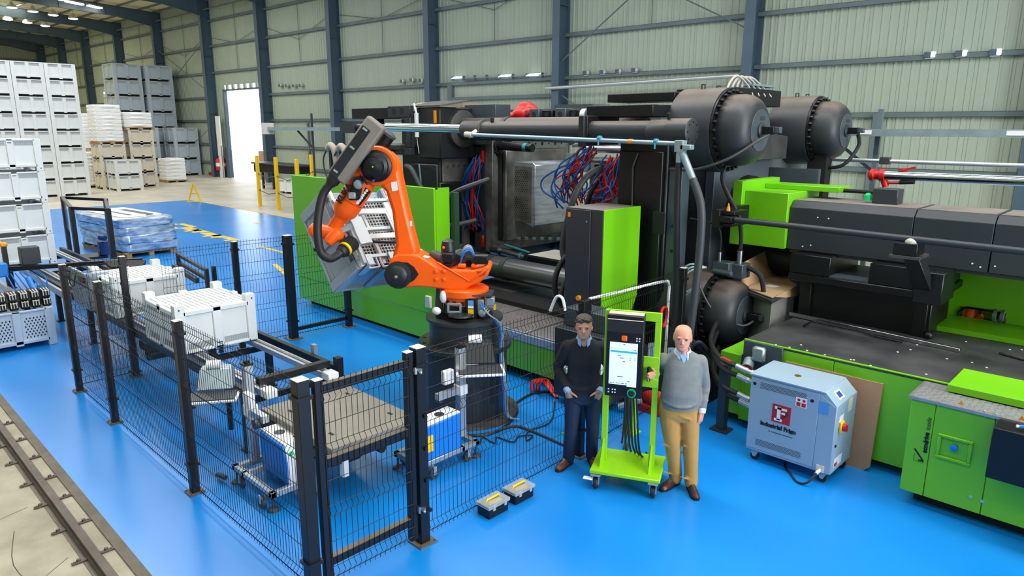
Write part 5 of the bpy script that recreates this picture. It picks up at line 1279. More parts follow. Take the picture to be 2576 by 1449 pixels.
put('check_box', bxm, mat('ink_green', (20, 66, 22), .6), t)
# ---- temperature control unit (chiller)
t = thing('chiller', 'grey blue temperature unit on castors with red square logo before the green base', 'chiller', (-2.66, 7.3, 0))
XA, XB, YF0, YF1, ZT = -3.12, -2.2, 7.0, 7.58, 1.0
put('casing', MB().prism([(XA, YF0, .12), (XB, YF0, .12), (XB, YF0, .875), (-2.325, YF0, ZT), (XA, YF0, ZT)], (0, YF1 - YF0, 0)), M['chiller'], t, bevel=.006)
xd = AY(2057, 1050, YF0).x
put('front_door', MB().box(XA + .005, xd, YF0 - .008, YF0, .15, .965), M['chiller'], t, bevel=.003)
put('front_strip', MB().prism([(xd + .006, YF0 - .006, .13), (XB - .006, YF0 - .006, .13), (XB - .006, YF0 - .006, .86), (xd + .006, YF0 - .006, .955)], (0, .006, 0)), M['chiller'], t)
put('top_lid', MB().box(XA - .015, -2.33, YF0 - .02, YF1 + .01, ZT - .012, ZT + .006), M['chiller'], t, bevel=.003)
def vents(xa_, xb_, za, zb, nx, nz):
    m_ = MB()
    for j in range(nz):
        for i in range(nx):
            x = xa_ + (xb_ - xa_) * (i + .5 * (j % 2)) / nx; z = za + (zb - za) * (j + .5) / nz
            m_.box(x, x + (xb_ - xa_) / nx * .62, YF0 - .0095, YF0 - .0085, z - .004, z + .004)
    return m_
a, b = AY(1912, 955, YF0), AY(2031, 1005, YF0)
put('vent_field', vents(XA + .11, xd - .13, .86, .935, 30, 5), M['dusty'], t, kind='stuff')
put('vent_field', vents(XA + .11, xd - .13, .2, .275, 30, 5), M['dusty'], t, kind='stuff')
lg = AY(1965, 1043, YF0 - .01); s_ = .1
put('logo_square', MB().box(lg.x - s_, lg.x + s_, YF0 - .011, YF0 - .0085, lg.z - s_ * 1.02, lg.z + s_ * 1.02), M['red_dark'], t)
L = MB(); y0, y1 = YF0 - .0135, YF0 - .011
def lb(x0_, x1_, z0_, z1_): L.box(lg.x + x0_ * s_, lg.x + x1_ * s_, y0, y1, lg.z + z0_ * s_, lg.z + z1_ * s_)
lb(-.45, -.08, -.7, .75); lb(-.72, -.08, .5, .78); lb(-.72, .12, -.82, -.55); lb(.02, .58, .48, .72); lb(.08, .42, .02, .26); lb(-.1, .1, .1, .2)
put('logo_letters', L, M['white'], t)
sh = MB(); sh.prism([(lg.x + .42 * s_, y1 - .0003, lg.z + .26 * s_), (lg.x + .7 * s_, y1 - .0003, lg.z + .5 * s_), (lg.x + .7 * s_, y1 - .0003, lg.z + .0 * s_), (lg.x + .3 * s_, y1 - .0003, lg.z - .4 * s_), (lg.x + .08 * s_, y1 - .0003, lg.z - .4 * s_), (lg.x + .08 * s_, y1 - .0003, lg.z - .1 * s_)], (0, .0006, 0))
put('logo_shadow', sh, mat('logo_dark', (92, 26, 40), .5), t)
w0, w1 = AY(1912, 1069, YF0 - .01), AY(2017, 1100, YF0 - .01)
words('lettering', 'Industrial Frigo', (w1.x - w0.x) / 7.1, (w0.x, YF0 - .0095, lg.z - s_ * 1.02 - .075), (1, 0, 0), (0, 0, 1), M['ink'], t, bold=.0035)
w0, w1 = AY(1932, 1093, YF0 - .01), AY(1993, 1112, YF0 - .01)
sm = MB()
for k in range(24):
    if k in (2, 13): continue
    sm.box(w0.x + (w1.x - w0.x) * k / 24, w0.x + (w1.x - w0.x) * (k + .62) / 24, YF0 - .0095, YF0 - .0085, lg.z - s_ - .125 - .006, lg.z - s_ - .125 + .006)
put('small_print', sm, M['dusty'], t, kind='stuff')
for px, py in ((1900, 964), (2044, 1008)):
    p = AY(px, py, YF0); put('lock', MB().lathe((p.x, YF0 - .008, p.z), (0, -1, 0), [(0, .018), (.004, .018)], 14), M['ink'], t)
p = AY(2017, 1013, YF0); k_ = put('sticker', MB().box(p.x - .06, p.x + .055, YF0 - .0105, YF0 - .0085, p.z - .05, p.z + .055), M['white'], t)
put('sticker_print', MB().box(p.x - .05, p.x - .008, YF0 - .0115, YF0 - .0105, p.z - .043, p.z - .0).box(p.x + .003, p.x + .047, YF0 - .0115, YF0 - .0105, p.z - .043, p.z - .0).cyl((p.x - .028, YF0 - .0105, p.z + .026), (p.x - .028, YF0 - .0115, p.z + .026), .016, n=10).cyl((p.x + .025, YF0 - .0105, p.z + .026), (p.x + .025, YF0 - .0115, p.z + .026), .016, n=10), M['red'], k_)
p = AY(2073, 1029, YF0); put('sticker', MB().box(p.x - .055, p.x + .05, YF0 - .0085, YF0 - .0065, p.z - .055, p.z + .075), M['print_blue'], t)
# sloped corner with screen
sl = V((.125, 0, -.125)).normalized(); nn_ = V((1, 0, 1)).normalized()
sc_c = V((-2.262, 7.2, .9375)) + nn_ * .002
sb = put('screen_bezel', MB().obox(sc_c, sl * .05, V((0, .075, 0)), nn_ * .003), M['white'], t)
put('screen_face', MB().obox(sc_c + nn_ * .004, sl * .03, V((0, .045, 0)), nn_ * .001), mat('lcd_blue', (54, 84, 150), .2), sb)
yv = 7.25
put('sticker', MB().box(XB, XB + .002, 7.33, 7.45, .72, .86), M['cream_plastic'], t)
put('sticker', MB().box(XB, XB + .002, 7.1, 7.22, .62, .74), M['white'], t)
sw = put('main_switch', MB().box(XB, XB + .03, 7.1, 7.2, .56, .68), M['yellow'], t, bevel=.01)
put('switch_knob', MB().lathe((XB + .03, 7.15, .62), (1, 0, 0), [(0, .04), (.03, .04), (.035, .03)], 16).box(XB + .05, XB + .075, 7.138, 7.162, .585, .655), M['red'], sw)
put('lock', MB().lathe((XB, 7.06, .43), (1, 0, 0), [(0, .016), (.01, .016)], 12), M['ink'], t)
put('sticker', MB().box(XB, XB + .002, 7.08, 7.3, .17, .27), M['white'], t)
put('sticker_print', MB().box(XB + .002, XB + .003, 7.09, 7.17, .18, .22), M['red'], t)
put('filler_cap', MB().cyl((-2.72, 7.26, ZT + .006), (-2.72, 7.26, ZT + .012), .035, n=14), M['brass'], t)
for x, y in ((XA + .09, 7.06), (XB - .09, 7.06), (XA + .09, 7.52), (XB - .06, 7.52)):
    c = put('caster_fork', MB().prism([(x - .05, y - .03, .12), (x + .05, y - .03, .12), (x + .015, y - .03, .04), (x - .015, y - .03, .04)], (0, .06, 0)), M['chiller'], t)
    put('caster_wheel', MB().cyl((x, y - .022, .045), (x, y + .022, .045), .045, n=18), M['rubber'], c)
put('gland', MB().box(XB - .14, XB - .06, YF0 - .015, YF0 - .006, .13, .2).cyl((XB - .1, YF0 - .01, .15), (XB - .11, YF0 - .08, .13), .018, n=8), M['cream_plastic'], t)
put('power_cord', MB().tube(bez((XB - .11, YF0 - .08, .13), (XB - .16, YF0 - .16, .04), (XB - .26, YF0 - .16, .012), (XB - .38, YF0 - .04, .012), (XB - .5, YF0 + .1, .012), (XB - .58, YF0 + .35, .012), n=7), .012, 7), M['rubber'], t)
# water hoses
for k, (z, py, c1, col) in enumerate(((.93, 914, 'alu', 'red_hose'), (.8, 945, 'galv', None), (.56, 986, 'brass', None), (.46, 1000, 'brass', None))):
    h = thing('water_hose', ['uppermost black water hose with red band running into the chiller', 'second water hose from the top with silver coupling into the chiller', 'third water hose from the top with brass coupling into the chiller', 'lowest water hose with brass coupling into the chiller'][k], 'hose', (-3.5, 7.35, z - .05), 0, 'water hoses of the chiller')
    e = V((XA, 7.2 + .05 * k, z)); s0 = e + V((-.14, .02, -.0)); s1 = e + V((-.3, .05, .02))
    put('coupling', MB().lathe(e, s0 - e, [(0, .022), (.05, .022), (.05, .034), (.09, .034), (.09, .026), (.15, .026)], 12), M[c1], h)
    put('ferrule', MB().lathe(s0, s1 - s0, [(0, .03), (.03, .036), (.06, .032), (.16, .034)], 12), M['alu'], h)
    put('hose', MB().tube(bez(s1, s1 + V((-.25, .12, .0)), s1 + V((-.6, .5, .05)), s1 + V((-.9, 1.2, .1)), n=8), .03, 10), M['rubber'], h)
    if col: put('band', MB().tube([s1 + V((-.09, .04, 0)), s1 + V((-.24, .115, 0))], .032, 10), M['red_hose'], h)
# cardboard
o = tag(put('cardboard_sheet', MB().prism([(-3.05, 7.62, .0), (-2.06, 7.62, .0), (-2.0, 7.62, .06), (-2.0, 7.72, .98), (-3.05, 7.72, .98)], (0, .025, 0)), M['cardboard2']), 'large brown cardboard sheet leaning on the green base behind the chiller', 'cardboard')
# grey table with brown carton behind the lower dome
t = thing('side_table', 'grey cabinet table carrying an unfolded carton behind the lower dome', 'table', (-4.0, 9.5, 0))
z = 1.42
c1, c2, c3, c4 = AZ(1942, 756, z), AZ(2006, 722, z), AZ(1960, 690, z), AZ(1868, 728, z)
put('table_top', MB().prism([c1, c2, c3, c4], (0, 0, -.05)), M['dusty'], t, bevel=.004)
q = (c1 + c2 + c3 + c4) / 4
put('body', MB().prism([c1.lerp(q, .08) - V((0, 0, .05)), c2.lerp(q, .08) - V((0, 0, .05)), c3.lerp(q, .3) - V((0, 0, .05)), c4.lerp(q, .3) - V((0, 0, .05))], (0, 0, -1.3)), mat('cabinet_grey', (134, 134, 130), .5), t, bevel=.006)
t = thing('open_carton', 'unfolded brown carton lying on the grey table behind the lower dome', 'cardboard', (q.x, q.y, z))
put('flat_flap', MB().prism([c1.lerp(q, .1) + V((0, 0, .01)), c2.lerp(q, -.02) + V((0, 0, .01)), c3.lerp(q, 0) + V((0, 0, .01)), c4.lerp(q, .1) + V((0, 0, .01))], (0, 0, .012)), M['cardboard'], t)
dy = V((.0, .0, .42)); 
put('standing_flap', MB().prism([c4 + V((0, 0, .02)), c3 + V((0, 0, .02)), c3 + V((-.12, .05, .44)), c4 + V((-.12, .05, .32))], (.012, .006, 0)), M['cardboard'], t)
put('front_flap', MB().prism([c1.lerp(c2, .1) + V((0, 0, .03)), c2 + V((0, 0, .03)), c2 + V((.02, -.01, -.12)), c1.lerp(c2, .5) + V((.02, -.01, -.05))], (.008, -.006, 0)), M['cardboard'], t)
put('paper', MB().prism([q + V((-.08, -.1, .024)), q + V((.08, -.12, .024)), q + V((.1, -.02, .03)), q + V((-.05, 0, .03))], (0, 0, .003)), M['white'], t)
# ---- red pump and green bench behind the operator stand
t = thing('red_pump', 'red pump with grey vertical pipes behind the operator stand', 'pump', (-4.1, 7.2, 0))
p = AZ(1640, 1042, 0)
put('pump_body', MB().lathe((p.x, p.y + .12, .2), (1, -.3, 0), [(-.2, .08), (-.16, .13), (0, .14), (.12, .13), (.18, .08)], 18).box(p.x - .2, p.x + .2, p.y - .02, p.y + .25, 0, .1), M['red'], t, bevel=.006)
for dx in (-.12, .17):
    put('pipe', MB().lathe((p.x + dx, p.y + .12, .3), (0, 0, 1), [(0, .06), (.1, .06), (.1, .075), (.13, .075), (.13, .06), (.2, .06), (.2, .075), (.23, .075), (.23, .055), (.6, .055)], 14), M['galv'], t)
put('spout', MB().cyl((p.x - .1, p.y - .1, .2), (p.x - .35, p.y - .25, .08), .04, n=10), M['alu'], t)
for k in range(2):
    a_ = p + V((.35 + .12 * k, .6, .75)); put('black_hose', MB().tube(bez(a_, a_ + V((-.12, -.15, .2)), a_ + V((-.22, -.25, .0)), a_ + V((-.2, -.3, -.5)), a_ + V((0, -.1, -.75)), n=7), .032, 9), M['rubber'], t)
t = thing('green_bench', 'green steel bench frame behind the man in the navy sweater', 'frame', (-4.7, 6.3, 0))
for q_ in ((-4.9, 6.1), (-4.42, 6.66)):
    put('leg', MB().box(q_[0] - .045, q_[0] + .045, q_[1] - .045, q_[1] + .045, .015, .8), M['lime'], t, bevel=.003)
    put('foot_plate', MB().box(q_[0] - .085, q_[0] + .085, q_[1] - .085, q_[1] + .085, 0, .015), M['lime'], t)
put('top_plate', MB().bar((-4.9, 6.1, .68), (-4.35, 6.7, .68), .3, .05), M['lime'], t, bevel=.004)
put('clamp', MB().box(-5.02, -4.92, 6.0, 6.08, .72, .86), M['galv'], t, bevel=.008)
for k in range(3):
    put('cable', MB().tube(bez((-4.4, 6.5, .6), (-4.38 + .03 * k, 6.45, .4), (-4.35 + .05 * k, 6.4, .2), (-4.3 + .1 * k, 6.3 - .1 * k, .015), n=6), .012, 6), M['rubber'], t)
# cables on the floor
def cable(label, pts, r, m, cat='cable'):
    t = thing('floor_cable', label, cat, pts[len(pts) // 2], 0)
    put('cord', MB().tube(bez(*pts, n=8), r, 7), M[m], t); return t
Zp = lambda px, py, z=.015: AZ(px, py, z)
cable('grey black cable curving on the floor from the robot pedestal to the fence', [Zp(1155, 1092), Zp(1220, 1094), Zp(1290, 1072), Zp(1340, 1085), Zp(1420, 1120), Zp(1470, 1142)], .018, 'rubber_grey')
cable('black cable lying from the robot base up to the red cables', [Zp(1160, 1098), Zp(1250, 1085), Zp(1300, 1040), Zp(1292, 1020), Zp(1340, 990), Zp(1390, 985)], .018, 'rubber')
cable('thin black cord in loops on the blue floor right of the labelling cart', [Zp(1170, 1098), Zp(1205, 1115), Zp(1215, 1100), Zp(1245, 1115), Zp(1250, 1100), Zp(1290, 1112), Zp(1305, 1098), Zp(1340, 1095), Zp(1325, 1108), Zp(1330, 1085), Zp(1385, 1060), Zp(1395, 1010)], .008, 'rubber')
for k in range(4):
    cable('red cable heaped on the floor by the green bench, %s of four' % ['first from the left', 'second from the left', 'third from the left', 'rightmost'][k], [Zp(1338 + 6 * k, 985), Zp(1336 + 8 * k, 962, .12 + .03 * k), Zp(1360 + 5 * k, 955, .15), Zp(1378 + 4 * k, 975, .1), Zp(1398 + 2 * k, 1000)], .015, 'red_hose')
# ---- tool boxes by the fence
def toolbox(x, y, label):
    t = thing('tool_box', label, 'tool box', (x, y, 0), 0, 'tool boxes')
    put('body', MB().prism([(-.085, -.13, 0), (.085, -.13, 0), (.085, .13, 0), (-.085, .13, 0)], (0, 0, .1)), M['black'], t, local=True, bevel=.008)
    l = put('lid', MB().box(-.095, .095, -.145, .145, .1, .135), M['clear'], t, local=True, bevel=.006)
    put('tray', MB().box(-.085, .085, -.13, .13, .095, .1), M['galv'], t, local=True)
    put('handle', MB().tube([(.0, -.09, .135), (.0, -.08, .155), (.0, .08, .155), (.0, .09, .135)], .01, 6), M['yellow'], t, local=True)
    put('yellow_tools', MB().bar((.0, -.06, .115), (.03, .08, .115), .05, .02).bar((-.04, -.08, .11), (.0, .03, .11), .03, .02), M['yellow'], t, local=True)
    put('latch', MB().box(.09, .1, -.09, -.06, .08, .125).box(.09, .1, .06, .09, .08, .125), M['clear'], t, local=True)
    return t
toolbox(-4.33, 4.22, 'black tool box with clear lid on the floor by the fence, left of the two')
toolbox(-4.33, 4.58, 'black tool box with clear lid on the floor by the fence, right of the two')
# ================================================================== robot
RC = V((-6.38, 5.72, 0)); RN = V((.65, -.76, 0)); RD = V((-.76, -.65, 0)); UP = V((0, 0, 1))
def RP(px, py, off=0.):
    d = ray(px, py); t = (RN.dot(RC) + off) / RN.dot(d); p = d * t; return V((p.x, p.y, HC + d.z * t))
def rpoly(pts, off0, off1):
    """outline seen in the arm's plane, thickened along its axis"""
    m = MB(); m.prism([RP(*p) + RN * off0 for p in pts], RN * (off1 - off0)); return m
t = thing('robot_pedestal', 'round black robot pedestal bolted to the floor behind the gate', 'pedestal', RC)
put('floor_plate', MB().lathe(RC, UP, [(0, .7), (.03, .69)], 48), M['dusty'], t)
lower = put('lower_drum', MB().lathe(RC, UP, [(.03, .54), (.9, .54), (.9, .6), (.96, .6)], 56), M['charcoal'], t, bevel=.006)
put('upper_drum', MB().lathe(RC, UP, [(.96, .45), (1.24, .45), (1.25, .49), (1.285, .49), (1.29, .4)], 56), M['charcoal'], t)
h_ = MB()
for k in range(14):
    a = 2 * PI * k / 14 + .2; c = RC + V((.53 * math.cos(a), .53 * math.sin(a), .96)); h_.cyl(c, c + V((0, 0, .006)), .025, n=10)
put('bolt_hole', h_, M['slot'], t, kind='stuff')
fd = V((.745, -.666, 0)); sd = V((.666, .745, 0))
def drum_plate(name, dx, z0, z1, w, m, depth=.012):
    a = dx / .54; dr = (fd * math.cos(a) + sd * math.sin(a)); tg = V((-dr.y, dr.x, 0))
    return put(name, MB().obox(RC + dr * .545 + V((0, 0, (z0 + z1) / 2)), tg * w / 2, dr * depth / 2, UP * (z1 - z0) / 2), m, t)
drum_plate('hatch_cover', .13, .5, .76, .32, M['dark'], .02)
drum_plate('label', .08, .8, .84, .15, M['white'])
drum_plate('hatch_lock', .13, .6, .63, .02, M['ink'], .034)
r = thing('industrial_robot', 'orange six axis industrial robot arm holding a grey crate', 'robot', RC + V((0, 0, 1.285)))
put('foot_casting', MB().lathe(RC + V((0, 0, 1.285)), UP, [(0, .36), (.03, .36), (.05, .27), (.2, .26)], 40), M['black'], r)
ring = put('turret_ring', MB().lathe(RC + V((0, 0, 1.44)), UP, [(0, .24), (.02, .27), (.1, .28), (.13, .31), (.2, .31), (.22, .28)], 40), M['orange'], r)
sl_ = MB()
for k in range(6):
    a = -1.6 + k * .38; dr = fd * math.cos(a) + sd * math.sin(a); tg = V((-dr.y, dr.x, 0)); sl_.obox(RC + dr * .272 + V((0, 0, 1.5)), tg * .022, dr * .008, UP * .025)
put('ring_slot', sl_, M['slot'], ring, kind='stuff')
# turret casting that carries the arm
cas = [(983, 690), (982, 672), (990, 645), (1010, 632), (1045, 633), (1062, 637), (1080, 648), (1104, 664), (1130, 668), (1158, 671), (1194, 673), (1218, 666), (1230, 660), (1237, 668), (1232, 684), (1212, 702), (1188, 711), (1175, 722), (1138, 721), (1097, 716), (1060, 713), (1019, 717), (1000, 708)]
body = put('turret_casting', rpoly(cas, -.2, .2), M['orange'], r, bevel=.022, seg=2)
tear = [(990, 690), (989, 672), (996, 657), (1012, 651), (1034, 653), (1050, 664), (1061, 682), (1050, 696), (1032, 706), (1012, 708), (998, 702)]
rec = put('joint_recess', rpoly(tear, .2, .212), M['matte_black'], body)
cj = RP(1011, 683, 0)
put('joint_motor', MB().lathe(cj + RN * .205, RN, [(0, .17), (.03, .17), (.04, .13), (.07, .125), (.09, .1), (.1, .05), (.115, .045), (.115, .02)], 28), M['dark'], body)
put('motor_bolt', MB().lathe(cj + RN * .31, RN, [(0, .02), (.02, .018)], 10), M['alu'], body)
bl = MB()
for px, py in ((1097, 683), (1117, 683), (1097, 703), (1117, 703)):
    c = RP(px, py, .2); bl.lathe(c, RN, [(-.01, .026), (.012, .026), (.018, .018)], 12)
put('casting_boss', bl, M['orange'], body)
rb = MB()
a_, b_ = RP(1100, 660, .2), RP(1182, 708, .2); rb.bar(a_, b_, .02, .03, RN)
a_, b_ = RP(1182, 708, .2), RP(1232, 672, .2); rb.bar(a_, b_, .02, .03, RN)
put('casting_rib', rb, M['orange'], body, bevel=.006)
pk = rpoly([(1204, 674), (1227, 674), (1224, 684), (1212, 688)], .2, .206)
put('casting_pocket', pk, mat('orange_recess', (190, 56, 10), .5), body)
put('type_label', MB().obox((RP(1058, 640) + RP(1082, 646)) / 2 + RN * .07 + UP * .004, (RP(1082, 646) - RP(1058, 640)) / 2, RN * .05, UP * .004), M['white'], body)
put('top_cover', MB().lathe(RP(1022, 636, .0), (RP(1040, 620) - RP(1015, 634)), [(-.1, .1), (.12, .06)], 14), M['orange'], body)
# units on the turret
bx = put('drive_motor', MB().lathe(RP(1128, 664, -.02), UP, [(0, .1), (.12, .1), (.13, .09), (.22, .09), (.29, .075), (.32, .03)], 18), M['dark'], r)
put('motor', MB().lathe(RP(1102, 650, -.15), RP(1120, 640, -.1) - RP(1095, 628, -.15), [(-.1, .08), (.1, .085), (.16, .03)], 16), M['dusty'], r)
put('motor', MB().lathe(RP(1150, 655, -.15), V((.2, .1, .5)), [(-.08, .09), (.1, .08), (.16, .02)], 16), M['dusty'], r)
c = RP(1128, 648, .12)
put('junction_box', MB().obox(c, RD * .075, RN * .06, UP * .06).obox(c - UP * .08, RD * .07, RN * .05, UP * .02), M['black'], r, bevel=.012)
put('orange_lamp', MB().ball(RP(1116, 623, .07), .018), M['orange'], r)
c = RP(1211, 653, .1)
put('junction_box', MB().obox(c, RD * .085, RN * .06, UP * .05), M['black'], r, bevel=.01)
put('dust_top', MB().obox(c + UP * .052, RD * .08, RN * .055, UP * .003), M['dusty'], r)
for k in range(4):
    a, b = RP(1158, 662, .05 - .03 * k), RP(1196, 656, .05 - .03 * k)
    put('cable', MB().tube(bez(a, a.lerp(b, .25) + UP * (.12 + .02 * k), a.lerp(b, .7) + UP * (.13 + .02 * k), b, n=7), .012, 6), M['blue_hose' if k < 2 else 'galv'], r)
put('coil', MB().lathe(RP(1180, 660, -.05), RN, [(0, .075), (.05, .075), (.05, .04), (0, .04)], 20), M['dusty'], r)
put('mount', MB().obox(RP(1162, 668, .1), RD * .05, RN * .04, UP * .02).obox(RP(1192, 668, .1), RD * .03, RN * .04, UP * .02), M['orange'], r, bevel=.008)
# connection box below
c = RP(1200, 772, .2)
cb_ = put('connection_box', MB().obox(c + RD * .06, RD * .07, RN * .1, UP * .13), M['black'], r, bevel=.006)
put('box_lid', MB().obox(RP(1214, 737, .12), RD * .13, RN * .16, UP * .008), M['dusty'], cb_)
put('label', MB().obox(c + RD * .065 + RN * .101 + UP * .07, RD * .035, RN * .001, UP * .035), M['print_blue'], cb_)
put('label', MB().obox(c + RD * .065 + RN * .101 + UP * .02, RD * .035, RN * .001, UP * .015), M['white'], cb_)
put('label', MB().obox(c + RD * .065 + RN * .101 - UP * .055, RD * .035, RN * .001, UP * .05), M['yellow'], cb_)
put('connector', MB().obox(c - RD * .05 + UP * .02, RD * .04, RN * .07, UP * .09).obox(c - RD * .17 + UP * .08, RD * .05, RN * .06, UP * .05), M['galv'], r, bevel=.008)
put('connector', MB().lathe(c - RD * .07 - UP * .06 + RN * .06, RN, [(0, .045), (.03, .045), (.04, .03)], 14), M['alu'], r)
for k in range(5):
    a = c - RD * (.08 + .02 * k) + UP * (.06 - .02 * k) + RN * .08
    e = RC + fd * (.36) + sd * (.42 + .012 * k)
    put('cable', MB().tube(bez(a, a + RN * .08 - UP * .03, V((e.x, e.y, 1.22)), V((e.x, e.y, .9)), V((e.x + .08, e.y - .02, .5)), V((e.x + .1, e.y, .1)), V((e.x + .2, e.y + .1, .03)), n=6), .01, 6), M['blue_hose' if k < 2 else 'galv'], r)
put('yellow_plug', MB().obox(c - RD * .22 + UP * .0, RD * .015, RN * .02, UP * .03), M['yellow'], r)
fr_ = MB(); c = RP(1143, 775, .28)
for s_ in (-1, 1): fr_.obox(c + RD * s_ * .075, RD * .014, RN * .015, UP * .06); fr_.obox(c + UP * s_ * .05, RD * .08, RN * .015, UP * .014)
put('bracket', fr_, M['galv'], r, bevel=.004)
put('foot_disc', MB().lathe(RP(1160, 793, .3), UP, [(0, .16), (.02, .15), (.03, .06)], 24), M['dark'], r)
put('rag', MB().ball(RP(1098, 782, .25), .07, .05, .05, 10, 6).ball(RP(1115, 747, .22), .05, .04, .08, 10, 6), M['white'], r, bevel=0)
put('grey_post', MB().bar(RP(1104, 780, .0), RP(1108, 715, 0), .09, .09, RN), M['slate'], r)
# link arm
lk = [(934, 452), (912, 432), (908, 410), (918, 390), (938, 378), (962, 376), (985, 382), (1000, 396), (1007, 414), (1013, 446), (1030, 527), (1045, 590), (1055, 626), (1050, 650), (1035, 672), (1010, 680), (990, 660), (993, 636), (1000, 610), (990, 527), (975, 480), (958, 462)]
link = put('link_arm', rpoly(lk, -.12, .13), M['orange'], r, bevel=.05, seg=2)
ce = RP(956, 416, 0)
put('elbow_ring', MB().lathe(ce + RN * .1, RN, [(0, .24), (.04, .24), (.06, .225), (.06, .19)], 36), M['orange'], link)
put('elbow_motor', MB().lathe(ce + RN * .12, RN, [(0, .19), (.08, .19), (.1, .16), (.14, .155), (.16, .12), (.2, .11), (.22, .05), (.23, .03)], 30), M['black'], link)
rg = MB()
for k in range(3):
    pts = [ce + RN * (.25 + .01 * k) + RD * (.13 - .035 * k) * math.cos(a) + UP * (.15 - .03 * k) * math.sin(a) for a in [(.2 + .22 * i) for i in range(12)]]
    rg.tube(pts, .012, 5)
put('motor_rib', rg, M['rubber_grey'], link)
put('motor_cap', MB().ball(ce + RN * .34, .014), M['yellow'], link)
put('paper_label', MB().obox((RP(990, 457) + RP(1007, 476)) / 2 + RN * .134, (RP(1003, 455) - RP(988, 458)) / 2, RN * .001, (RP(997, 455) - RP(1000, 477)) / 2), M['white'], link)
put('side_tag', MB().obox(RP(1038, 560) + RN * .1, RD * .012, RN * .012, UP * .03), M['white'], link)
# forearm: bracket, motors, tapered housing, inline wrist
fa = put('forearm_bracket', rpoly([(930, 364), (954, 386), (935, 392), (925, 428), (908, 448), (893, 470), (880, 462), (905, 418)], -.12, .16), M['orange'], r, bevel=.015)
f0, f1 = RP(912, 458, .02), RP(862, 540, .02); fdv = (f1 - f0)
fore = put('forearm', MB().lathe(f0, fdv, [(-.05, .15), (.1, .165), (fdv.length - .12, .16), (fdv.length - .05, .15), (fdv.length, .12), (fdv.length + .03, .1)], 32), M['orange'], r)
put('forearm_seam', MB().lathe(f0, fdv, [(.26, .167), (.268, .167)], 32), mat('orange_recess', (190, 56, 10), .5), fore)
w0, w1 = RP(862, 540, .02), RP(836, 578, .02)
wr = put('wrist_tube', MB().lathe(w0, w1 - w0, [(0, .105), (.06, .085), ((w1 - w0).length + .06, .08)], 26), M['orange'], r)
put('wrist_body', MB().cyl(RP(795, 580, .0), RP(846, 590, .08), .095, .095, 24).ball(RP(795, 580, 0), .1, .1, .1, 18, 12).ball(RP(846, 590, .08), .098, .098, .098, 18, 12), M['orange'], wr)
put('wrist_hand', MB().lathe(RP(848, 585, .1), RP(825, 610, .16) - RP(848, 585, .1), [(0, .075), (.12, .075), (.17, .06), (.19, .03)], 20), M['orange'], wr)
# motors behind the elbow, energy supply box, cable carrier
m0, m1 = RP(942, 392, -.02), RP(980, 336, -.02)
mo = put('axis_motor', MB().lathe(m0, m1 - m0, [(0, .08), ((m1 - m0).length - .04, .085), ((m1 - m0).length, .08)], 22), M['black'], r)
put('motor_top', MB().lathe(m1, m1 - m0, [(-.03, .095), (.0, .095), (.02, .06)], 22), M['dusty'], mo)
g0, g1 = RP(848, 450, .26), RP(950, 306, .26); gd = (g1 - g0); gu = gd.normalized(); gs = RN.cross(gu).normalized()
es = put('supply_housing', MB().obox((g0 + g1) / 2, gd / 2, gs * .125, RN * .07), mat('grey_beige', (128, 120, 112), .55, var=.06, vscale=5), r, bevel=.03, seg=2)
sg = 1 if gs.dot(RD) > 0 else -1
put('supply_cover', MB().obox((g0 + g1) / 2 + gs * sg * .045 + RN * .072 - gu * .06, gd * .42, gs * .055, RN * .004), M['dark'], es)
for f in (.02, .45, .78):
    put('cover_clip', MB().obox(g0.lerp(g1, .08 + f * .95) + gs * sg * .05 + RN * .078, gu * .012, gs * .03, RN * .004), M['alu'], es)
put('hose_collar', MB().lathe(g0 + gs * sg * .03, -gu, [(-.02, .085), (.07, .08), (.07, .065), (.1, .065)], 18), M['rubber'], r)
put('cable_carrier', MB().obox((RP(905, 447, .16) + RP(890, 500, .16)) / 2, (RP(905, 447) - RP(893, 505)) * .5, RD * .07, RN * .05), M['matte_black'], r, bevel=.02)
put('carrier_knob', MB().lathe(RP(902, 464, .2), RN, [(0, .06), (.04, .055), (.05, .03)], 14).obox(RP(886, 492, .22), RD * .045, RN * .02, UP * .04), M['galv'], r, bevel=.01)
hp = MB(); a, b = RP(926, 476, .14), RP(898, 512, .14)
put('hole_strip', MB().bar(a, b, .02, .09, RD), M['black'], r, bevel=.004)
for k in range(6): c = a.lerp(b, (k + .5) / 6); hp.lathe(c + RN * .012, RN, [(0, .018 + .006 * (k > 2)), (.004, .018 + .006 * (k > 2))], 10)
put('strip_hole', hp, M['white'], r, kind='stuff')
for k in range(3):
    put('cable', MB().tube(bez(RP(915, 445, .2), RP(922, 462, .26 + .03 * k), RP(938, 455, .26), RP(945, 446, .22), n=6), .012, 6), M['blue_hose' if k == 0 else 'red_hose' if k == 1 else 'rubber'], r)
put('clamp_screw', MB().cyl(RP(888, 405, .12), RP(903, 400, .12), .018, n=8), M['cream_plastic'], r)
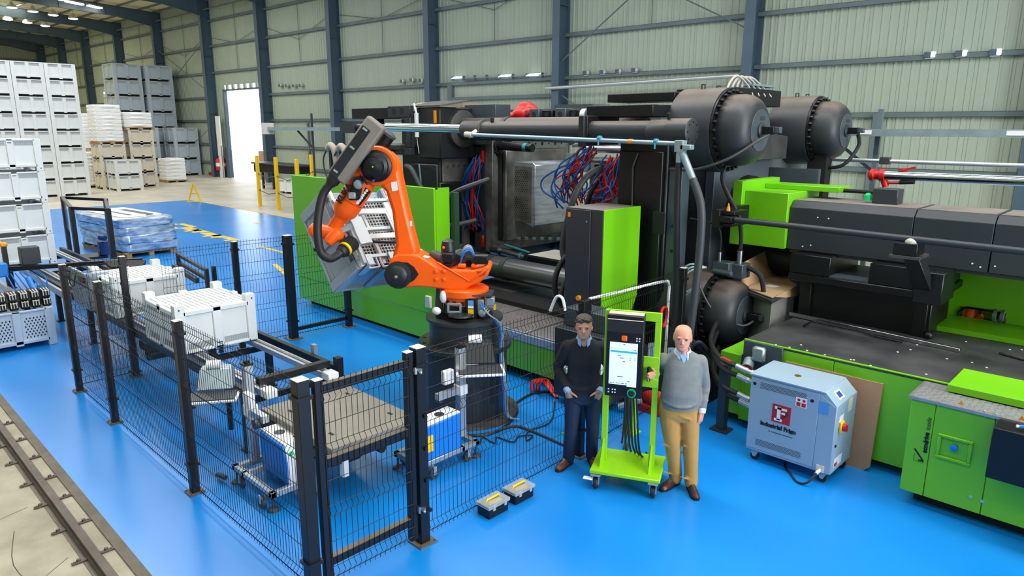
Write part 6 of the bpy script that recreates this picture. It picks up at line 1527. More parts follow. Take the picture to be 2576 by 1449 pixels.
# black dress hose to the tool
hs = [g0 + gs * sg * .03 - gu * .08, RP(812, 490, .28), RP(800, 550, .34), RP(800, 600, .38), RP(808, 636, .38), RP(828, 650, .36), RP(846, 644, .32), RP(858, 634, .28)]
put('dress_hose', MB().tube(bez(*hs, n=8), .052, 12), M['rubber'], r)
put('hose_band', MB().lathe(RP(800, 622, .375), RP(802, 628, .375) - RP(799, 612, .375), [(0, .06), (.04, .06)], 14), M['rubber'], r)
tl = RP(872, 625, .18)
td = (RP(880, 618, .1) - RP(855, 638, .27)).normalized()
put('hose_gland', MB().lathe(RP(856, 637, .27), td, [(0, .06), (.02, .075), (.06, .075), (.065, .09), (.1, .09)], 18), M['rubber'], r)
put('yellow_ring', MB().lathe(RP(866, 628, .22), td, [(0, .092), (.035, .092)], 18), M['yellow'], r)
# forearm lettering
aF = f1.lerp(f0, .3) + RN * .165; rr = (f0 - f1).normalized(); uu = RN.cross(rr).normalized()
words('lettering', 'KUKA', .1, aF + uu * (.055 if uu.dot(RD) > 0 else .02), rr, uu if uu.dot(RD) > 0 else uu, M['ink'], fore, depth=.02, bold=.004)
# ---- crate in the gripper
vx = RP(900, 676, .02)
rightv = V((EX.x, EY.x, EZ.x)); downv = V((EX.y, EY.y, EZ.y)); fwdv = V((EX.z, EY.z, EZ.z))
def cv(a, b, c): return (rightv * a + downv * b + fwdv * c)
e1 = cv(-.437, -.87, .23).normalized()
e2 = cv(-.63, .5, .6); e2 = (e2 - e1 * e2.dot(e1)).normalized()
e3 = e1.cross(e2).normalized()
if e3.dot(rightv) < 0: e3 = -e3
# crate axes: corner of the base at vx, height along e2, sides along e1 and e3
Xc, Yc, Zc = e1, e3, e2
if Xc.cross(Yc).dot(Zc) < 0: Xc = -Xc
SH = 1.04
ctr = vx + e1 * CW / 2 * SH + e3 * CD / 2 * SH
ht = dup(cr1, (0, 0, 0), 0, 'blue grey crate held tilted in the air by the robot', None, material={M['white_plastic']: M['held_plastic']})
if 'group' in ht: del ht['group']
ht.rotation_mode = 'QUATERNION'
rm3 = Matrix(((Xc.x, Yc.x, Zc.x), (Xc.y, Yc.y, Zc.y), (Xc.z, Yc.z, Zc.z)))
ht.rotation_quaternion = rm3.to_quaternion(); ht.location = ctr; ht.scale = (SH, SH, 1.0)
g = thing('gripper_frame', 'white aluminium gripper frame between the robot wrist and the held crate', 'gripper', ctr)
def G(u, v, w): return vx + e3 * u + e1 * v - Zc * w          # w: distance out of the crate base
def gbar(p, q, w, h): return MB().bar(G(*p), G(*q), w, h, -Zc)
for v_ in (.1, .5, .94): put('cross_bar', gbar((-.02, v_, .1), (CD + .03, v_, .1), .05, .05), M['alu'], g, bevel=.005)
for u_ in (.04, .4, .95): put('long_bar', gbar((u_, .0, .05), (u_, CW, .05), .05, .05), M['white'], g, bevel=.005)
f_ = MB()
for (p, q) in (((.2, .36, .15), (.75, .36, .15)), ((.2, .74, .15), (.75, .74, .15)), ((.2, .36, .15), (.2, .74, .15)), ((.75, .36, .15), (.75, .74, .15))): f_.bar(G(*p), G(*q), .08, .035, -Zc)
put('window_frame', f_, M['white_plastic'], g, bevel=.01)
gr = MB()
for k in range(22):
    gr.bar(G(.03 + .052 * k, .02, .012), G(.03 + .052 * k, 1.04, .012), .008, .02, -Zc); gr.bar(G(.02, .03 + .047 * k, .012), G(1.14, .03 + .047 * k, .012), .008, .02, -Zc)
put('grid', gr, M['white_plastic'], g, kind='stuff')
put('grid_back', MB().obox(G(.58, .53, -.004), e3 * .5, e1 * .5, Zc * .003), M['dusty'], g)
put('side_rail', gbar((.0, -.02, .16), (.0, .85, .2), .05, .06), M['alu'], g, bevel=.005)
put('slide_plate', gbar((.78, .28, .17), (.78, .86, .17), .1, .03), M['white'], g, bevel=.006)
put('slide_rail', gbar((.84, .2, .2), (.84, .9, .2), .07, .05), M['alu'], g, bevel=.006)
put('valve_block', MB().obox(G(.86, .6, .26), e3 * .07, e1 * .06, Zc * .04), M['galv'], g, bevel=.01)
br_ = MB()
for u_ in (.12, .5, 1.0): br_.bar(G(u_, .12, .14), G(u_, -.03, .14), .1, .02, -Zc).bar(G(u_, -.03, .16), G(u_, -.03, -.12), .1, .02, e1)
put('clamp_bracket', br_, M['alu'], g, bevel=.004)
lo = MB()
for u_ in (.1, .32): 
    for a, b in (((0, 0), (.16, 0)), ((.16, 0), (.16, .16)), ((.16, .16), (0, .16)), ((0, .16), (0, 0))): lo.bar(G(u_ + a[0], -.06 + a[1], .1), G(u_ + b[0], -.06 + b[1], .1), .02, .03, -Zc)
put('corner_loop', lo, M['white'], g, bevel=.004)
put('black_hose', MB().tube(bez(G(.1, .75, .2), G(.16, .5, .22), G(.2, .3, .2), G(.4, .24, .2), G(.8, .22, .2), n=6), .018, 7), M['rubber'], g)
put('tool_changer', MB().lathe(RP(872, 622, .16), td, [(-.02, .1), (.12, .1), (.14, .07)], 18), M['matte_black'], g)
put('adapter_plate', MB().obox(G(.1, .42, .22), e3 * .1, e1 * .2, Zc * .03), M['alu'], g, bevel=.008)
put('adapter_arm', MB().bar(RP(848, 585, .1), G(.15, .55, .2), .08, .08, RN), M['galv'], g, bevel=.01)
put('paper_tag', MB().obox(G(1.05, 1.12, .1), e3 * .12, e1 * .1, Zc * .01), M['white'], g)
# ================================================================== operator stand
SRZ = math.radians(26)
SP = V((-3.75, 5.63, 0))
st = thing('operator_stand', 'lime green wheeled stand with upright control screen between the two men', 'control stand', SP, SRZ)
L_ = lambda n, m, mt, par=st, **k: put(n, m, M[mt] if isinstance(mt, str) else mt, par, local=True, **k)
L_('base_plate', MB().box(-.355, .355, -.28, .28, .165, .205), 'lime', bevel=.008)
for k, x in enumerate((-.262, .235)):
    L_('upright', MB().box(x - .03, x + .03, -.03, .03, .2, 1.84), 'lime', bevel=.004)
    L_('gusset', MB().prism([(x - .008, -.2, .205), (x - .008, .2, .205), (x - .008, .03, .46), (x - .008, -.03, .46)], (.016, 0, 0)), 'lime')
L_('top_bar', MB().box(-.262, .262, -.035, -.005, 1.76, 1.85), 'lime', bevel=.003)
L_('side_plate', MB().box(.11, .268, -.05, -.03, 1.28, 1.4), 'lime', bevel=.003)
L_('side_plate', MB().box(.11, .262, -.05, -.03, 1.08, 1.17), 'lime', bevel=.003)
L_('side_plate', MB().box(.11, .262, -.045, -.03, 1.17, 1.28), 'lime')
for x, y in ((-.29, -.25), (.29, -.25), (-.29, .23), (.29, .23)):
    c = L_('caster_fork', MB().box(x - .05, x + .05, y - .045, y + .045, .15, .165).box(x - .032, x - .026, y - .03, y + .03, .05, .15).box(x + .026, x + .032, y - .03, y + .03, .05, .15), 'alu')
    L_('caster_wheel', MB().lathe((x - .022, y, .06), (1, 0, 0), [(0, .052), (.008, .06), (.036, .06), (.044, .052)], 20), 'rubber', c)
    L_('hub', MB().cyl((x - .026, y, .06), (x + .026, y, .06), .025, n=12), 'alu', c)
L_('brake_pedal', MB().box(-.42, -.32, -.3, -.24, .1, .115), 'white', bevel=.006)
pn = L_('panel', MB().box(-.25, .115, -.16, -.06, .985, 1.83), 'black', bevel=.008)
L_('panel_head', MB().prism([(-.245, -.165, 1.66), (-.245, -.165, 1.78), (-.245, -.1, 1.835), (-.245, -.04, 1.835), (-.245, -.04, 1.66)], (.355, 0, 0)), mat('head_grey', (30, 31, 34), .5), pn)
L_('head_top', MB().prism([(-.24, -.168, 1.785), (-.24, -.1, 1.842), (-.24, -.04, 1.842), (-.24, -.04, 1.838), (-.24, -.1, 1.838)], (.345, 0, 0)), mat('head_dust', (196, 186, 172), .7), pn)
yf = -.1605
L_('screen', MB().box(-.212, .062, yf - .003, yf, 1.105, 1.555), 'screen', pn)
L_('screen_bar', MB().box(-.205, .058, yf - .0045, yf - .003, 1.452, 1.472), 'screen_teal', pn)
L_('screen_bar', MB().box(-.2, -.06, yf - .0045, yf - .003, 1.488, 1.5).box(-.205, .05, yf - .0045, yf - .003, 1.435, 1.446), 'screen_green', pn)
tx = MB()
for x0, x1, z in ((-.205, -.19, 1.495), (.03, .05, 1.485), (-.08, -.06, 1.535), (-.13, -.1, 1.42), (-.11, -.07, 1.395), (-.08, -.055, 1.36), (-.01, 0, 1.4), (-.01, 0, 1.38), (.035, .042, 1.4), (.035, .042, 1.38), (-.13, -.07, 1.2), (-.03, .0, 1.155), (-.2, -.18, 1.13), (-.17, -.155, 1.13), (-.14, -.1, 1.13), (-.09, -.06, 1.13), (-.05, -.03, 1.13)):
    tx.box(x0, x1, yf - .0045, yf - .003, z, z + .006)
L_('screen_text', tx, 'slate', pn, kind='stuff')
L_('task_bar', MB().box(-.212, -.03, yf - .0045, yf - .003, 1.105, 1.118), 'dark', pn)
L_('stop_button', MB().box(-.1, -.045, yf - .012, yf, 1.575, 1.63), 'orange', pn, bevel=.008)
L_('turn_knob', MB().lathe((.02, yf, 1.04), (0, -1, 0), [(0, .045), (.008, .045), (.008, .035)], 24), 'green_glow', pn)
L_('knob_cap', MB().lathe((.02, yf - .008, 1.04), (0, -1, 0), [(0, .034), (.01, .032), (.012, .02)], 20), 'dark', pn)
ic = MB()
for x, z in ((.05, 1.61), (.075, 1.61), (.05, 1.585), (.075, 1.585), (-.21, 1.03), (-.21, 1.06), (-.17, 1.03), (-.17, 1.06), (-.145, 1.03), (-.145, 1.06)): ic.box(x - .007, x + .007, yf - .003, yf, z - .006, z + .006)
L_('icon', ic, 'white', pn, kind='stuff')
L_('grip', MB().cyl((.17, -.08, 1.16), (.17, -.08, 1.3), .017, n=12).box(.16, .18, -.08, -.04, 1.16, 1.18).box(.16, .18, -.08, -.04, 1.28, 1.3), 'black')
for k in range(5):
    L_('cable', MB().tube(bez((-.06 + .03 * k, -.08, .99), (-.05 + .03 * k, -.02, .75), (-.06 + .04 * k, .1, .45 - .04 * k), (-.08 + .06 * k, .4, .1), (-.1 + .05 * k, .5 + .05 * k, .015), n=6), .011, 6), 'rubber')

# ================================================================== people
def ring(z, cx, cy, rx, ryf, ryb, n=24, p=2.3):
    out = []
    for i in range(n):
        a = 2 * PI * i / n; c, s = math.cos(a), math.sin(a)
        x = rx * math.copysign(abs(c) ** (2 / p), c); ry = ryb if s > 0 else ryf
        y = ry * math.copysign(abs(s) ** (2 / p), s)
        out.append((cx + x, cy + y, z))
    return out
def limb(mb, pts, rad, n=14):
    P = bez(*pts, n=5); R_ = []
    for i in range(len(pts) - 1):
        for k in range(5): R_.append(rad[i] + (rad[i + 1] - rad[i]) * k / 5)
    R_.append(rad[-1]); mb.tube(P, .05, n, rad=R_); mb.ball(pts[0], rad[0] * .98, nu=12, nv=8); mb.ball(pts[-1], rad[-1] * .98, nu=12, nv=8)
def fold(mb, q, r):
    P_ = bez(*q, n=6); n_ = len(P_) - 1
    mb.tube(P_, r, 8, rad=[max(.002, r * math.sin(PI * i / n_) ** .7) for i in range(n_ + 1)])
def fused(name, mb, m, parent, voxel, smooth=2, matrix=None, top=None):
    """one continuous skin grown over overlapping volumes"""
    me = bpy.data.meshes.new(name); me.from_pydata([tuple(v) for v in mb.v], [], mb.f)
    bm = bmesh.new(); bm.from_mesh(me); bmesh.ops.recalc_face_normals(bm, faces=bm.faces); bm.to_mesh(me); bm.free()
    o = bpy.data.objects.new(name, me); COL.objects.link(o)
    r = o.modifiers.new('r', 'REMESH'); r.mode = 'VOXEL'; r.voxel_size = voxel; r.use_smooth_shade = True
    s = o.modifiers.new('s', 'SMOOTH'); s.iterations = smooth; s.factor = .5
    me2 = bpy.data.meshes.new_from_object(o.evaluated_get(bpy.context.evaluated_depsgraph_get()))
    bpy.data.objects.remove(o)
    me2.materials.clear(); me2.materials.append(m)
    me2.polygons.foreach_set('use_smooth', [True] * len(me2.polygons))
    o = bpy.data.objects.new(name, me2); COL.objects.link(o); o.parent = parent
    return o
def hand(mb, w, d, nrm, side, curl=.35, thumb=(.7, .6, -.25), spread=1., s=1.):
    """wrist w, finger direction d, back-of-hand normal nrm, thumb towards +side"""
    d = V(d).normalized(); nrm = V(nrm); nrm = (nrm - d * nrm.dot(d)).normalized(); t = d.cross(nrm) * side
    w = V(w)
    mb.obox(w + d * .048 * s, d * .05 * s, t * .039 * s, nrm * .0135 * s); mb.ball(w + d * .012 * s, .032 * s, .026 * s, .022 * s, 10, 6, (d, t, nrm))
    mb.ball(w + d * .06 * s + nrm * .004, .045 * s, .04 * s, .018 * s, 10, 6, (d, t, nrm))
    for off, ln, r in ((.03, .072, .0095), (.0105, .082, .0098), (-.0095, .076, .0094), (-.0285, .06, .0084)):
        b = w + d * .092 * s + t * off * s; pts = [b - d * .02 * s]; cur = d; rr_ = [r * s * 1.1]
        pts.append(b); rr_.append(r * s * 1.08); ang = 0
        for fr, kf in ((.45, .8), (.32, 1.1), (.23, .9)):
            ang += curl * kf; cur = d * math.cos(ang) - nrm * math.sin(ang)
            pts.append(pts[-1] + (cur + t * off * 1.2 * spread).normalized() * ln * fr * s); rr_.append(r * s * (.98 if fr > .4 else .9 if fr > .3 else .72))
        mb.tube(pts, .01, 8, rad=rr_); mb.ball(pts[-1], rr_[-1], nu=8, nv=6)
    b = w + d * .02 * s + t * .03 * s; td_ = (d * thumb[0] + t * thumb[1] + nrm * thumb[2]).normalized(); t2 = (td_ + d * .35).normalized()
    mb.tube([b - td_ * .015, b + td_ * .03 * s, b + td_ * .05 * s + t2 * .005, b + td_ * .05 * s + t2 * .03 * s], .01, 8, rad=[.015 * s, .0135 * s, .0115 * s, .0085 * s]); mb.ball(b + td_ * .05 * s + t2 * .03 * s, .0085 * s, nu=8, nv=6)
def head(mb, c, yaw=0., tilt=0., w=1., long_=1.):
    """c: centre of the head at ear height; face towards -y; returns a placing function"""
    R_ = Matrix.Rotation(yaw, 3, 'Z') @ Matrix.Rotation(tilt, 3, 'Y')
    def T(p): return V(c) + R_ @ V((p[0] * w, p[1], p[2] * long_))
    rows = [(-.118, -.062, .022, .02, .02), (-.112, -.058, .036, .032, .04), (-.098, -.045, .05, .047, .05), (-.075, -.03, .06, .062, .062), (-.05, -.018, .066, .072, .075), (-.025, -.01, .07, .08, .085), (0, -.004, .0735, .085, .093), (.025, 0, .0755, .086, .098), (.05, .004, .0755, .084, .099), (.075, .01, .072, .08, .094), (.095, .014, .063, .07, .082), (.11, .016, .048, .055, .063), (.119, .018, .028, .032, .038), (.122, .018, .008, .01, .012)]
    mb.loft([[T(q) for q in ring(z, 0, cy, rx, f, b, 26, 2.2)] for z, cy, rx, f, b in rows])
    ax_ = (R_ @ V((1, 0, 0)), R_ @ V((0, 1, 0)), R_ @ V((0, 0, 1)))
    mb.ball(T((0, -.088, -.022)), .0125, .016, .022, 10, 8, ax_)              # nose bridge
    mb.ball(T((0, -.101, -.036)), .0125, .0145, .0115, 12, 8, ax_)            # nose tip
    for s in (-1, 1):
        mb.ball(T((s * .0105, -.089, -.038)), .0075, .01, .0075, 8, 6, ax_)
        mb.ball(T((s * .03, -.082, .016)), .024, .009, .008, 10, 6, ax_)      # brow ridge
        mb.ball(T((s * .036, -.058, -.035)), .024, .018, .026, 10, 8, ax_)     # cheek
        mb.ball(T((s * .077, .008, -.012)), .008, .019, .032, 10, 8, ax_)     # ear
        mb.ball(T((s * .03, -.0745, .0)), .017, .012, .011, 10, 6, ax_)       # closed lid area
    mb.ball(T((0, -.08, -.072)), .024, .013, .014, 10, 6, ax_)                # lips mound
    mb.ball(T((0, -.07, -.103)), .026, .022, .017, 10, 6, ax_)                # chin
    return T, ax_
def face_parts(person, T, ax_, brow_m, wm):
    for s in (-1, 1):
        e = put('eye', MB().ball(T((s * .03, -.0835, .0)), .0125, .005, .0052, 10, 6, ax_), M['eye'], person, local=True)
        put('eyebrow', MB().ball(T((s * .031, -.0905, .0165)), .02, .0035, .0038, 10, 6, ax_), brow_m, person, local=True)
    put('mouth', MB().ball(T((0, -.0915, -.0715)), .021, .0035, .0042, 12, 6, ax_), M['lip'], person, local=True)
def shoe(mb, heel, yaw, s=1.):
    R_ = Matrix.Rotation(yaw, 3, 'Z')
    rows = [(.045, .024, .03, .07), (.02, .034, .0, .085), (-.02, .037, 0, .09), (-.06, .036, 0, .085), (-.1, .039, 0, .066), (-.14, .044, 0, .052), (-.18, .042, 0, .046), (-.21, .032, 0, .038), (-.225, .016, .004, .026)]
    rr_ = []
    for y, hw, zb, zt in rows:
        rr_.append([V(heel) + R_ @ V((x * hw * s, y * s, zb + .004 + z * (zt - zb) * s)) for x, z in ((-.86, 0), (.86, 0), (1, .2), (.92, .55), (.6, .88), (.25, 1), (-.25, 1), (-.6, .88), (-.92, .55), (-1, .2))])
    mb.loft(rr_)
def sole(mb, heel, yaw, s=1.):
    R_ = Matrix.Rotation(yaw, 3, 'Z')
    pts = [(-.03, .05), (.03, .05), (.038, 0), (.036, -.06), (.045, -.14), (.042, -.19), (.02, -.228), (-.02, -.228), (-.042, -.19), (-.045, -.14), (-.036, -.06), (-.038, 0)]
    mb.prism([V(heel) + R_ @ V((x * s, y * s, .0)) for x, y in pts], (0, 0, .016))

def person(root, rz, label, cfg):
    # ---- body: one skin under the clothes, visible at head and hands
    P = cfg; b = MB()
    T, ax_ = head(b, P['head'], P['yaw'], P.get('tilt', 0), P.get('hw', 1), P.get('hl', 1))
    nk = V(P['neck']); hc = V(P['head'])
    limb(b, [nk - V((0, 0, .06)), nk, hc + V((0, .018, -.075))], [.062, .056, .054])
    tor = P['torso']
    b.loft([ring(z, cx, cy, rx * .86, f * .86, bk * .86, 20) for z, cx, cy, rx, f, bk in tor])
    for a in P['arms']:
        limb(b, a['pts'], [.042, .036, .027], 10)
        hand(b, a['pts'][-1], a['d'], a['n'], a['side'], a.get('curl', .35), a.get('thumb', (.7, .6, -.25)))
    for l in P['legs']: limb(b, l['pts'], [.07, .052, .036], 10)
    b.ball(nk + V((0, -.05, -.025)), .042, .03, .05, 12, 8)
    body = fused('person', b, P['skin'], None, .0056, 3)
    body.location = root; body.rotation_euler = (0, 0, rz); tag(body, label, 'person')
    face_parts(body, T, ax_, P['brow'], None)
    # ---- clothes
    s = MB()
    s.loft([ring(z, cx, cy, rx, f, bk, 28) for z, cx, cy, rx, f, bk in tor])
    for a in P['arms']:
        p = a['pts']; w = p[1].lerp(p[2], .88) if a.get('short') is None else p[1].lerp(p[2], a['short'])
        limb(s, [p[0], p[0].lerp(p[1], .5), p[1], p[1].lerp(w, .55), w], [.072, .067, .057, .05, .043])
    for q, r in P.get('folds', []): fold(s, q, r)
    sw = fused('sweater', s, P['sweater'], body, .011, 3)
    hem = MB()
    z0 = tor[0]
    hem.loft([ring(z, z0[1], z0[2], z0[3] * 1.0 + .004, z0[4] + .004, z0[5] + .004, 28) for z in (z0[0] - .004, z0[0] + .045)])
    put('hem', hem, P['sweater'], sw, local=True)
    t = MB(); h = P['hips']
    t.loft([ring(z, cx, cy, rx, f, bk, 28) for z, cx, cy, rx, f, bk in h])
    for l in P['legs']:
        p = l['pts']; limb(t, [p[0], p[0].lerp(p[1], .5), p[1], p[1].lerp(p[2], .5), p[2] - V((0, 0, .02))], P['legr'], 16)
    for q, r in P.get('tfolds', []): fold(t, q, r)
    fused('trousers', t, P['trousers'], body, .011, 3)
    # collar: a band round the neck whose two wings fall open at the front
    for sgn in (-1, 1):
        c = MB(); rows = []
        for k in range(9):
            a = -PI / 2 + sgn * (.42 + k * .34); rr_ = .064 if k else .068; cx, cy = nk.x + math.cos(a) * rr_, nk.y + math.sin(a) * rr_ * 1.02
            zt = nk.z + .012 + .03 * min(k, 4) / 4; drop = (.075, .062, .05)[k] if k < 3 else .042
            ex = .012 if k < 2 else .016
            rows.append([(cx, cy, zt), (cx + math.cos(a) * .006, cy + math.sin(a) * .006, zt + .002), (cx + math.cos(a) * (ex + .008), cy + math.sin(a) * (ex + .012), zt - drop), (cx + math.cos(a) * ex, cy + math.sin(a) * (ex + .002), zt - drop)])
        c.loft(rows); put('shirt_collar', c, P['shirt'], body, local=True)
    if P.get('vneck'):
        v = MB(); f = P['vneck']
        v.prism([(nk.x - .04, nk.y - .066, nk.z - .004), (nk.x + .04, nk.y - .066, nk.z - .004), (nk.x + .006, f, nk.z - .085), (nk.x - .006, f, nk.z - .085)], (0, -.01, 0))
        put('shirt_front', v, M['shirt'], body, local=True)
    for a in P['arms']:
        p = a['pts']; e = p[1].lerp(p[2], .86 if a.get('short') is None else a['short'] - .02); dd = (p[2] - p[1]).normalized()
        put('shirt_cuff', MB().lathe(e, dd, [(0, .042), (.02, .041), (.048, .038), (.05, .03)], 16), P['shirt'], body, local=True)
    for l in P['legs']:
        m = MB(); shoe(m, (l['pts'][2].x, l['pts'][2].y + .02, .008), l['yaw'], 1.08); so_ = fused('shoe', m, P['shoe'], body, .007, 3)
        m = MB(); sole(m, (l['pts'][2].x, l['pts'][2].y + .02, 0), l['yaw'], 1.08); put('sole', m, M['rubber'], so_, local=True)
    hr = MB(); 
    P['hair'](hr, T, ax_); fused('hair', hr, P['hair_m'], body, .006, 2)
    return body
def hair_full(mb, T, ax_):
    rows = [(-.03, .06, .07, -.04, .052), (.0, .035, .077, -.02, .075), (.03, .02, .081, .02, .093), (.06, .014, .082, .058, .102), (.085, .01, .08, .084, .103), (.105, .008, .073, .086, .095), (.122, .01, .058, .072, .08), (.134, .012, .038, .05, .055), (.14, .014, .012, .015, .016)]
    mb.loft([[T(q) for q in ring(z, 0, cy, rx, f, b, 24, 2.2)] for z, cy, rx, f, b in rows])
    for s in (-1, 1): mb.ball(T((s * .073, .01, .012)), .01, .026, .034, 8, 6, ax_)
    R_ = random.Random(3)
    for k in range(46):
        a = R_.uniform(-PI, PI); e = R_.uniform(.15, 1.35); r = .081
        x, y, z = math.cos(a) * math.cos(e) * r, math.sin(a) * math.cos(e) * (r + .014) + .012, .052 + math.sin(e) * .082
        if y < -.06 and z < .085: continue
        mb.ball(T((x * .985, y, z * .99)), R_.uniform(.011, .016), R_.uniform(.032, .046), R_.uniform(.007, .011), 8, 5, ax_)
    for k in range(7):
        mb.ball(T((-.05 + .016 * k, -.073 - .006 * math.sin(k), .082 + .008 * math.sin(k * 2.1))), .013, .014, .018, 8, 5, ax_)
def hair_rim(mb, T, ax_):
    for s in (-1, 1):
        for k in range(6):
            a = .1 + k * .28
            mb.ball(T((s * .074 * math.cos(a * .9), .012 + .086 * math.sin(a), .012 + .004 * k)), .011, .022, .034, 8, 6, ax_)
    mb.ball(T((0, .095, .0)), .05, .013, .036, 10, 6, ax_)
# ---- the man in navy
c1 = dict(head=V((.0, -.035, 1.595)), yaw=-.05, tilt=-.03, hw=1.1, hl=.95, neck=V((.005, -.01, 1.455)), skin=M['skin'], brow=M['hair'],
    torso=[(.86, .01, .0, .178, .115, .115), (.9, .01, 0, .186, .125, .12), (1.0, .01, 0, .176, .122, .112), (1.1, .01, 0, .17, .115, .108), (1.2, .015, .0, .178, .118, .108), (1.3, .02, .01, .19, .115, .105), (1.36, .015, .01, .19, .1, .095), (1.41, .01, .01, .168, .085, .085), (1.44, .005, .006, .125, .074, .078), (1.46, .005, .0, .086, .07, .076), (1.47, .005, -.004, .07, .062, .068)],
    arms=[dict(pts=[V((-.165, .01, 1.365)), V((-.262, .08, 1.1)), V((-.15, -.095, .9))], d=(.22, .32, -.9), n=(-.3, -.9, -.3), side=-1, curl=.2, thumb=(.35, 1.0, .35)),
          dict(pts=[V((.195, .01, 1.365)), V((.285, .08, 1.1)), V((.18, -.095, .915))], d=(-.2, .32, -.9), n=(.3, -.9, -.3), side=1, curl=.2, thumb=(.3, 1.0, .35))],
    legs=[dict(pts=[V((-.085, .0, .86)), V((-.105, -.02, .48)), V((-.125, .02, .1))], yaw=-.55), dict(pts=[V((.1, .02, .86)), V((.125, .03, .48)), V((.125, .1, .1))], yaw=.25)],
    hips=[(.74, .01, .0, .12, .09, .1), (.8, .01, .0, .172, .112, .12), (.86, .01, .0, .178, .115, .125), (.92, .01, 0, .17, .108, .112), (.96, .01, 0, .165, .104, .108)],
    legr=[.098, .09, .074, .068, .066], sweater=M['navy'], trousers=M['denim'], shirt=M['shirt'], shoe=M['shoe'], hair=hair_full, hair_m=M['hair'],
    folds=[([(-.15, -.09, .95), (.0, -.13, .93), (.16, -.09, .97)], .012), ([(-.14, -.09, 1.04), (.02, -.125, 1.0)], .009), ([(-.28, .05, 1.1), (-.22, .02, 1.04)], .03)],
    tfolds=[([(-.17, -.05, .5), (-.05, -.085, .47)], .01), ([(.06, -.04, .5), (.19, -.02, .47)], .01), ([(-.18, .0, .16), (-.07, -.04, .14)], .012), ([(-.1, -.1, .8), (.0, -.11, .76)], .01), ([(.02, -.11, .76), (.12, -.1, .8)], .01)])
person(AZ(1459, 1172), math.radians(39), 'man in a navy sweater and dark jeans standing with both hands in his pockets', c1)
R2 = AZ(1694, 1222); HW = Matrix.Rotation(-math.radians(39), 3, 'Z') @ (V((-3.56, 5.63, 1.215)) - R2) + V((.075, .05, .0))
c2 = dict(head=V((-.005, -.045, 1.615)), yaw=-.15, tilt=.03, hw=1.1, hl=.98, neck=V((.01, -.01, 1.46)), skin=M['skin2'], brow=mat('brow_tan', (160, 112, 92), .6),
    torso=[(0.9, 0.012, -0.01, 0.186, 0.15, 0.13), (0.95, 0.012, -0.01, 0.195, 0.17, 0.135), (1.05, 0.012, -0.01, 0.193, 0.172, 0.128), (1.15, 0.017, -0.005, 0.186, 0.158, 0.12), (1.25, 0.022, 0.0, 0.184, 0.14, 0.115), (1.34, 0.027, 0.008, 0.186, 0.122, 0.108), (1.39, 0.028, 0.01, 0.173, 0.104, 0.1), (1.43, 0.025, 0.008, 0.135, 0.088, 0.088), (1.455, 0.022, 0.002, 0.093, 0.078, 0.08), (1.47, 0.022, -0.004, 0.073, 0.066, 0.07)],
    arms=[dict(pts=[V((-.165, .03, 1.36)), V((-.2, .2, 1.2)), HW], d=(-.8, -.55, .02), n=(-.5, .8, .1), side=-1, curl=.6, thumb=(.6, .7, -.2), short=.8),
          dict(pts=[V((.19, .01, 1.36)), V((.255, .05, 1.09)), V((.225, -.05, .85))], d=(-.18, -.18, -1), n=(.75, -.65, .0), side=-1, curl=.5, thumb=(.8, .45, -.2))],
    legs=[dict(pts=[V((-.09, .0, .86)), V((-.04, -.03, .48)), V((.02, .02, .1))], yaw=-.75), dict(pts=[V((.1, .0, .86)), V((.14, -.04, .48)), V((.165, -.06, .1))], yaw=.1)],
    hips=[(.74, .0, .0, .13, .1, .11), (.8, .0, .0, .19, .125, .135), (.86, .0, .0, .197, .13, .138), (.92, .0, 0, .192, .13, .125), (.98, .0, 0, .188, .128, .12)],
    legr=[.106, .1, .08, .072, .068], sweater=M['grey_knit'], trousers=M['chino'], shirt=M['shirt2'], shoe=M['shoe2'], hair=hair_rim, hair_m=M['hair_grey'], vneck=-.09,
    folds=[([(-.19, -.1, .98), (-.05, -.175, .94), (.1, -.17, .95), (.2, -.08, 1.0)], .014), ([(-.16, -.08, 1.2), (-.05, -.135, 1.1), (.02, -.15, 1.06)], .008), ([(.17, -.07, 1.24), (.09, -.12, 1.14), (.02, -.15, 1.08)], .008), ([(.3, .0, 1.06), (.22, .0, 1.03)], .03), ([(.29, -.03, .97), (.22, -.05, .95)], .02)],
    tfolds=[([(-.17, -.07, .5), (-.04, -.1, .46)], .011), ([(.04, -.1, .5), (.17, -.09, .46)], .011), ([(-.15, -.03, .18), (-.03, -.05, .15)], .012), ([(.03, -.11, .17), (.16, -.12, .13)], .012), ([(-.02, -.13, .84), (.12, -.12, .78)], .01), ([(-.13, -.1, .72), (-.03, -.09, .78)], .01)])
person(R2, math.radians(39), 'bald man in a grey sweater and tan chinos, one hand on the green stand', c2)
# ================================================================== things at the back of the hall
def yellow_post(x, y, label, h=2.33):
    t = thing('barrier_post', label, 'post', (x, y, 0), 0, 'yellow barrier posts')
    put('post', MB().box(-.07, .07, -.07, .07, .02, h), M['yellow'], t, local=True, bevel=.01)
    put('base_plate', MB().box(-.18, .18, -.12, .12, 0, .02), M['yellow'], t, local=True)
    put('eyelet', MB().cyl((-.09, 0, 1.5), (.09, 0, 1.5), .03, n=8).cyl((-.09, 0, .75), (.09, 0, .75), .03, n=8), M['dusty'], t, local=True)
for (px, py), lab in (((655, 518), 'tall yellow post by the bright floor, leftmost of four behind the green guard'), ((702, 528), 'tall yellow post, second from the left behind the green guard')):
    p = AZ(px, py); yellow_post(p.x, p.y, lab)
for (px, py), lab in (((745, 400), 'tall yellow post, third from the left, half hidden by the green guard'), ((782, 389), 'tall yellow post with a white sign, rightmost behind the green guard')):
    p = AZ(px, py, 2.33); yellow_post(p.x, p.y, lab)
t = thing('barrier_chain', 'thin chain strung between the yellow posts', 'chain', (-30, 15.2, 0))
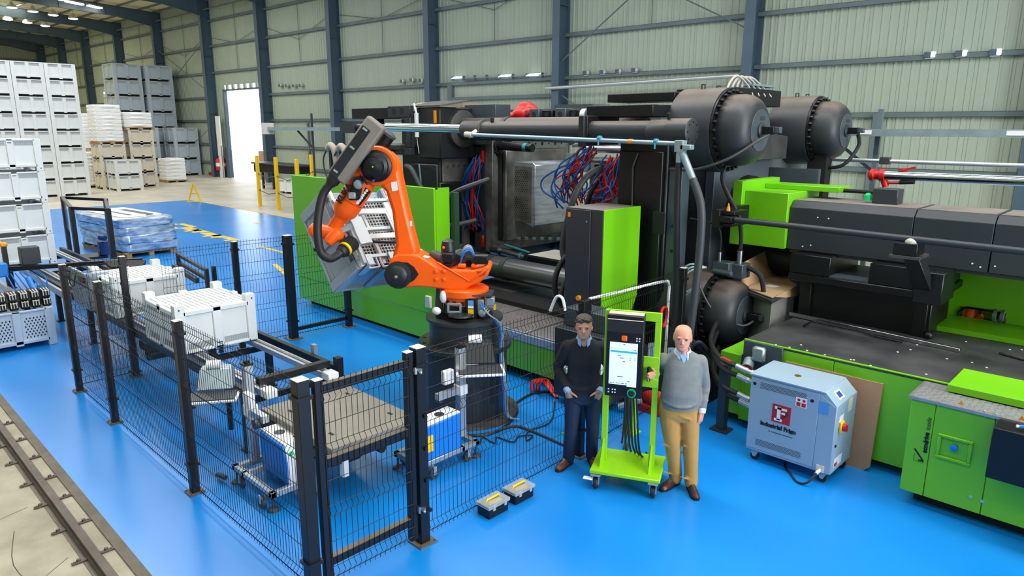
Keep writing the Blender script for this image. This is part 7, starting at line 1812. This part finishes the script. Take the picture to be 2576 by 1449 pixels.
a, b = AZ(655, 518), AZ(702, 528); c = AZ(745, 400, 2.33); d = AZ(782, 389, 2.33)
for z in (.75, 1.5):
    for p, q in ((a, b), (V((b.x, b.y, 0)), V((c.x, c.y, 0))), (V((c.x, c.y, 0)), V((d.x, d.y, 0)))):
        put('chain', MB().tube([V((p.x, p.y, z)), (V((p.x, p.y, z)) + V((q.x, q.y, z))) / 2 - V((0, 0, .12)), V((q.x, q.y, z))], .018, 5), M['dusty'], t)
p = AZ(490, 507)
t = thing('a_frame_barrier', 'small yellow A shaped barrier on the far edge of the blue floor', 'barrier', p)
ap = p + V((0, 0, .92)); r_ = V((.718, .696, 0))
for s_ in (-1, 1): put('leg', MB().bar(p + r_ * s_ * .3, ap, .07, .05, (1, 0, 0)), M['yellow'], t)
put('cross_bar', MB().bar(p + r_ * -.16 + V((0, 0, .4)), p + r_ * .16 + V((0, 0, .4)), .05, .05), M['yellow'], t)
put('foot', MB().bar(p - r_ * .4, p + r_ * .4, .2, .03), M['yellow'], t)
p = AZ(664, 474)
t = thing('black_trough', 'black trough on legs by the wall behind the yellow posts', 'trough', p)
q = p + V((3.6, .8, 0))
put('trough', MB().bar(p + V((-.2, 0, 1.25)), q + V((0, 0, 1.25)), 1.1, .5), M['black'], t, bevel=.06)
put('rim', MB().bar(p + V((-.3, 0, 1.55)), q + V((.2, 0, 1.45)), 1.3, .1), M['charcoal'], t, bevel=.03)
for w_ in (p, p + V((.9, .2, 0)), q):
    put('leg', MB().box(w_.x - .06, w_.x + .06, w_.y - .06, w_.y + .06, 0, 1.1), M['charcoal'], t)
put('stretcher', MB().bar(p + V((0, 0, .25)), p + V((.9, .2, .25)), .06, .06), M['alu'], t)
p = AZ(676, 452)
tag(put('brown_board', MB().obox(p + V((0, 0, 1.0)), (.42, .4, 0), (-.02, .02, 0), (0, 0, 1.0)), M['cardboard2']), 'brown board standing against the last column right of the doorway', 'board')
for k, px in enumerate((553, 564)):
    p = AZ(px, 444); p = p + (V((0, 0, 3.6)) - p).normalized() * .75
    t = thing('fire_extinguisher', 'red fire extinguisher on the blue column by the doorway, %s one' % ('left', 'right')[k], 'extinguisher', p, 0, 'fire extinguishers by the doorway')
    put('cylinder', MB().lathe((0, 0, .45), (0, 0, 1), [(0, .17), (.02, .2), (.75, .2), (.88, .1)], 18), M['red'], t, local=True)
    put('valve', MB().cyl((0, 0, 1.33), (0, 0, 1.48), .06, n=10).box(-.04, .16, -.03, .03, 1.42, 1.48), M['matte_black'], t, local=True)
    put('label', MB().lathe((0, 0, .75), (0, 0, 1), [(0, .203), (.25, .203)], 18), M['white'], t, local=True)
    put('wall_bracket', MB().box(-.06, .06, .12, .2, .0, 1.0), M['steel_blue'], t, local=True)
struct('baseboard_1', MB().bar(WP(-2.6, .06, .12), WP(-.8, .06, .12), .06, .24), M['red_dark'])
# two hooded grey hose arms behind the guard
t = thing('hose_stand', 'pair of grey bent hose arms standing behind the green guard left of the robot', 'hose', (-13.2, 8.6, 0))
for k, (px, py) in enumerate(((832, 366), (858, 368))):
    p = AY(px, py, 8.4)
    put('stand', MB().box(p.x - .1, p.x - .03, 8.4, 8.47, 0, p.z), M['charcoal'], t)
    put('arm', MB().tube(bez(p + V((-.12, 0, -.08)), p + V((0, 0, .0)), p + V((.14, 0, -.1)), p + V((.2, 0, -.35)), p + V((.22, 0, -.6)), n=6), .075, 10), mat('hose_beige', (172, 162, 148), .7), t)
    put('cable', MB().tube(bez(p + V((-.1, -.05, -.1)), p + V((-.25, -.05, -.3)), p + V((-.2, -.05, -.6)), p + V((.0, -.05, -.85)), n=6), .02, 6), M['rubber_grey'], t)
put('base_frame', MB().box(-14.5, -13.2, 8.3, 8.7, 0, .1), M['charcoal'], t)
